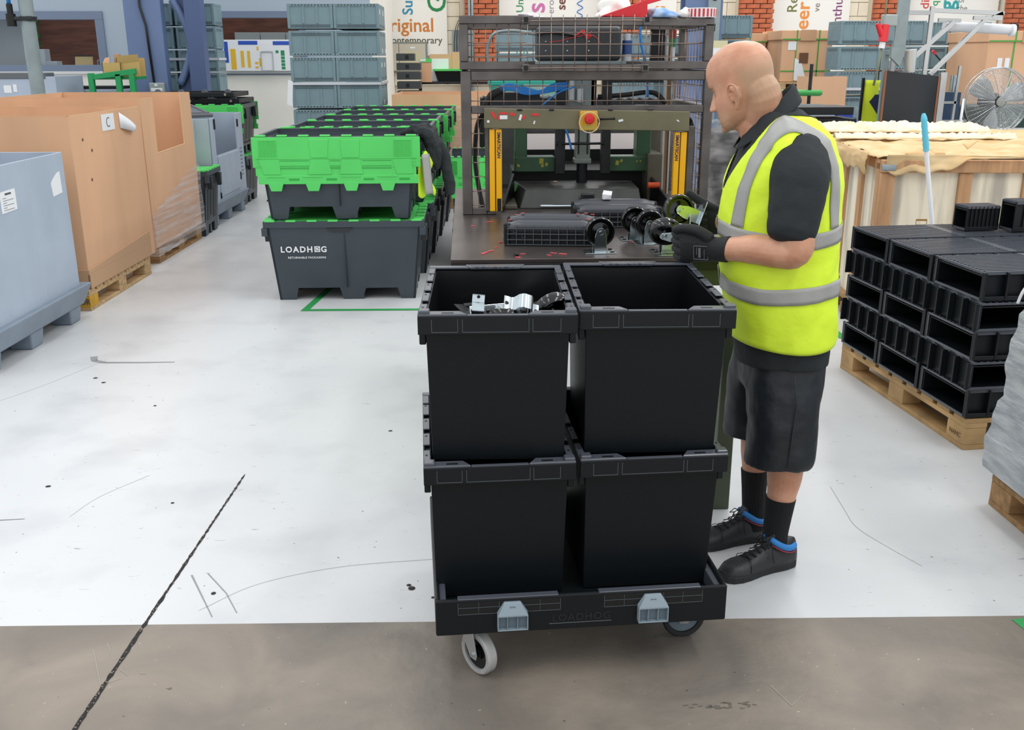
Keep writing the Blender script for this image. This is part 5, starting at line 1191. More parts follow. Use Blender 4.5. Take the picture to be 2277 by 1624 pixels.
TYRE = mat('grey_rubber_tyre', 'a5a5a3', 0.5, var=0.15, vscale=20); TYREB = mat('black_tyre', '1a1c1d', 0.55); HUBG = mat('blue_grey_hub', '64727b', 0.4)
def dolly_caster(x, y, yaw, tyre, hub, forkmat):
    c = bpy.data.objects.new('caster', None); COL.objects.link(c); c.parent = d; c.location = (x, y, 0.0625); c.rotation_euler = (0,0,yaw)
    caster_wheel(c, tyre, hub)
    f = MB()
    for s in (-1, 1):
        a_, b_ = sorted((s*.020, s*.023))
        f.prism([(-.012,-.014),(.012,-.014),(.016,0),(-.004,.088),(-.055,.088),(-.042,.04)], a_, b_, 'xz')
    f.box(-.055,0.0,-.023,.023,.080,.088)
    f.build('fork', forkmat, c, bevel=0.001); MB().tube((0,-.028,0),(0,.028,0),.006,n=10).build('axle_bolt', ZINC, c, smooth=35)
    MB().box(-.06,.02,-.045,.045,.0855,.0885).build('top_plate', ZINC, c)
    return c
dolly_caster(0.118, 0.052, -0.95, TYRE, BLACKG, mat('bare_fork','b9bcbc',0.35,metal=0.6))
dolly_caster(0.725, 0.17, 0.0, TYREB, HUBG, ZINC)
dolly_caster(0.118, 0.58, 0.0, TYREB, HUBG, ZINC); dolly_caster(0.69, 0.58, 0.2, TYRE, BLACKG, ZINC)

# ------------------------------------------------------------------ loose casters: black wheel, zinc fork, plate
def make_caster(label='black caster with zinc fork', fixed=True, r=0.052):
    """origin at the base plate, wheel up along z, axle along y"""
    t = thing('caster', label, 'caster')
    M = Matrix.Translation((0,0,.072)) @ Matrix.Rotation(PI/2, 4, 'X'); h = 0.0165
    MB().lathe([(0.0001,-h*.3),(r*.45,-h*.35),(r*.55,-h*.2),(r*.72,-h*.25),(r*.80,-h*.95),(r*.93,-h),(r,-h*.6),(r*1.01,0),(r,h*.6),(r*.93,h),(r*.80,h*.95),(r*.72,h*.25),(r*.55,h*.2),(r*.45,h*.35),(0.0001,h*.3)], 40, M).build('wheel', RUBBER, t, smooth=40)
    f = MB()
    for s in (-1, 1):
        a_, b_ = sorted((s*.019, s*.0222)); top = [(0.0165*math.cos(R(q)), .072+0.0165*math.sin(R(q))) for q in range(0,181,20)]
        f.prism([(.0215,.003),(.0215,.055)] + top + [(-.0215,.055),(-.0215,.003)], a_, b_, 'xz')
    f.build('fork', ZINC, t, bevel=0.0012)
    p = MB()
    hs = [(-.042,-.026),(.042,-.026),(-.042,.026),(.042,.026)]
    p.box(-.055,.055,-.0385,.0385,0,.003)
    p.build('base_plate', ZINC, t, bevel=0.0012)
    q = MB()
    for (x, y) in hs: q.tube((x-.006,y,.0031),(x+.006,y,.0031),0.0045,n=8)
    for (x, y) in hs: q.obox((x,y,.0033),(.020,.008,.0006))
    q.pieces('plate_slot', DKBLK, t)
    MB().tube((0,-.027,.072),(0,.027,.072),.0055,n=12).lathe([(.009,-.0245),(.009,-.022),(.0085,.022),(.0085,.0245)],12,M).build('axle_bolt', ZINC, t, smooth=35)
    return t
cs0 = make_caster(); KC[cs0.name] = kids(cs0)
cas = [((0.464, 3.415, 0.9705), 0.03, 'caster standing on its plate at the left of the table front'),
       ((0.628, 3.66, 0.9705), 0.03, 'caster standing furthest back on the table, behind two others'),
       ((0.668, 3.575, 0.9705), 0.03, 'caster standing on the table, middle of the three in the right group'),
       ((0.700, 3.405, 0.9705), 0.03, 'caster standing on the table under the one held in the near glove')]
cas = [cas[0], cas[2], cas[1], cas[3]]
first = True
for (l, a_, lab) in cas:
    o = cs0 if first else dup(cs0); first = False
    o.location = l; o.rotation_euler = (0,0,a_); o['label'] = lab; o['group'] = 'loose black casters'
# strap plates under the casters
sp3 = thing('strap_plate', 'flat zinc strap plate along the front edge of the table', 'plate', (0.72, 3.335, 0.9705))
B(-0.06,0.10,-.012,.012,0,.0025).build('plate', ZINC, sp3, bevel=0.001)
# casters heaped in the upper left tote
heap = [((0.022, 2.50, 0.965), (1.45, 0.1, 0.1), 'bracket standing upright at the left of the caster heap in the tote'),]
rnd = random.Random(4)
def strap(label, loc, rot, name='zinc_bracket'):
    """U shaped zinc bracket: arch strap with two punched ears"""
    t = thing(name, label, 'bracket', loc, rot=rot)
    pts = [(-.040,0),(-.024,0),(-.020,.004),(-.016,.022),(-.009,.030),(.009,.030),(.016,.022),(.020,.004),(.024,0),(.040,0)]
    m = MB()
    rings = []
    for (x, z) in pts: rings.append([(x,-.016,z),(x,.016,z),(x,.016,z+.0025),(x,-.016,z+.0025)])
    m.loft(rings); m.build('strap', ZINC, t, smooth=50)
    for s in (-1, 1): MB().tube((s*.034,0,-.0003),(s*.034,0,.0029),.0045,n=10).build('ear_hole', DKBLK, t)
    return t
fixb = strap('upright zinc bracket with green tinted ear in the upper left tote', (0.021, 2.482, 1.003), (PI/2, PI/2+0.1, 0.0))
wd = strap('large bright zinc bracket lying over the wheels in the upper left tote', (0.135, 2.49, 1.004), (0.9, 0.35, 0.25)); wd.scale = (1.25,1.25,1.25)
k = 0
for (x, y, z, rx, ry, rz, lab) in ((0.055,2.565,0.975,1.25,0.0,0.3,'left of the two ringed wheels under the bright bracket in the tote'),
        (0.103,2.56,0.972,1.2,0.0,-0.2,'right of the two ringed wheels under the bright bracket in the tote'),
        (0.180,2.58,0.945,0.6,0.4,0.7,'caster at the right side of the heap in the upper left tote')):
    o = dup(cs0, None, None, lab, 'loose black casters'); o.location = (x,y,z-.02); o.rotation_euler = (rx,ry,rz)
fill = MB(); 
for i in range(90): fill.obox((0.08+rnd.uniform(-.12,.12), 2.64+rnd.uniform(-.16,.2), 0.64+0.0032*i+rnd.uniform(0,.02)), (.05,.04,.02), (rnd.uniform(-.5,.5),rnd.uniform(-.5,.5),rnd.uniform(0,3)))
o = fill.build('heaped_parts', DKSTEEL, None); tag(o, 'dark metal parts filling the bottom of the upper left tote', 'metal parts', kind='stuff')

# ------------------------------------------------------------------ black dolly halves on the table
def dolly_half(label, loc, rz, L=0.345):
    t = thing('dolly_half', label, 'plastic frame', loc, rz, 'black plastic frames on the table')
    D_, H_ = 0.215, 0.092
    b = MB().box(0.016,L-.016,.012,.016,.004,H_-.02).box(.004,L-.004,.002,D_-.002,0,.004).box(0.004,.016,.004,D_-.004,.0,H_-.022).box(L-.016,L-.004,.004,D_-.004,0,H_-.022).box(0.01,L-.01,D_-.016,D_-.01,.004,H_-.02)
    b.build('shell', BLACK, t, bevel=0.002)
    g = MB(); n = 10
    for i in range(n+1): x = .016+(L-.036)*i/n; g.box(x, x+.0022, .001, .014, .002, H_-.018)
    for z in (.003, .021, .042, .062): g.box(.012, L-.012, .000, .014, z, z+.0022)
    g.pieces('front_rib', mat('rib_edge','565b5f',0.35), t)  # ribs paler than the shell: highlights put into the colour
    s = MB()
    for (x, z) in ((.035,.047),(.067,.028),(.29,.047)): s.frame(x, x+.014, z, z+.014, .0018, .006, .012)
    s.build('square_boss', BLACKM, t)
    r = MB()
    for y in (.030, D_-.032):
        rr = [(0.020,.022),(0.055,.030),(0.065,.030),(L-.065,.030),(L-.055,.030),(L-.02,.022)]
        pts = [(0.012,y,H_-.030),(0.03,y,H_-.030),(0.055,y,H_-.026),(0.075,y,H_-.026),(L-.075,y,H_-.026),(L-.055,y,H_-.026),(L-.03,y,H_-.030),(L-.012,y,H_-.030)]
        r.path(pts, [.020,.022,.026,.0255,.0255,.026,.022,.020], 20)
    r.pieces('round_rail', mat('rail_grey_black','3c3f46',0.3,spec=.7), t, smooth=40)  # black rails lightened: their grey highlights are put into the colour
    e = MB()
    for x in (.0, L-.03):
        for y in (.012, D_-.045): e.box(x, x+.03, y, y+.034, .002, H_-.012)
    e.pieces('end_block', BLACK, t, bevel=0.006, seg=2)
    h = MB()
    for z in (.02,.045,.068): h.tube((-.001,.028,z),(.004,.028,z),.007,n=10)
    h.pieces('end_hole', DKBLK, t)
    return t
d1 = dolly_half('black plastic dolly half lying at the front left of the table', (0.128, 3.555, 0.9705), -0.12)
RO = mat('red_offcut','d8565a',0.5)
ro = MB()
for (x, y) in ((.045,.03),(.02,.06),(.035,.18),(.06,.17),(.31,.035),(.33,.06),(.30,.18),(.27,.165),(.325,.20)): ro.obox((x,y,.0945-(.008 if x<.05 or x>.31 else 0)),(.014,.006,.002),(0,0,x*9))
ro.build('offcut', RO, d1)['kind'] = 'stuff'
d2 = dolly_half('black plastic dolly half further back on the table behind the casters', (0.425, 3.93, 0.9705), -0.05, 0.36)
hx_ = MB().hexa([(0,0,0),(.032,0,0),(.032,.04,0),(0,.04,0),(-.004,0,.022),(.034,-.004,.018),(.042,.03,.03),(.006,.036,.034)]).build('white_scrap', PAPER, None, loc=(0.565,4.085,1.062)); tag(hx_, 'folded white scrap on the rear black plastic frame', 'scrap')
d3 = MB().box(-.04,.04,0,.02,0,.03).build('lug_bracket', DKSTEEL, None, bevel=0.004, loc=(0.51,4.2,0.9705)); tag(d3, 'small dark lug bracket in front of the die block', 'bracket')
# ------------------------------------------------------------------ right: timber crate
CP = mat('crate_ply', 'efe4cc', 0.75, var=0.0, vscale=2.2, stretch=(5,5,0.5), col2='b3aa9b', ramp=(0.34,0.56))
CB = mat('crate_batten', 'c4976d', 0.75, var=0.25, vscale=4, stretch=(5,5,0.6), bump=0.1)
cr = thing('timber_crate', 'big open timber crate with cream ply panels and brown battens', 'crate', (2.43, 5.725, 0), -0.10)
cw, cd_, chh = 1.7, 1.7, 1.05
for (x0, x1) in ((0.09,.46),(0.46,.83),(.83,1.20),(1.20,1.62)): B(x0+.001,x1-.001,.03,.042,.12,chh-.02).build('ply_panel', CP, cr)
for (y0, y1) in ((0.09,.42),(.42,.80),(.80,1.20),(1.20,1.62)): B(.03,.042,y0+.001,y1-.001,.12,chh-.02).build('ply_panel', CP, cr)
MB().box(.03,cw,cd_-.04,cd_-.03,.12,chh-.02).box(cw-.04,cw-.03,.04,cd_-.04,.12,chh-.02).pieces('ply_panel', CP, cr)
MB().box(0,.085,0,.03,0.0,chh-.075).box(.46,.535,.008,.03,.1,chh-.075).box(.83,.905,.008,.03,.1,chh-.075).box(1.2,1.275,.008,.03,.1,chh-.075).box(1.615,1.70,0,.03,0,chh-.075).pieces('front_batten', CB, cr, bevel=0.003)
MB().box(0,.03,.031,.10,.0,chh-.02).box(.008,.03,.40,.47,.1,chh-.02).box(.008,.03,.76,.83,.1,chh-.02).box(.008,.03,1.16,1.23,.1,chh-.02).box(0,.03,1.62,1.70,0,chh-.02).pieces('side_batten', CB, cr, bevel=0.003)
MB().box(0,cw,-.012,.03,chh-.072,chh).box(0.0,.03,.031,cd_,chh-.06,chh).pieces('top_rail', CB, cr, bevel=0.003)
MB().box(.086,cw,.004,.03,.10,.16).pieces('bottom_rail', CB, cr, bevel=0.003)
MB().box(-.03,.06,.10,.24,0,.10).box(-.02,.06,.36,.5,0,.09).box(-.03,.06,.72,.86,0,.10).box(-.02,.06,1.1,1.26,0,.10).box(-.02,.06,1.5,1.66,0,.10).pieces('bearer', WOODB, cr, bevel=0.012)
MB().box(-.01,.035,.03,1.66,.10,.135).build('skid_rail', WOODB, cr, bevel=0.004)
for (x0,x1,z) in ((-.004,.08,chh-.06),): B(x0,x1,-.016,-.011,z,z+.035).build('corner_plate', ZINC, cr, bevel=0.001)
MB().box(-.004,.05,-.003,.0,.50,.515).box(-.004,.05,-.003,.0,.13,.145).box(-.003,0,.0,.05,.50,.52).pieces('metal_clip', ZINC, cr)
MB().frame(.245,.310,.665,.700,.003,.0285,.030).build('stamp', mat('stamp_brown','9a7434',0.8), cr); B(.248,.307,.0288,.0298,.69,.697).build('stamp_line', mat('stamp_brown','9a7434',0.8), cr)
# kraft lining paper folded over the crate top
KP = mat('kraft_lining_paper', 'dcc093', 0.8, var=0.12, vscale=5, bump=0.5, bscale=9, col2='c9a673')
KPL = mat('pale_lining_paper', 'efe2c4', 0.8, var=0.10, vscale=8, bump=0.5, bscale=14)
lp = thing('lining_paper', 'crumpled kraft lining paper folded over the top of the timber crate', 'paper', (2.43, 5.725, 1.05), -0.10)
rnd = random.Random(21)
import mathutils.noise as mn
def crumple(nx, ny, f): 
    m = MB(); m.add([f(i/nx, j/ny) for i in range(nx+1) for j in range(ny+1)], [(i*(ny+1)+j,(i+1)*(ny+1)+j,(i+1)*(ny+1)+j+1,i*(ny+1)+j+1) for i in range(nx) for j in range(ny)]); return m
def sol(o, t=0.003): o.modifiers.new('s','SOLIDIFY').thickness = t; return o
def nz(x, y, s=5.0, q=0): return mn.noise(Vector((x*s, y*s, q)))
# top spread over the crate (hides the inside), slightly raised to the rear
sol(crumple(50, 46, lambda u, v: (-.02+1.74*u, .03+1.68*v, .006+.05*v+.028*nz(u*2,v*2,4)+.012*nz(u*2,v*2,14,3))).build('top_sheet', KP, lp, smooth=True))
sol(crumple(40, 10, lambda u, v: (-.045-.02*math.sin(v*3)+.01*nz(u*3,v,5)+(.07-.06*v)*0, .12+1.5*u, .035-.16*v*(0.75+.25*nz(u*3,0,4)) )).build('side_flap', KP, lp, smooth=True))
sol(crumple(60, 9, lambda u, v: (.02+1.7*u, -.03+.02*math.sin(v*2+u*9)-.012*nz(u*6,v,3), .012-.075*v*(max(0,.25+1.0*math.sin(u*9.5+.7)+.5*nz(u*8,0,2))) + .02*(1-v))).build('front_flap', KP, lp, smooth=True))
for (y, zz, h) in ((.95,.050,.045),(1.40,.062,.055),(1.60,.075,.055)):
    sol(crumple(60, 8, lambda u, v: (-.03+1.2*u, y+.10*v+.02*nz(u*5,v,4,y), zz+h*math.sin(v*PI)*(.7+.5*nz(u*7,v,6,y)))).build('fold_roll', KPL, lp, smooth=True))
bag = rag('crumpled_paper', 'knot of crumpled paper on the front edge of the timber crate', (2.70, 5.78, 1.06), .10, .05, .04, KP, 33)
sh = sol(crumple(6,6,lambda u,v:(.06*u-.01*v,.05*v,.05*u*(1-v)+.03*v)).build('torn_paper_peak', KP, None, smooth=True)); sh.location = (3.02, 5.9, 1.09); tag(sh, 'torn paper peak standing up beside the fan foot', 'paper')
# broom leaning on the crate
br = thing('broom_handle', 'white pole with light blue grip leaning against the timber crate', 'broom', (2.68, 5.45, 0.0))
MB().tube((0.085,-.05,.02),(-.095,.06,1.12),0.0125,n=14).build('pole', WHITE, br, smooth=40)
gpts = [Vector((-.095,.06,1.12)).lerp(Vector((-.1275,.08,1.325)), t/12) for t in range(13)]
MB().path(gpts, [.016 if i % 2 else .0185 for i in range(11)]+[.015,.008], 14).build('grip', mat('light_blue_grip','62c3d8',0.45), br, smooth=40)
B(-.02,.19,-.08,-.02,0,.04).build('brush_head', WHITE, br, bevel=0.006)

# ------------------------------------------------------------------ right: pallet with black channel sections
rang = 0.0798
palR = pallet_mb(1.2, 0.8, mat('tan_pallet_wood','c09c6c',0.8,var=0.3,vscale=6,bump=0.1), 'wooden_pallet', 'tan wooden pallet under the black channel sections at right', (2.123, 3.842, 0), rang)
text('NAMC', 0.030, mat('faded_stamp','7c6448',0.8), palR, (-0.0012, 0.115, 0.048), (PI/2,0,-PI/2), 'stamp')
def channel(L, Wd, nf, label):
    """open ended box channel along local x (0..L), width along y (0..Wd), finned side walls"""
    t = thing('plastic_channel', label, 'channel section', group='black channel sections on the pallet')
    H_ = 0.126
    MB().box(0.004,L-.004,0.026,Wd-.026,.004,.010).box(0.004,L-.004,.026,.031,.010,H_-.012).box(0.004,L-.004,Wd-.031,Wd-.026,.010,H_-.012).box(0.004,L-.004,.026,Wd-.026,H_-.024,H_-.018).build('channel_shell', BLACK, t, bevel=0.002)
    MB().box(0,.006,.012,Wd-.012,.002,.014).box(0,.006,.012,Wd-.012,H_-.012,H_-.002).box(0,.006,.012,.024,.014,H_-.012).box(0,.006,Wd-.024,Wd-.012,.014,H_-.012).build('end_frame', BLACKM, t, bevel=0.002)
    f = MB()
    for i in range(nf+1):
        x = (L-.012)*i/nf
        f.box(x, x+.010, 0.0, .026, .004, H_-.004); f.box(x, x+.010, Wd-.026, Wd, .004, H_-.004)
        if i < nf: f.box(x+.010, x+L/nf-.002, .002, .014, .004, .022)
    f.pieces('side_fin', BLACK, t, bevel=0.0015)
    g = MB()
    for i in range(int(Wd/.028)): g.box(.006, L-.006, .012+i*.028, .022+i*.028, H_-.014, H_)
    g.pieces('top_slat', BLACKM, t)
    c = MB(); n = max(2, int(L/.27))
    for i in range(1, n): c.box(L*i/n-.02, L*i/n+.02, .02, Wd-.02, H_-.006, H_-.0005)
    c.pieces('cross_band', BLACKM, t)
    return t
chA = channel(0.80, 0.39, 8, 'a'); chB = channel(1.20, 0.39, 12, 'b')
for q in (chA, chB): KC[q.name] = kids(q)
lay = ['bottom', 'second', 'middle', 'fourth', 'top']; pos = ['nearest', 'middle', 'furthest']
ca, sa = math.cos(rang), math.sin(rang)
def RP(x, y, z): return (2.123 + x*ca - y*sa, 3.842 + x*sa + y*ca, z)
ua = ub = False
for L in range(5):
    z = 0.1445 + L*0.1285
    if L % 2 == 0:
        for j in range(3):
            lab = f'black channel with its open end facing left, {pos[j]} in the {lay[L]} layer'
            o = dup(chA) if ua else chA; ua = True
            o.location = RP(-.01+random.uniform(-.004,.004), 0.0+j*0.402, z); o.rotation_euler = (0,0,rang); o['label'] = lab
    else:
        for j in range(2):
            lab = f'black finned channel running away from the camera, {"left" if j else "right"} one in the {lay[L]} layer'
            o = dup(chB) if ub else chB; ub = True
            x = -.03 + 0.40*(1-j) + .39
            o.location = RP(x, 0.0, z); o.rotation_euler = (0,0,rang+PI/2); o['label'] = lab
for k, (x, y) in enumerate(((.33, .92), (.42, .86))):
    o = dup(chA, RP(x+.12, y, 0.1445+5*.1285), rang, ['loose black channel on end at the rear of the stack', 'second loose black channel at the rear right of the stack'][k]); o.scale = (.22 if k == 0 else .5,.3,1 if k == 0 else 1.25)
    o.location.x += .12*k
cd2 = MB().path(spline([(0.03,-.02,-.02),(0.045,-.02,.03),(0.08,-.01,.065),(.16,.02,.085),(.3,.06,.08)],6), 0.006, 8).build('white_strap', mat('white_strap','dfe0e4',0.5), None, smooth=True, loc=(2.17,3.75,0.70)); tag(cd2, 'white plastic strap end curling over the channel stack', 'strap')

# ------------------------------------------------------------------ near right: film wrapped stack on a pallet
palW = pallet_mb(1.2, 0.8, WOODB, 'wooden_pallet', 'wooden pallet at the right edge under the film wrapped stack', (1.965, 2.12, 0), 0.0)
wr = thing('wrapped_stack', 'grey white film wrapped goods stack at the right edge of the picture', 'wrapped goods', (1.955, 2.12, 0.144))
WF = mat('wrap_film_white', 'c4c7cc', 0.28, var=0.25, vscale=5, bump=0.9, bscale=14, stretch=(1,1.2,7), col2='9aa0a8')
prev = 0.0
gx = []
for j in range(41):
    z = 0.01 + 0.95*j/40
    bulge = 0.0035*math.sin(j*1.6) + 0.006*math.sin(j*.45) + (0.03 if j < 12 else (0.012 if j < 26 else 0.0))
    lean = 0.03*(z/0.95)
    ring = []
    for (a_, b_) in ((0,0),(0.27,0),(0.53,0),(0.8,0),(0.8,0.4),(0.8,0.8),(0.8,1.19),(0.53,1.19),(0.27,1.19),(0,1.19),(0,1.0),(0,.8),(0,.6),(0,.4),(0,.2)):
        ring.append(Vector((a_ + (lean-bulge if a_ == 0 else 0) + 0.007*mn.noise(Vector((a_*3,b_*6,j*.35))), b_ + (bulge*.6 if b_ > 1 else 0), z)))
    gx.append(ring)
MB().loft(gx).build('film_wrap', WF, wr, smooth=60)
# ------------------------------------------------------------------ strapped cartons on the right
STR = mat('green_strap','4f9a3e',0.5)
def strapped(label, loc, w_, dp_, h_, rz=0.0, lid=0.11):
    t = thing('carton', label, 'carton', loc, rz)
    B(0,w_,0,dp_,0,h_-lid+.01).build('carton_body', CARD, t, bevel=0.01)
    B(-.015,w_+.015,-.015,dp_+.015,h_-lid,h_).build('carton_lid', CARD, t, bevel=0.006)
    B(w_*.35,w_*.65,-.022,-.015,h_-lid-.01,h_+.005).build('fold_flap', CARDI, t)
    for x in (w_*.28, w_*.72): MB().box(x-.008,x+.008,-.018,-.0155,h_-lid,h_+.002).box(x-.008,x+.008,-.004,-.001,0,h_-lid).build('strap', STR, t)
    MB().box(0,w_,-.004,-.001,.12,.135).box(-.002,w_+.01,-.019,-.016,h_-lid-.0,h_-lid+.015).build('strap', STR, t)
    for (x, z) in ((w_*.12,h_*.62),(w_*.2,h_*.62)): B(x,x+.05,-.005,-.001,z,z+.10).build('label_sheet', PAPER, t)
    return t
sc1 = strapped('left half of the brown strapped cartons behind the worker', (3.05, 12.9, 1.42), 0.76, 0.8, 0.49, 0)
sc2 = strapped('right brown strapped carton with torn white paper patch', (3.83, 12.3, 1.33), 0.62, 0.8, 0.60, 0)
MB().hexa([(.17,-.006,.02),(.33,-.006,.0),(.33,-.002,.0),(.17,-.002,.02),(.17,-.006,.28),(.25,-.006,.24),(.25,-.002,.24),(.17,-.002,.28)]).build('torn_paper', PAPER, sc2); B(.22,.33,-.008,-.003,.22,.34).build('dark_tear', mat('torn_card','6b4a33',0.9), sc2)
for (o_, x, y, w_, h_) in ((1, 3.0, 12.85, .78, 1.42-.144), (2, 3.80, 12.25, .68, 1.33-.144)):
    bx = thing('carton', ['lower brown carton under the left strapped carton', 'lower brown carton under the right strapped carton'][o_-1], 'carton', (x, y, 0))
    B(0,w_,0,.9,0,h_).build('carton_body', CARD, bx, bevel=0.01)
    p = pallet_mb(0.85, w_, WOOD, 'wooden_pallet', ['pale wooden pallet under the left strapped carton', 'pale wooden pallet under the right strapped carton'][o_-1], (x, y, h_+.0005), 0)
sc3 = strapped('tall brown strapped carton at the far right edge behind the fan', (5.50, 10.6, 0.9), 1.0, 0.9, 0.98, 0)
B(0,1.0,0,.9,-.9,0).build('lower_carton', CARD, sc3, bevel=0.01)
cb2 = thing('carton', 'open brown carton half hidden by the grey crates right of the green bar', 'carton', (3.72, 10.9, 0.0)); MB().box(0,.42,0,.01,0,1.42).box(.41,.42,.01,.4,0,1.42).box(0,.01,.01,.4,0,1.42).box(0,.42,.39,.4,0,1.3).build('carton_wall', CARD, cb2)
gbr = thing('green_rail', 'thick bright green tubular rail behind the worker collar', 'rail', (2.98, 10.3, 1.275))
MB().path([(-.25,0,0),(.66,0,-.005),(.68,.0,-.005)], [.032,.032,.02], 14).build('tube', mat('rail_green','3fa04a',0.4), gbr, smooth=40); MB().tube((.55,0,-1.275),(.55,0,.28),.018,n=10).tube((-.1,0,-1.275),(-.1,0,0),.018,n=10).build('stand', DKSTEEL, gbr, smooth=40)
# wrapped black parts between column and worker
wp = thing('wrapped_stack', 'black plastic parts in loose clear film beside the blue column', 'wrapped goods', (2.08, 8.5, 0.12))
m = MB(); rnd = random.Random(6)
for i in range(13): m.box(.04+rnd.uniform(-.03,.03), .75, 0.02, .6, .02+i*.068, .02+i*.068+.052)
m.pieces('frame', BLACK, wp)
sol(crumple(10,26, lambda u, v: (-.03+.40*u, -.02+.02*nz(u*3,v*3,5), 1.0*v+.03*nz(u*3,v*2,4))).build('film', FILMC, wp, smooth=True), .001)
sol(crumple(8,20, lambda u, v: (-.05+.03*nz(u*3,v*3,6)-.02*math.sin(v*5), -.02+.62*u, 1.04*v)).build('film', FILMC, wp, smooth=True), .001)
pw = pallet_mb(0.62, 0.8, WOOD, 'wooden_pallet', 'pale wooden pallet under the loosely wrapped black parts', (2.06, 8.48, 0), 0); pw.scale = (1,1,.83)
# small wrapped parts right of the collar, grey box, blue crates
w2 = thing('wrapped_stack', 'black plastic brackets in film seen over the worker shoulder', 'wrapped goods', (2.55, 7.8, 0.0))
m = MB()
for i in range(14): m.box(0.0, .52-.03*(i % 3), 0, .4, .02+i*.09, .02+i*.09+.06)
m.pieces('bracket', BLACK, w2, bevel=0.004)
sol(crumple(8,16, lambda u, v: (.52+.10*(1-v)+.03*nz(u*3,v*3,5), -.01+.42*u, 1.25*v)).build('film', FILMC, w2, smooth=True), .001)
g1 = thing('grey_box', 'grey plastic box behind the left end of the timber crate', 'box', (3.10, 9.6, 0.0)); B(0,.46,0,.5,0,1.16).build('body', SLEEVE, g1, bevel=0.005); B(-.01,.47,-.01,.51,1.13,1.17).build('rim', KLTD, g1, bevel=0.003)
g2 = thing('blue_crate', 'royal blue crate standing behind the timber crate', 'crate', (3.62, 9.6, 0.0)); B(0,.12,0,.4,0,1.16).build('body', BLUEP, g2, bevel=0.01); B(.14,.52,0.05,.45,0,1.02).build('low_body', BLUEP, g2, bevel=0.01)
# yellow bag and dark screen
yb = thing('yellow_bag', 'yellow and navy jacket hung beside the black screen', 'jacket', (3.47, 8.72, 0.95))
sol(crumple(6,14, lambda u, v: (.14*u+.012*math.sin(v*7), .03*math.sin(u*4+v*3), .02+.46*v)).build('yellow_cloth', mat('lime_yellow','cfe02a',0.7), yb, smooth=True), .02)
MB().hexa([(.05,-.03,.30),(.15,-.03,.16),(.15,.0,.16),(.05,0,.30),(.09,-.03,.36),(.15,-.03,.36),(.15,0,.36),(.09,0,.36)]).build('navy_panel', mat('navy_cloth','1c2448',0.8), yb)
MB().box(-.02,.0,0,.02,-.95,.5).build('stand', DKSTEEL, yb)
scn = thing('machine_screen', 'black curved screen panel in front of the aluminium rig', 'screen', (3.48, 8.3, 0.0))
pts = [(0.44*i/12, -0.02*math.sin(PI*i/12)) for i in range(13)]
m = MB()
m.loft([[(x,y,.85),(x,y+.012,.85),(x,y+.012,1.515-.05*x/.44*.9),(x,y,1.515-.05*x/.44*.9)] for x, y in pts]); m.build('panel', mat('screen_black','23272b',0.35), scn, smooth=False)
MB().box(-.012,0.0,-.005,.02,.85,1.515).box(.44,.455,-.005,.02,.85,1.47).pieces('edge', mat('copper_edge','8f5b3c',0.5), scn); MB().box(.02,.06,.02,.06,0,.86).box(.38,.42,.02,.06,0,.86).pieces('leg', DKSTEEL, scn)
# aluminium extrusion rig
rig = thing('aluminium_rig', 'silver aluminium profile gantry with slanted struts and film roll', 'gantry', (0, 8.4, 0))
def bar(a, b, w_=0.032, name='profile', m=ALU):
    a = Vector(a); b = Vector(b); d_ = b-a; o = MB().box(-w_/2,w_/2,-w_/2,w_/2,0,d_.length).box(-.004,.004,-w_/2-.001,w_/2+.001,0.0,d_.length); 
    q = d_.to_track_quat('Z','Y'); o.m = [0]*6+[1]*6; ob = o.build(name, [m, DKSTEEL], rig); ob.location = a; ob.rotation_mode = 'QUATERNION'; ob.rotation_quaternion = q; return ob
bar((3.83,0,0.02),(3.845,0,2.02)); bar((3.62,.2,0.02),(3.655,.2,1.99)); bar((3.975,-.08,0.02),(3.965,-.08,1.50),.05)
bar((3.845,0,1.99),(4.45,0,1.965)); bar((3.66,.2,1.98),(3.84,.0,1.97)); bar((3.93,.05,1.915),(4.12,.05,1.91),.028); bar((4.20,0,1.93),(4.44,0,1.925),.028)
bar((3.70,0,1.585),(4.04,0,1.90)); bar((3.89,0,1.48),(4.32,0,1.935)); bar((4.44,0,1.965),(4.36,.0,1.93))
bar((3.96,.1,1.09),(4.30,.1,1.09),.03); bar((4.18,.1,1.09),(4.19,.1,1.55),.02); bar((4.02,.1,1.25),(4.2,.1,1.25),.02)
MB().tube((4.02,.12,1.87),(4.60,.12,1.84),.042,n=18).build('film_roll', mat('film_roll_white','d6d9de',0.25), rig, smooth=40); MB().obox((4.62,.12,1.86),(.05,.05,.05),(0,.2,.4)).build('roll_motor', DKBLK, rig)
MB().tube((4.585,.10,1.835),(4.61,.10,1.833),.05,n=18).build('roll_core', WHITE, rig, smooth=40)
B(4.18,4.28,.2,.3,0,1.33).build('dark_blue_motor', mat('navy_motor','27405c',0.4), rig); MB().tube((4.23,.25,1.33),(4.23,.25,1.47),.035,n=12).build('steel_head', ZINC, rig, smooth=40)
MB().tube((3.69,-.05,1.5),(3.67,-.05,1.68),.045,.06,n=18).build('funnel', ALU, rig, smooth=40)
MB().path(spline([(4.0,.0,1.02),(4.12,0,.98),(4.3,0,1.01),(4.38,0,1.1)],5),.01,6).build('loop_cable', HOSE, rig, smooth=True)
MB().tube((4.03,.25,1.645),(4.12,.25,1.56),.006,n=6).build('lever', DKSTEEL, rig); MB().obox((4.02,.25,1.66),(.04,.02,.02),(0,.8,0)).build('lever_knob', RED, rig)
gc = thing('power_column', 'grey hanging steel column with junction box and red plug', 'power drop', (3.47, 8.2, 0))
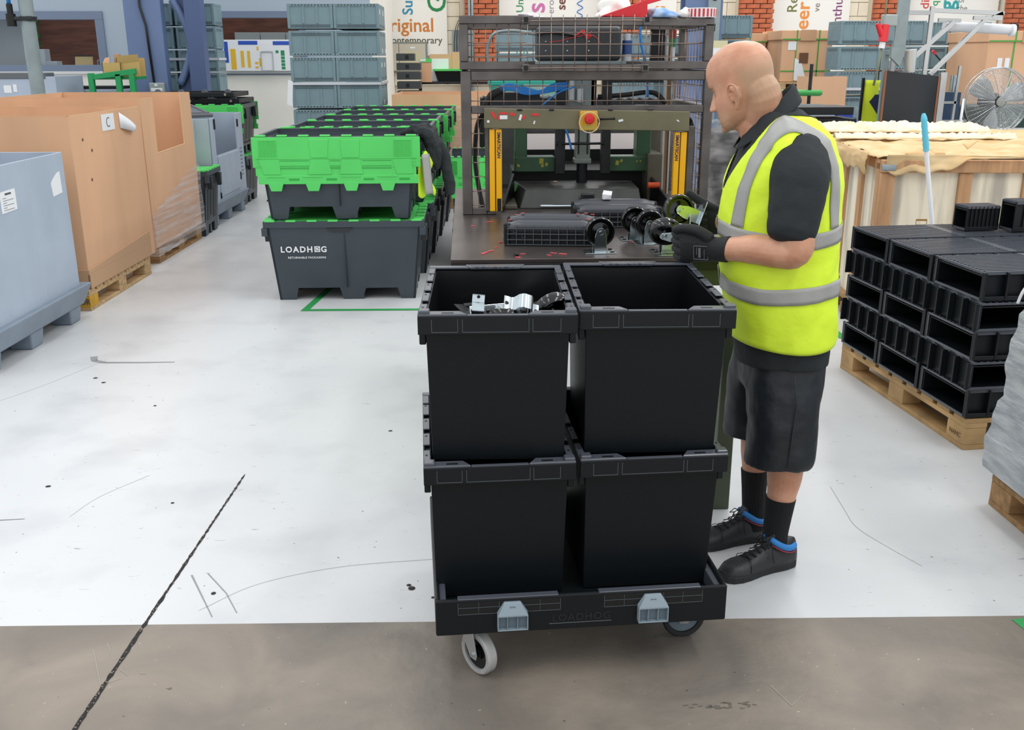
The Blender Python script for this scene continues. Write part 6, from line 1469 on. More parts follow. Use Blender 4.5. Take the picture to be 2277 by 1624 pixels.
MB().box(0,.10,0,.02,1.62,3.2).box(.03,.07,.22,.26,0,1.68).box(.03,.07,.02,.22,1.64,1.68).build('column', GREYP, gc, bevel=0.004)
B(-.11,.0,-.03,.05,1.86,1.95).build('junction_box', mat('socket_grey','9aa3a2',0.45), gc, bevel=0.01)
MB().hexa([(-.02,-.02,1.62),(.06,-.02,1.55),(.06,.02,1.55),(-.02,.02,1.62),(-.02,-.02,1.70),(.1,-.02,1.70),(.1,.02,1.70),(-.02,.02,1.70)]).build('lower_bracket', GREYP, gc)
MB().tube((-.09,-.02,1.87),(-.105,-.03,1.74),.030,.038,n=14).tube((-.16,-.02,1.88),(-.10,-.03,1.76),.02,.03,n=12).build('red_plug', RED, gc, smooth=40); MB().tube((-.105,-.03,1.74),(-.11,-.03,1.69),.024,n=12).build('plug_collar', WHITE, gc, smooth=40)
MB().path([(-.12,-.02,3.2),(-.105,-.02,2.0),(-.10,-.02,1.88)],.007,6).path([(-.11,-.03,1.70),(-.12,-.03,1.55),(-.14,-.02,1.40)],.009,6).build('cable', mat('olive_cable','7a7c62',0.6), gc, smooth=True)
# pedestal fan
fan = thing('pedestal_fan', 'round chrome caged industrial fan at the right edge', 'fan', (4.31, 8.06, 1.275), 0.0); fan.scale = (1.12,)*3
RT = Matrix.Rotation(PI/2, 4, 'X'); CHR = mat('fan_wire','b9bcbd',0.25,metal=0.9)
rg = MB(); 
def ring(r, y, w_=0.002): rg.path([(r*math.cos(2*PI*i/48), y, r*math.sin(2*PI*i/48)) for i in range(49)], w_, 5, False)
for i in range(20): r = .05+.0095*i; ring(r, -.06+.03*(r/.24)**2, .0018)
ring(.236, -.02, .005); ring(.236, .04, .004); ring(.12,.08,.0015); ring(.2,.07,.0015)
for i in range(40):
    a_ = 2*PI*i/40; rg.path([(r*math.cos(a_), -.062+.03*(r/.24)**2 if r < .235 else -.02, r*math.sin(a_)) for r in (.04,.12,.19,.236)], .0011 if i % 4 else .0026, 5, False)
fg = rg.build('front_guard', CHR, fan, smooth=True); fg['kind'] = 'stuff'
MB().lathe([(.0001,.075),(.03,.07),(.032,.062)],20,RT).build('hub_badge', mat('badge_grey','8d8f8a',0.4), fan, smooth=40)
FB = mat('fan_blade','aeb2b4',0.3,metal=.5)
for k in range(3):
    a_ = k*2*PI/3+.4; m = MB(); rows_ = []
    for i in range(7):
        r = .03+.19*i/6; w_ = .35+.55*math.sin(PI*(i+1)/8); rows_.append([(r*math.cos(a_+w_*(j/5-.5)), .0+.05*(j/5-.5), r*math.sin(a_+w_*(j/5-.5))) for j in range(6)])
    m.add([p for q in rows_ for p in q], [(i*6+j,(i+1)*6+j,(i+1)*6+j+1,i*6+j+1) for i in range(6) for j in range(5)]); sol(m.build('blade', FB, fan, smooth=True), .002)
MB().tube((0,.04,0),(0,.16,0),.06,n=20).build('motor', DKSTEEL, fan, smooth=40)
MB().tube((0,.08,-1.12),(0,.08,-.02),.018,n=12).lathe([(.22,-1.137),(.22,-1.12),(.02,-1.10),(.0001,-1.10)],28,Matrix.Translation((0,.08,0))).build('stand', DKSTEEL, fan, smooth=40)
MB().path([(-.24,-.0,.02),(-.255,-.02,-.12),(-.22,-.02,-.25)],.010,8).build('yoke', WHITE, fan, smooth=True)
dg = thing('dark_drum', 'dark green machine cover behind the fan at the right edge', 'machine', (4.62, 8.75, 0)); B(0,.7,0,.6,0,1.2).build('body', mat('very_dark_green','17332b',0.5), dg, bevel=0.03); B(-.1,.75,-.1,.0,.98,1.02).build('pale_ledge', ALU, dg, bevel=0.005)
# ------------------------------------------------------------------ the worker
SKIN = bpy.data.materials.new('skin'); SKIN.use_nodes = True
def _skin():
    nt = SKIN.node_tree; b = nt.nodes['Principled BSDF']; L = nt.links.new
    tc = nt.nodes.new('ShaderNodeTexCoord')
    n = nt.nodes.new('ShaderNodeTexNoise'); n.inputs['Scale'].default_value = 16; n.inputs['Detail'].default_value = 6; L(tc.outputs['Object'], n.inputs[0])
    r = nt.nodes.new('ShaderNodeValToRGB'); r.color_ramp.elements[0].position = .3; r.color_ramp.elements[1].position = .7
    r.color_ramp.elements[0].color = (*hx('c48a6c'),1); r.color_ramp.elements[1].color = (*hx('dba688'),1); L(n.outputs[0], r.inputs[0])
    # short shaved stubble on the back and sides of the skull, as pigment held by a vertex layer
    at = nt.nodes.new('ShaderNodeVertexColor'); at.layer_name = 'stubble'
    mx = nt.nodes.new('ShaderNodeMix'); mx.data_type = 'RGBA'; L(at.outputs['Color'], mx.inputs[0]); L(r.outputs[0], mx.inputs[6]); mx.inputs[7].default_value = (*hx('a08a6a'),1)
    L(mx.outputs[2], b.inputs['Base Color'])
    b.inputs['Roughness'].default_value = 0.42; b.inputs['Subsurface Weight'].default_value = 0.12; b.inputs['Subsurface Radius'].default_value = (0.012,0.004,0.002)
    b.inputs['Specular IOR Level'].default_value = 0.5
    n2 = nt.nodes.new('ShaderNodeTexNoise'); n2.inputs['Scale'].default_value = 90; n2.inputs['Detail'].default_value = 5; L(tc.outputs['Object'], n2.inputs[0])
    bp = nt.nodes.new('ShaderNodeBump'); bp.inputs['Strength'].default_value = .15; bp.inputs['Distance'].default_value = .004; L(n2.outputs[0], bp.inputs['Height']); L(bp.outputs[0], b.inputs['Normal'])
_skin()
POLO = mat('black_polo_cloth','24292c',0.85, bump=0.8, bscale=11); SHORT = mat('black_shorts_cloth','1d2228',0.5, bump=0.9, bscale=8)
VEST = mat('vest_yellow_green','e2ff38',0.62, bump=0.9, bscale=9); BAND = mat('vest_reflective_grey','a3a39f',0.42, bump=0.1, bscale=120)
PIPING = mat('dark_piping','20281c',0.7); SOCK = mat('black_ribbed_sock','101113',0.9, bump=0.5, bscale=160, stretch=(1,1,.05)); LEATH = mat('black_shoe_leather','27292b',0.45, bump=0.15, bscale=120)
SOLE = mat('black_sole','1c1d1e',0.6); SBLUE = mat('shoe_blue_lining','2f7fc6',0.7); GLOVE = mat('black_knit_glove','1b1d1f',0.7, bump=0.35, bscale=260); SRED = mat('shoe_red_line','b03a48',0.6)
def V3(*a): return Vector(a)
wk = thing('person', 'bald man in yellow hi-vis vest, black polo and shorts, gloved hands holding two casters', 'person', (1.0, 3.0, 0))
WO = V3(1.0, 3.0, 0)
def rem(o, vox, smooth=4, fac=0.5, disp=0.0, dscale=0.12):
    r = o.modifiers.new('remesh','REMESH'); r.mode = 'VOXEL'; r.voxel_size = vox; r.use_smooth_shade = True
    s = o.modifiers.new('smooth','SMOOTH'); s.iterations = smooth; s.factor = fac
    if disp:
        t = bpy.data.textures.new(o.name+'_folds','CLOUDS'); t.noise_scale = dscale; t.noise_depth = 2
        d_ = o.modifiers.new('folds','DISPLACE'); d_.texture = t; d_.strength = disp; d_.mid_level = 0.5; d_.texture_coords = 'LOCAL'
    return o
def limb(m, pts, rs, n=16):
    """tapered limb with rounded ends; pts in world"""
    pts = [Vector(p) for p in pts]
    P_ = spline(pts, 5); k = len(P_); R_ = []
    for i in range(k):
        t = i/(k-1)*(len(rs)-1); a_ = min(int(t), len(rs)-2); f = t-a_; f = f*f*(3-2*f); R_.append(rs[a_]*(1-f)+rs[a_+1]*f)
    d0 = (P_[0]-P_[1]).normalized(); d1 = (P_[-1]-P_[-2]).normalized()
    for q in (.5,.85): P_.insert(0, P_[0]+d0*R_[0]*.35) if q == .5 else P_.insert(0, P_[0]+d0*R_[1]*.18)
    R_ = [R_[0]*.45, R_[0]*.82] + R_
    P_ += [P_[-1]+d1*rs[-1]*.35, P_[-1]+d1*rs[-1]*.53]; R_ += [rs[-1]*.82, rs[-1]*.45]
    return m.path([p-WO for p in P_], R_, n)
def ell(c, ax, a_, ay, b_, n=32, e=2.0, tilt=None):
    out = []
    for i in range(n):
        t = 2*PI*i/n; ct, st_ = math.cos(t), math.sin(t)
        k = (abs(ct)**e+abs(st_)**e)**(-1/e)
        out.append(c + ax*(a_*ct*k) + ay*(b_*st_*k) + (Vector((0,0,tilt*ct)) if tilt else Vector()))
    return out
al = 0.15
TF = V3(-math.cos(al), math.sin(al), 0); TL = V3(-math.sin(al), -math.cos(al), 0)
TK = [(0.70,1.006,3.0,.140,.172),(0.775,1.003,3.0,.148,.178),(0.93,.980,3.0,.168,.184),(1.05,.968,3.0,.170,.184),(1.156,.965,3.0,.170,.188),(1.26,.965,3.0,.160,.194),(1.33,.970,3.0,.145,.196),(1.38,.970,3.0,.124,.184),(1.415,.963,3.0,.104,.158),(1.445,.950,3.0,.085,.122),(1.47,.935,3.0,.070,.088),(1.49,.925,3.0,.060,.068)]
def tk(z):
    z = max(TK[0][0], min(TK[-1][0], z))
    for a_, b_ in zip(TK, TK[1:]):
        if z <= b_[0]:
            f = (z-a_[0])/(b_[0]-a_[0]); return [a_[i]*(1-f)+b_[i]*f for i in range(5)]
    return list(TK[-1])
def tpt(th, z, off=0.0):
    _, cx, cy, a_, b_ = tk(z); ct, s_ = math.cos(th), math.sin(th); e = 2.35
    k = (abs(ct)**e+abs(s_)**e)**(-1/e)
    return V3(cx, cy, z) + TF*((a_+off)*ct*k) + TL*((b_+off)*s_*k) - WO + V3(0,0,off*0.6 if z > 1.38 else 0)
# --- head frame
hy, hp = R(43), R(23)
HF0 = V3(-math.cos(hy), math.sin(hy), 0); HL = V3(-math.sin(hy), -math.cos(hy), 0)
HF = (HF0*math.cos(hp) + V3(0,0,-math.sin(hp))).normalized(); HU = HL.cross(HF) * -1
if HU.z < 0: HU = -HU
HC = V3(0.822, 3.018, 1.553)
def hpt(x, y, z): return HC + HF*x + HL*y + HU*z
body = MB()
# head : rings from chin level to crown (local z), front, back, half width, exponent
HR = [(-.120,.070,.022,.024),(-.114,.086,.000,.036),(-.104,.094,-.018,.046),(-.090,.096,-.040,.055),(-.074,.094,-.062,.061),(-.058,.094,-.078,.065),(-.042,.094,-.089,.068),(-.026,.092,-.097,.0705),(-.010,.088,-.103,.0725),(.006,.0885,-.107,.074),(.022,.093,-.109,.0755),(.038,.0955,-.109,.077),(.054,.0945,-.107,.077),(.070,.090,-.101,.0745),(.085,.081,-.092,.0695),(.098,.067,-.078,.060),(.109,.048,-.058,.046),(.117,.026,-.034,.028),(.1205,.008,-.012,.010)]
rings = []
for (z, f, bk, w_) in HR:
    cx, ha = (f+bk)/2, (f-bk)/2; r_ = []
    for i in range(48):
        t = 2*PI*i/48; ct, s_ = math.cos(t), math.sin(t); e = 2.15
        k = (abs(ct)**e+abs(s_)**e)**(-1/e)
        x = cx + ha*ct*k; y = w_*s_*k
        # widest part of the skull lies behind the ears, face narrows to the front
        y *= (1.0 - 0.16*max(0, ct)**1.5 if z < .05 else 1.0 - .08*max(0, ct))
        # eye sockets and cheek
        if ct > 0.45:
            x -= 0.010*math.exp(-((z+.004)/.012)**2)*math.exp(-((abs(y)-.032)/.015)**2)
            x += 0.004*math.exp(-((z-.020)/.009)**2)*math.exp(-((abs(y)-.030)/.022)**2)
            x += 0.004*math.exp(-((z+.036)/.016)**2)*math.exp(-((abs(y)-.042)/.014)**2)
        r_.append(hpt(x, y, z)-WO)
    rings.append(r_)
body.loft(rings)
# nose, lips, chin
body.loft([[hpt(*p)-WO for p in q] for q in (
    [(.080,-.008,.006),(.093,-.004,.006),(.093,.004,.006),(.080,.008,.006)],
    [(.082,-.011,-.012),(.103,-.006,-.012),(.103,.006,-.012),(.082,.011,-.012)],
    [(.082,-.017,-.034),(.118,-.0085,-.034),(.118,.0085,-.034),(.082,.017,-.034)],
    [(.084,-.019,-.043),(.116,-.012,-.044),(.116,.012,-.044),(.084,.019,-.043)],
    [(.086,-.013,-.049),(.102,-.008,-.050),(.102,.008,-.050),(.086,.013,-.049)])])
limb(body, [hpt(.082,-.022,-.068),hpt(.0945,0,-.066),hpt(.082,.022,-.068)], [.005,.0065,.005], 8)
limb(body, [hpt(.082,-.019,-.079),hpt(.0935,0,-.078),hpt(.082,.019,-.079)], [.005,.0068,.005], 8)
limb(body, [hpt(.082,-.010,-.108),hpt(.090,0,-.108),hpt(.082,.010,-.108)], [.011,.0125,.011], 10)
# ears
for s in (1, -1):
    ear = [(-.004,.074,-.050),(-.010,.079,-.044),(-.020,.086,-.030),(-.027,.092,-.012),(-.024,.093,.004),(-.013,.090,.011),(-.002,.085,.008),(.005,.079,-.004),(.004,.076,-.016)]
    limb(body, [hpt(-.012+(x+.012)*1.15, s*y, -.020+(z+.020)*1.15-.022) for x, y, z in ear], [.0065,.006,.0048,.0045,.0045,.0045,.0043,.004,.0035], 8)
    limb(body, [hpt(-.012, s*.079, -.060), hpt(-.020, s*.085, -.044), hpt(-.018, s*.086, -.028), hpt(-.008, s*.082, -.020)], [.004,.0038,.0034,.003], 8)
    body.loft([[hpt(-.002,s*.066,-.069)-WO,hpt(-.022,s*.070,-.052)-WO,hpt(-.026,s*.074,-.020)-WO,hpt(-.004,s*.070,-.014)-WO],[hpt(-.004,s*.0765,-.070)-WO,hpt(-.022,s*.085,-.054)-WO,hpt(-.026,s*.088,-.020)-WO,hpt(-.004,s*.080,-.014)-WO]])
    limb(body, [hpt(.004, s*.072, -.052), hpt(.003, s*.076, -.044)], [.0045,.004], 8)
# neck
limb(body, [hpt(-.040,0,-.005), hpt(-.052,0,-.06), V3(.888,3.004,1.462), V3(.915,3.0,1.43), V3(.94,3.0,1.39)], [.054,.060,.065,.070,.076], 24)
limb(body, [hpt(.035,0,-.098), V3(.855,3.004,1.435), V3(.89,3.0,1.39)], [.034,.044,.05], 20)
# trunk inside the clothes
tr = [ell(V3(c[1],c[2],c[0]), TF, max(.02,c[3]-.022), TL, max(.02,c[4]-.022), 28) for c in TK]
body.loft([[p-WO for p in r_] for r_ in tr]); limb(body, [V3(1.0,3.0,.80), V3(1.0,3.0,.70)], [.12,.12], 20)
# arms
LD0 = V3(-.87,.40,-.02); LW = V3(.757,2.918,1.070); RW = V3(.862,3.222,1.105)
limb(body, [V3(.962,2.85,1.355), V3(.952,2.80,1.25), V3(.948,2.768,1.15), V3(.945,2.765,1.092), V3(.905,2.795,1.084), V3(.85,2.84,1.085), V3(.80,2.882,1.077), LW, LW+LD0*.02], [.062,.056,.050,.049,.048,.046,.037,.030,.022], 20)
limb(body, [V3(.965,3.15,1.355), V3(.955,3.20,1.25), V3(.95,3.225,1.15), V3(.948,3.23,1.10), V3(.915,3.228,1.10), RW, RW+V3(-.03,0,0)], [.062,.055,.050,.048,.046,.031,.029], 20)
# legs
limb(body, [V3(1.0,2.925,.80), V3(1.005,2.91,.62), V3(1.012,2.905,.46), V3(1.022,2.905,.34), V3(1.014,2.90,.235), V3(1.004,2.893,.13), V3(1.002,2.89,.055)], [.088,.076,.056,.058,.046,.037,.036], 22)
limb(body, [V3(.99,3.07,.80), V3(.98,3.085,.62), V3(.975,3.095,.46), V3(.985,3.10,.34), V3(.983,3.098,.245), V3(.985,3.085,.13), V3(.985,3.08,.055)], [.086,.074,.054,.055,.043,.036,.035], 22)
for (hx0, hy0, dx, dy) in ((1.002,2.89,-.94,-.34),(.985,3.08,-.97,-.24)):
    limb(body, [V3(hx0+.008,hy0+.002,.045), V3(hx0+dx*.05,hy0+dy*.05,.042), V3(hx0+dx*.10,hy0+dy*.10,.034)], [.026,.024,.016], 14)
bo = body.build('body', SKIN, wk, smooth=True); rem(bo, 0.0034, 3, 0.45)
# bake the union so the stubble pigment can be stored on the skull
dg_ = bpy.context.evaluated_depsgraph_get(); me = bpy.data.meshes.new_from_object(bo.evaluated_get(dg_)); bo.modifiers.clear(); bo.data = me
me.materials.clear(); me.materials.append(SKIN)
ca_ = me.color_attributes.new('stubble','BYTE_COLOR','POINT'); hc = HC-WO; vals = []
for v in me.vertices:
    d_ = v.co-hc; x = d_.dot(HF); y = d_.dot(HL); z = d_.dot(HU); k = 0.0
    if z > -.12 and d_.length < .17:
        side = max(0, min(1, (abs(y)-.03)/.03)); back = max(0, min(1, (-x+.0)/.05))
        low = max(0, min(1, (.055-z)/.05))*max(0, min(1, (z+.125)/.07))
        k = 0.62*low*max(back, 0.0)*(1 if x < -.01 else 0)
        if z < -.04 and x > .0: k = max(k, 0.28*max(0, min(1, (-.045-z)/.03))*max(0, min(1, (x+.01)/.05)))
    vals += [k, k, k, 1.0]
ca_.data.foreach_set('color', vals)
me.polygons.foreach_set('use_smooth', [True]*len(me.polygons))
for s in (1, -1):
    MB().lathe([(.0001,.0125),(.006,.0108),(.0105,.006),(.0122,0),(.0105,-.006),(.0001,-.0125)], 16, Matrix.Translation(hpt(.060, s*.029, -.004)-WO)).build('eye', mat('eye_white','d8d4cc',0.2), wk, smooth=True)
eb = MB()
for s in (1,-1): limb(eb, [hpt(.089,s*.014,.016), hpt(.084,s*.030,.020), hpt(.070,s*.045,.015)], [.0022,.0028,.0016], 6)
eb.pieces('eyebrow', mat('sandy_brow','a07a58',0.9), wk, smooth=True)

# --- polo shirt: trunk plus short sleeves, one garment
sh_ = MB()
sh_.loft([[tpt(2*PI*i/48, z, .004) for i in range(48)] for z in [.70,.74,.80,.88,.96,1.05,1.13,1.2,1.26,1.31,1.35,1.38,1.41,1.435,1.455,1.475]])
limb(sh_, [V3(.968,2.875,1.355), V3(.958,2.822,1.305), V3(.946,2.792,1.235), V3(.934,2.776,1.165), V3(.929,2.772,1.148)], [.084,.086,.080,.071,.069], 24)
limb(sh_, [V3(.965,3.125,1.355), V3(.955,3.18,1.30), V3(.947,3.21,1.23), V3(.945,3.222,1.165)], [.084,.084,.078,.070], 24)
so2 = sh_.build('polo_shirt', POLO, wk, smooth=True); rem(so2, 0.006, 5, .5, disp=.014, dscale=.11)
# collar: a folded band on a steep ring round the neck
cc = V3(.905, 3.0, 1.452)
def cring(a_, b_, dz, tilt, n=40): return [p-WO for p in ell(cc+V3(0,0,dz), TF, a_, TL, b_, n, 2.0, -tilt)]
# open at the very front
rings_ = [cring(.068,.062,-.012,.060), cring(.066,.062,.030,.072), cring(.071,.068,.033,.073), cring(.084,.084,.008,.074), cring(.100,.102,-.022,.075)]
cm = MB(); n = 40
idx = [i for i in range(2, n-1)]
cm.add([r_[i] for r_ in rings_ for i in idx], [(a_*len(idx)+j, a_*len(idx)+j+1, (a_+1)*len(idx)+j+1, (a_+1)*len(idx)+j) for a_ in range(len(rings_)-1) for j in range(len(idx)-1)])
co_ = cm.build('collar', POLO, wk, smooth=True); sol(co_, .004); co_.modifiers.new('sub','SUBSURF').render_levels = 1
# --- vest
NT, NZ = 96, 74
def neck_z(th):
    d_ = abs((math.degrees(th)+180) % 360 - 180)
    pts = [(0,1.20),(12,1.26),(28,1.36),(50,1.425),(75,1.462),(110,1.462),(140,1.452),(180,1.445)]
    for a_, b_ in zip(pts, pts[1:]):
        if d_ <= b_[0]: f = (d_-a_[0])/(b_[0]-a_[0]); return a_[1]*(1-f)+b_[1]*f
    return 1.45
def hem_z(th): return .772 + .012*math.sin(2*th+1)
def arm_in(th, z, grow=0.0):
    d_ = abs((math.degrees(th)+180) % 360 - 180)           # lateral angle from front
    s_ = (d_-97)*.0030; zz = z-1.262
    top = zz/(.148+grow) if zz > 0 else zz/(.150+grow)
    return (s_/(.078+grow))**2*(1.0 if zz < 0 else 1+1.2*max(0,zz/.148)) + top**2 < 1
vm = MB(); ids = {}
zs = [j/NZ for j in range(NZ+1)]
def vz(th, u): return hem_z(th) + (neck_z(th)-hem_z(th))*u
def voff(th, z): return .012 + .009*mn.noise(Vector((math.cos(th)*2.2, math.sin(th)*2.2, z*5))) + .005*mn.noise(Vector((math.cos(th)*4.5+z*6, math.sin(th)*4.5, z*13))) + (.012*max(0,(.92-z)/.15))*(1 if True else 0)*.8
vs = []; fs = []
for i in range(NT):
    th = 2*PI*i/NT
    for u in zs: z = vz(th,u); vs.append(tpt(th, z, voff(th,z)))
for i in range(NT):
    th = 2*PI*(i+.5)/NT
    if i == 0 or i == NT-1: pass
    for j in range(NZ):
        z = vz(th, (j+.5)/NZ)
        if arm_in(th, z): continue
        a_ = i*(NZ+1)+j; b_ = ((i+1)%NT)*(NZ+1)+j
        fs.append((a_, b_, b_+1, a_+1))
vm.add(vs, fs); vo = vm.build('hi_vis_vest', VEST, wk, smooth=True); sol(vo, .0035)
# drop unused points
bm_ = bmesh.new(); bm_.from_mesh(vo.data); bmesh.ops.delete(bm_, geom=[v for v in bm_.verts if not v.link_faces], context='VERTS'); 
for _ in range(14):
    new = {}
    for v in bm_.verts:
        nb = [e.other_vert(v).co for e in v.link_edges if e.is_boundary]
        if len(nb) == 2: new[v] = v.co*.4 + (nb[0]+nb[1])*.3
    for v, c_ in new.items(): v.co = c_
bm_.to_mesh(vo.data); 
# piping along the armholes and neck
pg = []
for e in bm_.edges:
    if e.is_boundary: pg.append((e.verts[0].co.copy(), e.verts[1].co.copy()))
bm_.free()
pm = MB()
for a_, b_ in pg:
    if a_.z > 1.02 : pm.path([a_, b_], .0030, 5)
pm.build('piping', PIPING, vo, smooth=True)['kind'] = 'stuff'
def surf_band(name, path, w_, off=.0175):
    P_ = spline([Vector((a_, b_, 0)) for a_, b_ in path], 7); m = MB(); K = 0.17; k = len(P_); N5 = 4; vs = []
    for i, p in enumerate(P_):
        d_ = P_[min(i+1,k-1)] - P_[max(i-1,0)]; d_ = Vector((math.radians(d_.x)*K, d_.y, 0)).normalized(); nrm = Vector((-d_.y, d_.x, 0))
        for q in range(N5+1):
            o_ = (q/N5-.5)*w_; th = math.radians(p.x) + nrm.x*o_/K; z = p.y + nrm.y*o_
            vs.append(tpt(th, z, voff(th, z)+.0036))
    m.add(vs, [(i*(N5+1)+q, (i+1)*(N5+1)+q, (i+1)*(N5+1)+q+1, i*(N5+1)+q+1) for i in range(k-1) for q in range(N5)])
    return sol(m.build(name, BAND, vo, smooth=True), .0012)
surf_band('reflective_band', [(a_, 1.118+.012*math.cos(math.radians(a_)*2)) for a_ in range(6, 356, 12)], .048)
surf_band('reflective_band', [(a_, .952+.010*math.cos(math.radians(a_)*2+.6)) for a_ in range(6, 356, 12)], .050)
for s in (1, -1):
    surf_band('reflective_brace', [(s*a_, b_) for a_, b_ in ((42,1.145),(43,1.22),(45,1.30),(50,1.365),(66,1.418),(88,1.437),(108,1.425),(124,1.385),(133,1.31),(137,1.22),(138,1.145))], .044)
# --- shorts
st_m = MB()
st_m.loft([[p-WO for p in ell(V3(*c), TF, a_, TL, b_, 32, 2.4)] for c, a_, b_ in (((1.0,3.0,.86),.120,.155),((1.003,3.0,.78),.128,.162),((1.003,3.0,.70),.128,.168),((.998,3.0,.62),.120,.165))])
st_m.loft([[p-WO for p in ell(V3(*c), TF, a_, TL, b_, 32, 2.3)] for c, a_, b_ in (((1.0,2.945,.72),.125,.108),((1.003,2.925,.62),.120,.106),((1.0,2.912,.50),.113,.100),((.998,2.906,.42),.109,.096),((.998,2.905,.372),.107,.094))])
st_m.loft([[p-WO for p in ell(V3(*c), TF, a_, TL, b_, 32, 2.3)] for c, a_, b_ in (((.995,3.06,.72),.122,.105),((.982,3.075,.62),.115,.10),((.968,3.09,.50),.105,.094),((.966,3.10,.43),.100,.09),((.966,3.10,.395),.098,.088))])
so3 = st_m.build('shorts', SHORT, wk, smooth=True); rem(so3, .006, 5, .5, disp=.020, dscale=.13)
sm_ = MB(); sm_.path([V3(.99,2.806,.70)-WO, V3(1.005,2.802,.6)-WO, V3(1.0,2.805,.5)-WO, V3(.995,2.81,.39)-WO], .0022, 6); sm_.build('side_seam', mat('seam_grey','2c3136',0.8), so3, smooth=True)
# --- socks
for (pts, r_) in (([V3(1.014,2.90,.245), V3(1.009,2.897,.18), V3(1.004,2.893,.12), V3(1.002,2.89,.045)], [.0495,.0445,.041,.042]), ([V3(.983,3.098,.262), V3(.984,3.093,.19), V3(.985,3.085,.12), V3(.985,3.08,.045)], [.0475,.0425,.040,.041])):
    MB().path([p-WO for p in spline(pts,6)], [r_[min(3,int(i/6))]*(1-(i%6)/6)+r_[min(3,int(i/6)+1)]*((i%6)/6) for i in range(19)], 24).build('sock', SOCK, wk, smooth=60)
# --- shoes
def shoe(heel, ang):
    e_ = bpy.data.objects.new('shoe', None); COL.objects.link(e_); e_.parent = wk; e_.location = heel-WO; e_.rotation_euler = (0,0,ang)
    # local: heel at x=0, toe at x=.292
    so_ = MB(); prof = []
    W_ = [(0,.020),(.012,.031),(.05,.037),(.10,.035),(.15,.038),(.20,.047),(.235,.049),(.265,.043),(.282,.030),(.290,.014)]
    up = [(x, w_) for x, w_ in W_] + [(x, -w_) for x, w_ in reversed(W_)]
    so_.prism(up, 0.0, .026, 'xy'); s_ = so_.build('sole', SOLE, e_, bevel=.005)
    H_ = [(.004,.024,.098),(.02,.032,.104),(.05,.037,.100),(.08,.037,.098),(.105,.036,.100),(.13,.037,.092),(.155,.039,.080),(.18,.043,.070),(.205,.046,.064),(.23,.047,.061),(.255,.042,.056),(.273,.032,.047),(.284,.018,.036)]
    rg_ = []
    for x, w_, h in H_:
        r_ = []
        for i in range(24):
            t = PI*i/23; s2 = math.sin(t)**.62; c2 = math.cos(t); c2 = abs(c2)**.8*(1 if c2 > 0 else -1)
            top_w = .62 if x < .12 else .55+.35*min(1,(x-.12)/.1)
            wy = w_*(1-(1-top_w)*s2**3)
            r_.append(Vector((x, wy*c2, .018 + (h-.018)*s2)))
        rg_.append(r_)
    u_ = MB().loft(rg_, cap=True); u_.build('upper', LEATH, e_, smooth=True)
    # blue padded collar and red line, following the ankle opening
    def cpath(dz, o_): return [Vector((.060+(.056+o_)*math.cos(t), (.0385+o_)*math.sin(t), .094+dz+.020*math.cos(t)-.012*math.sin(t)**2*1)) for t in [R(20+320*i/24) for i in range(25)]]
    MB().path(cpath(.004,-.004), .0105, 10).build('collar_lining', SBLUE, e_, smooth=True)
    MB().path(cpath(-.010,.001), .0022, 6).build('red_line', SRED, e_, smooth=True)
    # tongue and laces
    MB().hexa([(.098,-.018,.092),(.13,-.018,.082),(.13,.018,.082),(.098,.018,.092),(.088,-.017,.128),(.100,-.017,.135),(.100,.017,.135),(.088,.017,.128)]).build('tongue', LEATH, e_, bevel=.004)
    lc = MB()
    for i in range(5):
        x = .108+.020*i; z = .104-.0075*i-(.004 if i > 2 else 0); s = 1 if i % 2 else -1
        lc.path([(x,-.022,z-.006),(x+.004,0,z+.004),(x+.006,.022,z-.006)], .0024, 6); lc.path([(x,.022,z-.006),(x+.012,0,z+.003),(x+.018,-.022,z-.010)], .0020, 6)
    for s in (1,-1):
        lc.path([(.105,0,.112),(.112,s*.018,.114),(.118,s*.034,.098),(.122,s*.046,.066),(.118,s*.050,.048)], .0018, 6)
        lc.path([(.105,0,.112),(.125,s*.024,.118),(.135,s*.036,.098),(.118,s*.030,.100)], .0018, 6)
    lc.build('laces', mat('lace_black','14151a',0.7), e_, smooth=True)
    ey_ = MB()
    for s in (1,-1): ey_.tube((.092,s*.028,.104),(.092,s*.033,.106),.006,n=10)
    ey_.build('lace_eyelet', mat('eyelet_blue','2a62d0',0.3), e_)
    MB().path([(.15,y_,.018+.0) for y_ in ()] or [(.205,.0465,.030),(.200,.040,.058),(.196,.018,.071),(.195,0,.073),(.196,-.018,.071),(.200,-.040,.058),(.205,-.0465,.030)], .0013, 5).build('toe_seam', SOLE, e_, smooth=True)
    return e_
shoe(V3(1.075,2.905,0), PI+math.atan2(.105,.275)); shoe(V3(1.045,3.095,0), PI+math.atan2(.07,.28))
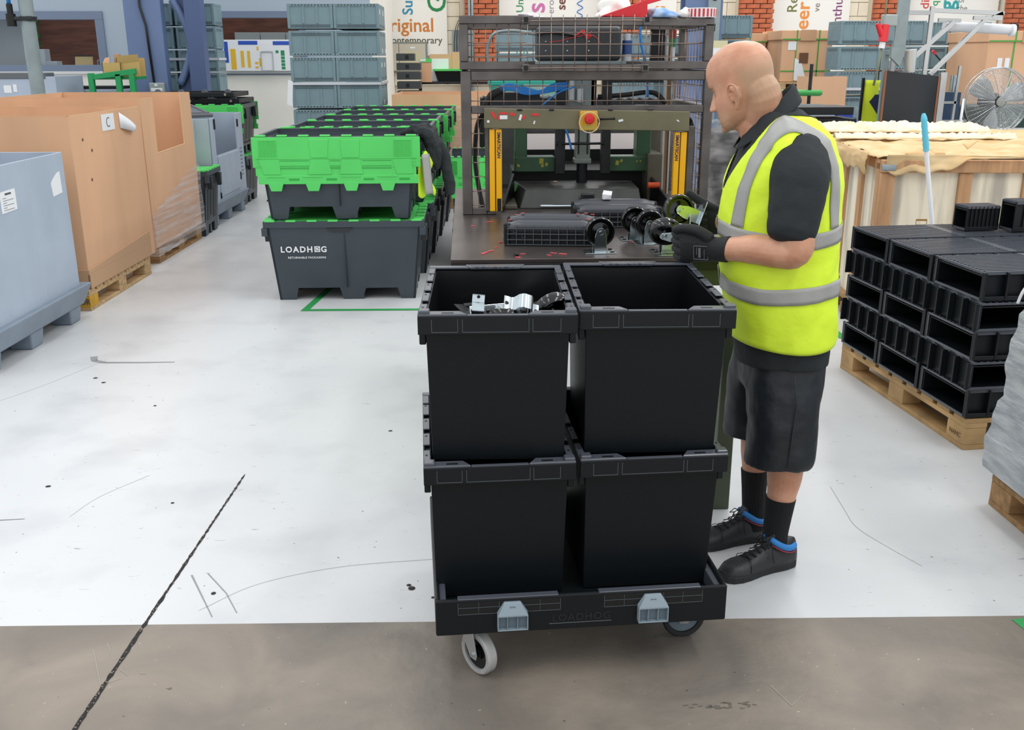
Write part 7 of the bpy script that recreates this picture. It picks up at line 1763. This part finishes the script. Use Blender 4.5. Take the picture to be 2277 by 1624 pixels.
# --- gloves
def glove(W_, D, U, N, fingers, thumb, name, wd=.092, arm=None):
    g = MB(); D = D.normalized(); U = (U-D*U.dot(D)).normalized(); N = (N-D*N.dot(D)-U*N.dot(U)).normalized()
    def q(a_, b_, c_): return W_ + D*(a_*1.16) + U*(b_*1.1) + N*(c_*1.05)
    rr_ = []
    for (d_, w_, t_, uo) in ((-.034,.080,.077,0),(-.015,.076,.072,0),(.003,.074,.066,0),(.03,.086,.044,.002),(.06,wd,.040,.002),(.085,wd*.98,.036,0),(.098,wd*.86,.028,0)):
        c_ = q(d_, uo, 0) if d_ > 0 else W_ + (arm-W_).normalized()*(-d_*1.16)
        ax2 = N if d_ > -.02 else U.cross((arm-W_).normalized())*(-1 if U.cross((arm-W_).normalized()).dot(N) < 0 else 1)
        rr_.append([p-WO for p in ell(c_, U, w_/2, ax2, t_/2, 24, 2.3)])
    g.loft(rr_)
    for (u, pts, r0) in fingers: limb(g, [q(.075,u,0)]+[q(*p) for p in pts], [r0*1.12, r0*1.08, r0, r0*.95, r0*.86][:len(pts)+1], 14)
    limb(g, [q(*p) for p in thumb], [.0185,.0165,.0140,.0125][:len(thumb)], 14)
    o = g.build(name, GLOVE, wk, smooth=True); rem(o, .0026, 3, .5)
    return o, q
fgr = []
for u, ln, r0 in ((.033,.90,.0115),(.011,1.0,.0120),(-.012,.95,.0115),(-.034,.78,.0105)):
    fgr.append((u, [(.100*1.0,u,.006),(.100+.020*ln,u,.026*ln+.004),(.092+.016*ln,u*.9,.052*ln),(.076,u*.8,.066*ln)], r0))
LD = V3(-.87,.40,-.02)
g1_, ql = glove(LW, LD, V3(.05,-.25,1.0), V3(.35,.9,.25), fgr, [(.020,.034,-.004),(.052,.056,-.008),(.086,.060,-.004),(.114,.052,.004)], 'glove', arm=V3(.85,2.84,1.085))
# cuff rib and back-of-hand print on the near glove
pr_ = MB()
for (a0, a1, b0, b1) in ((.020,.0212,-.024,.016),(.058,.0592,-.024,.016),(.020,.0592,-.024,-.0228),(.020,.0592,.0148,.016),(.030,.0312,-.020,.006),(.040,.046,-.018,.010),(.050,.0512,-.010,.012)):
    pr_.hexa([ql(a0,b0,-.0228)-WO, ql(a1,b0,-.0228)-WO, ql(a1,b1,-.0228)-WO, ql(a0,b1,-.0228)-WO, ql(a0,b0,-.0200)-WO, ql(a1,b0,-.0200)-WO, ql(a1,b1,-.0200)-WO, ql(a0,b1,-.0200)-WO])
pr_.build('glove_print', mat('pale_glove_print','6d7072',0.6), g1_)['kind'] = 'stuff'
fgr2 = []
for u, ln, r0 in ((.030,.90,.0115),(.009,1.0,.0120),(-.013,.95,.0115),(-.034,.78,.0105)):
    fgr2.append((u, [(.098,u,.010),(.100,u,.034*ln),(.080,u*.9,.046*ln),(.064,u*.8,.042*ln)], r0))
g2_, qr = glove(RW, V3(-.97,.12,-.06), V3(-.05,.1,1.0), V3(.2,-.95,.1), fgr2, [(.030,.034,-.002),(.062,.056,.0),(.090,.078,.0),(.108,.094,-.002)], 'glove', arm=V3(.915,3.228,1.10))
g2_['label'] = 'far glove, thumb up behind the held caster'; g1_['label'] = 'near glove with pale print on the back of the hand'
# --- casters in the hands
def held(pos, zc, ax, label):
    o = dup(cs0, None, None, label, 'loose black casters')
    Zc = Vector(zc).normalized(); A = Vector(ax); A = (A-Zc*A.dot(Zc)).normalized(); X = A.cross(Zc)
    Mx = Matrix((X, A, Zc)).transposed(); o.rotation_euler = Mx.to_euler(); o.location = Vector(pos) - Zc*.072
    return o
held((.628,3.085,1.098), (-.93,.12,.10), (.30,-.72,-.62), 'black caster held in the near glove, tread glossy')
h2 = held((.690,3.185,1.150), (-.88,-.10,.36), (-.25,-.90,.30), 'black caster held in the far glove with its zinc fork towards the camera')
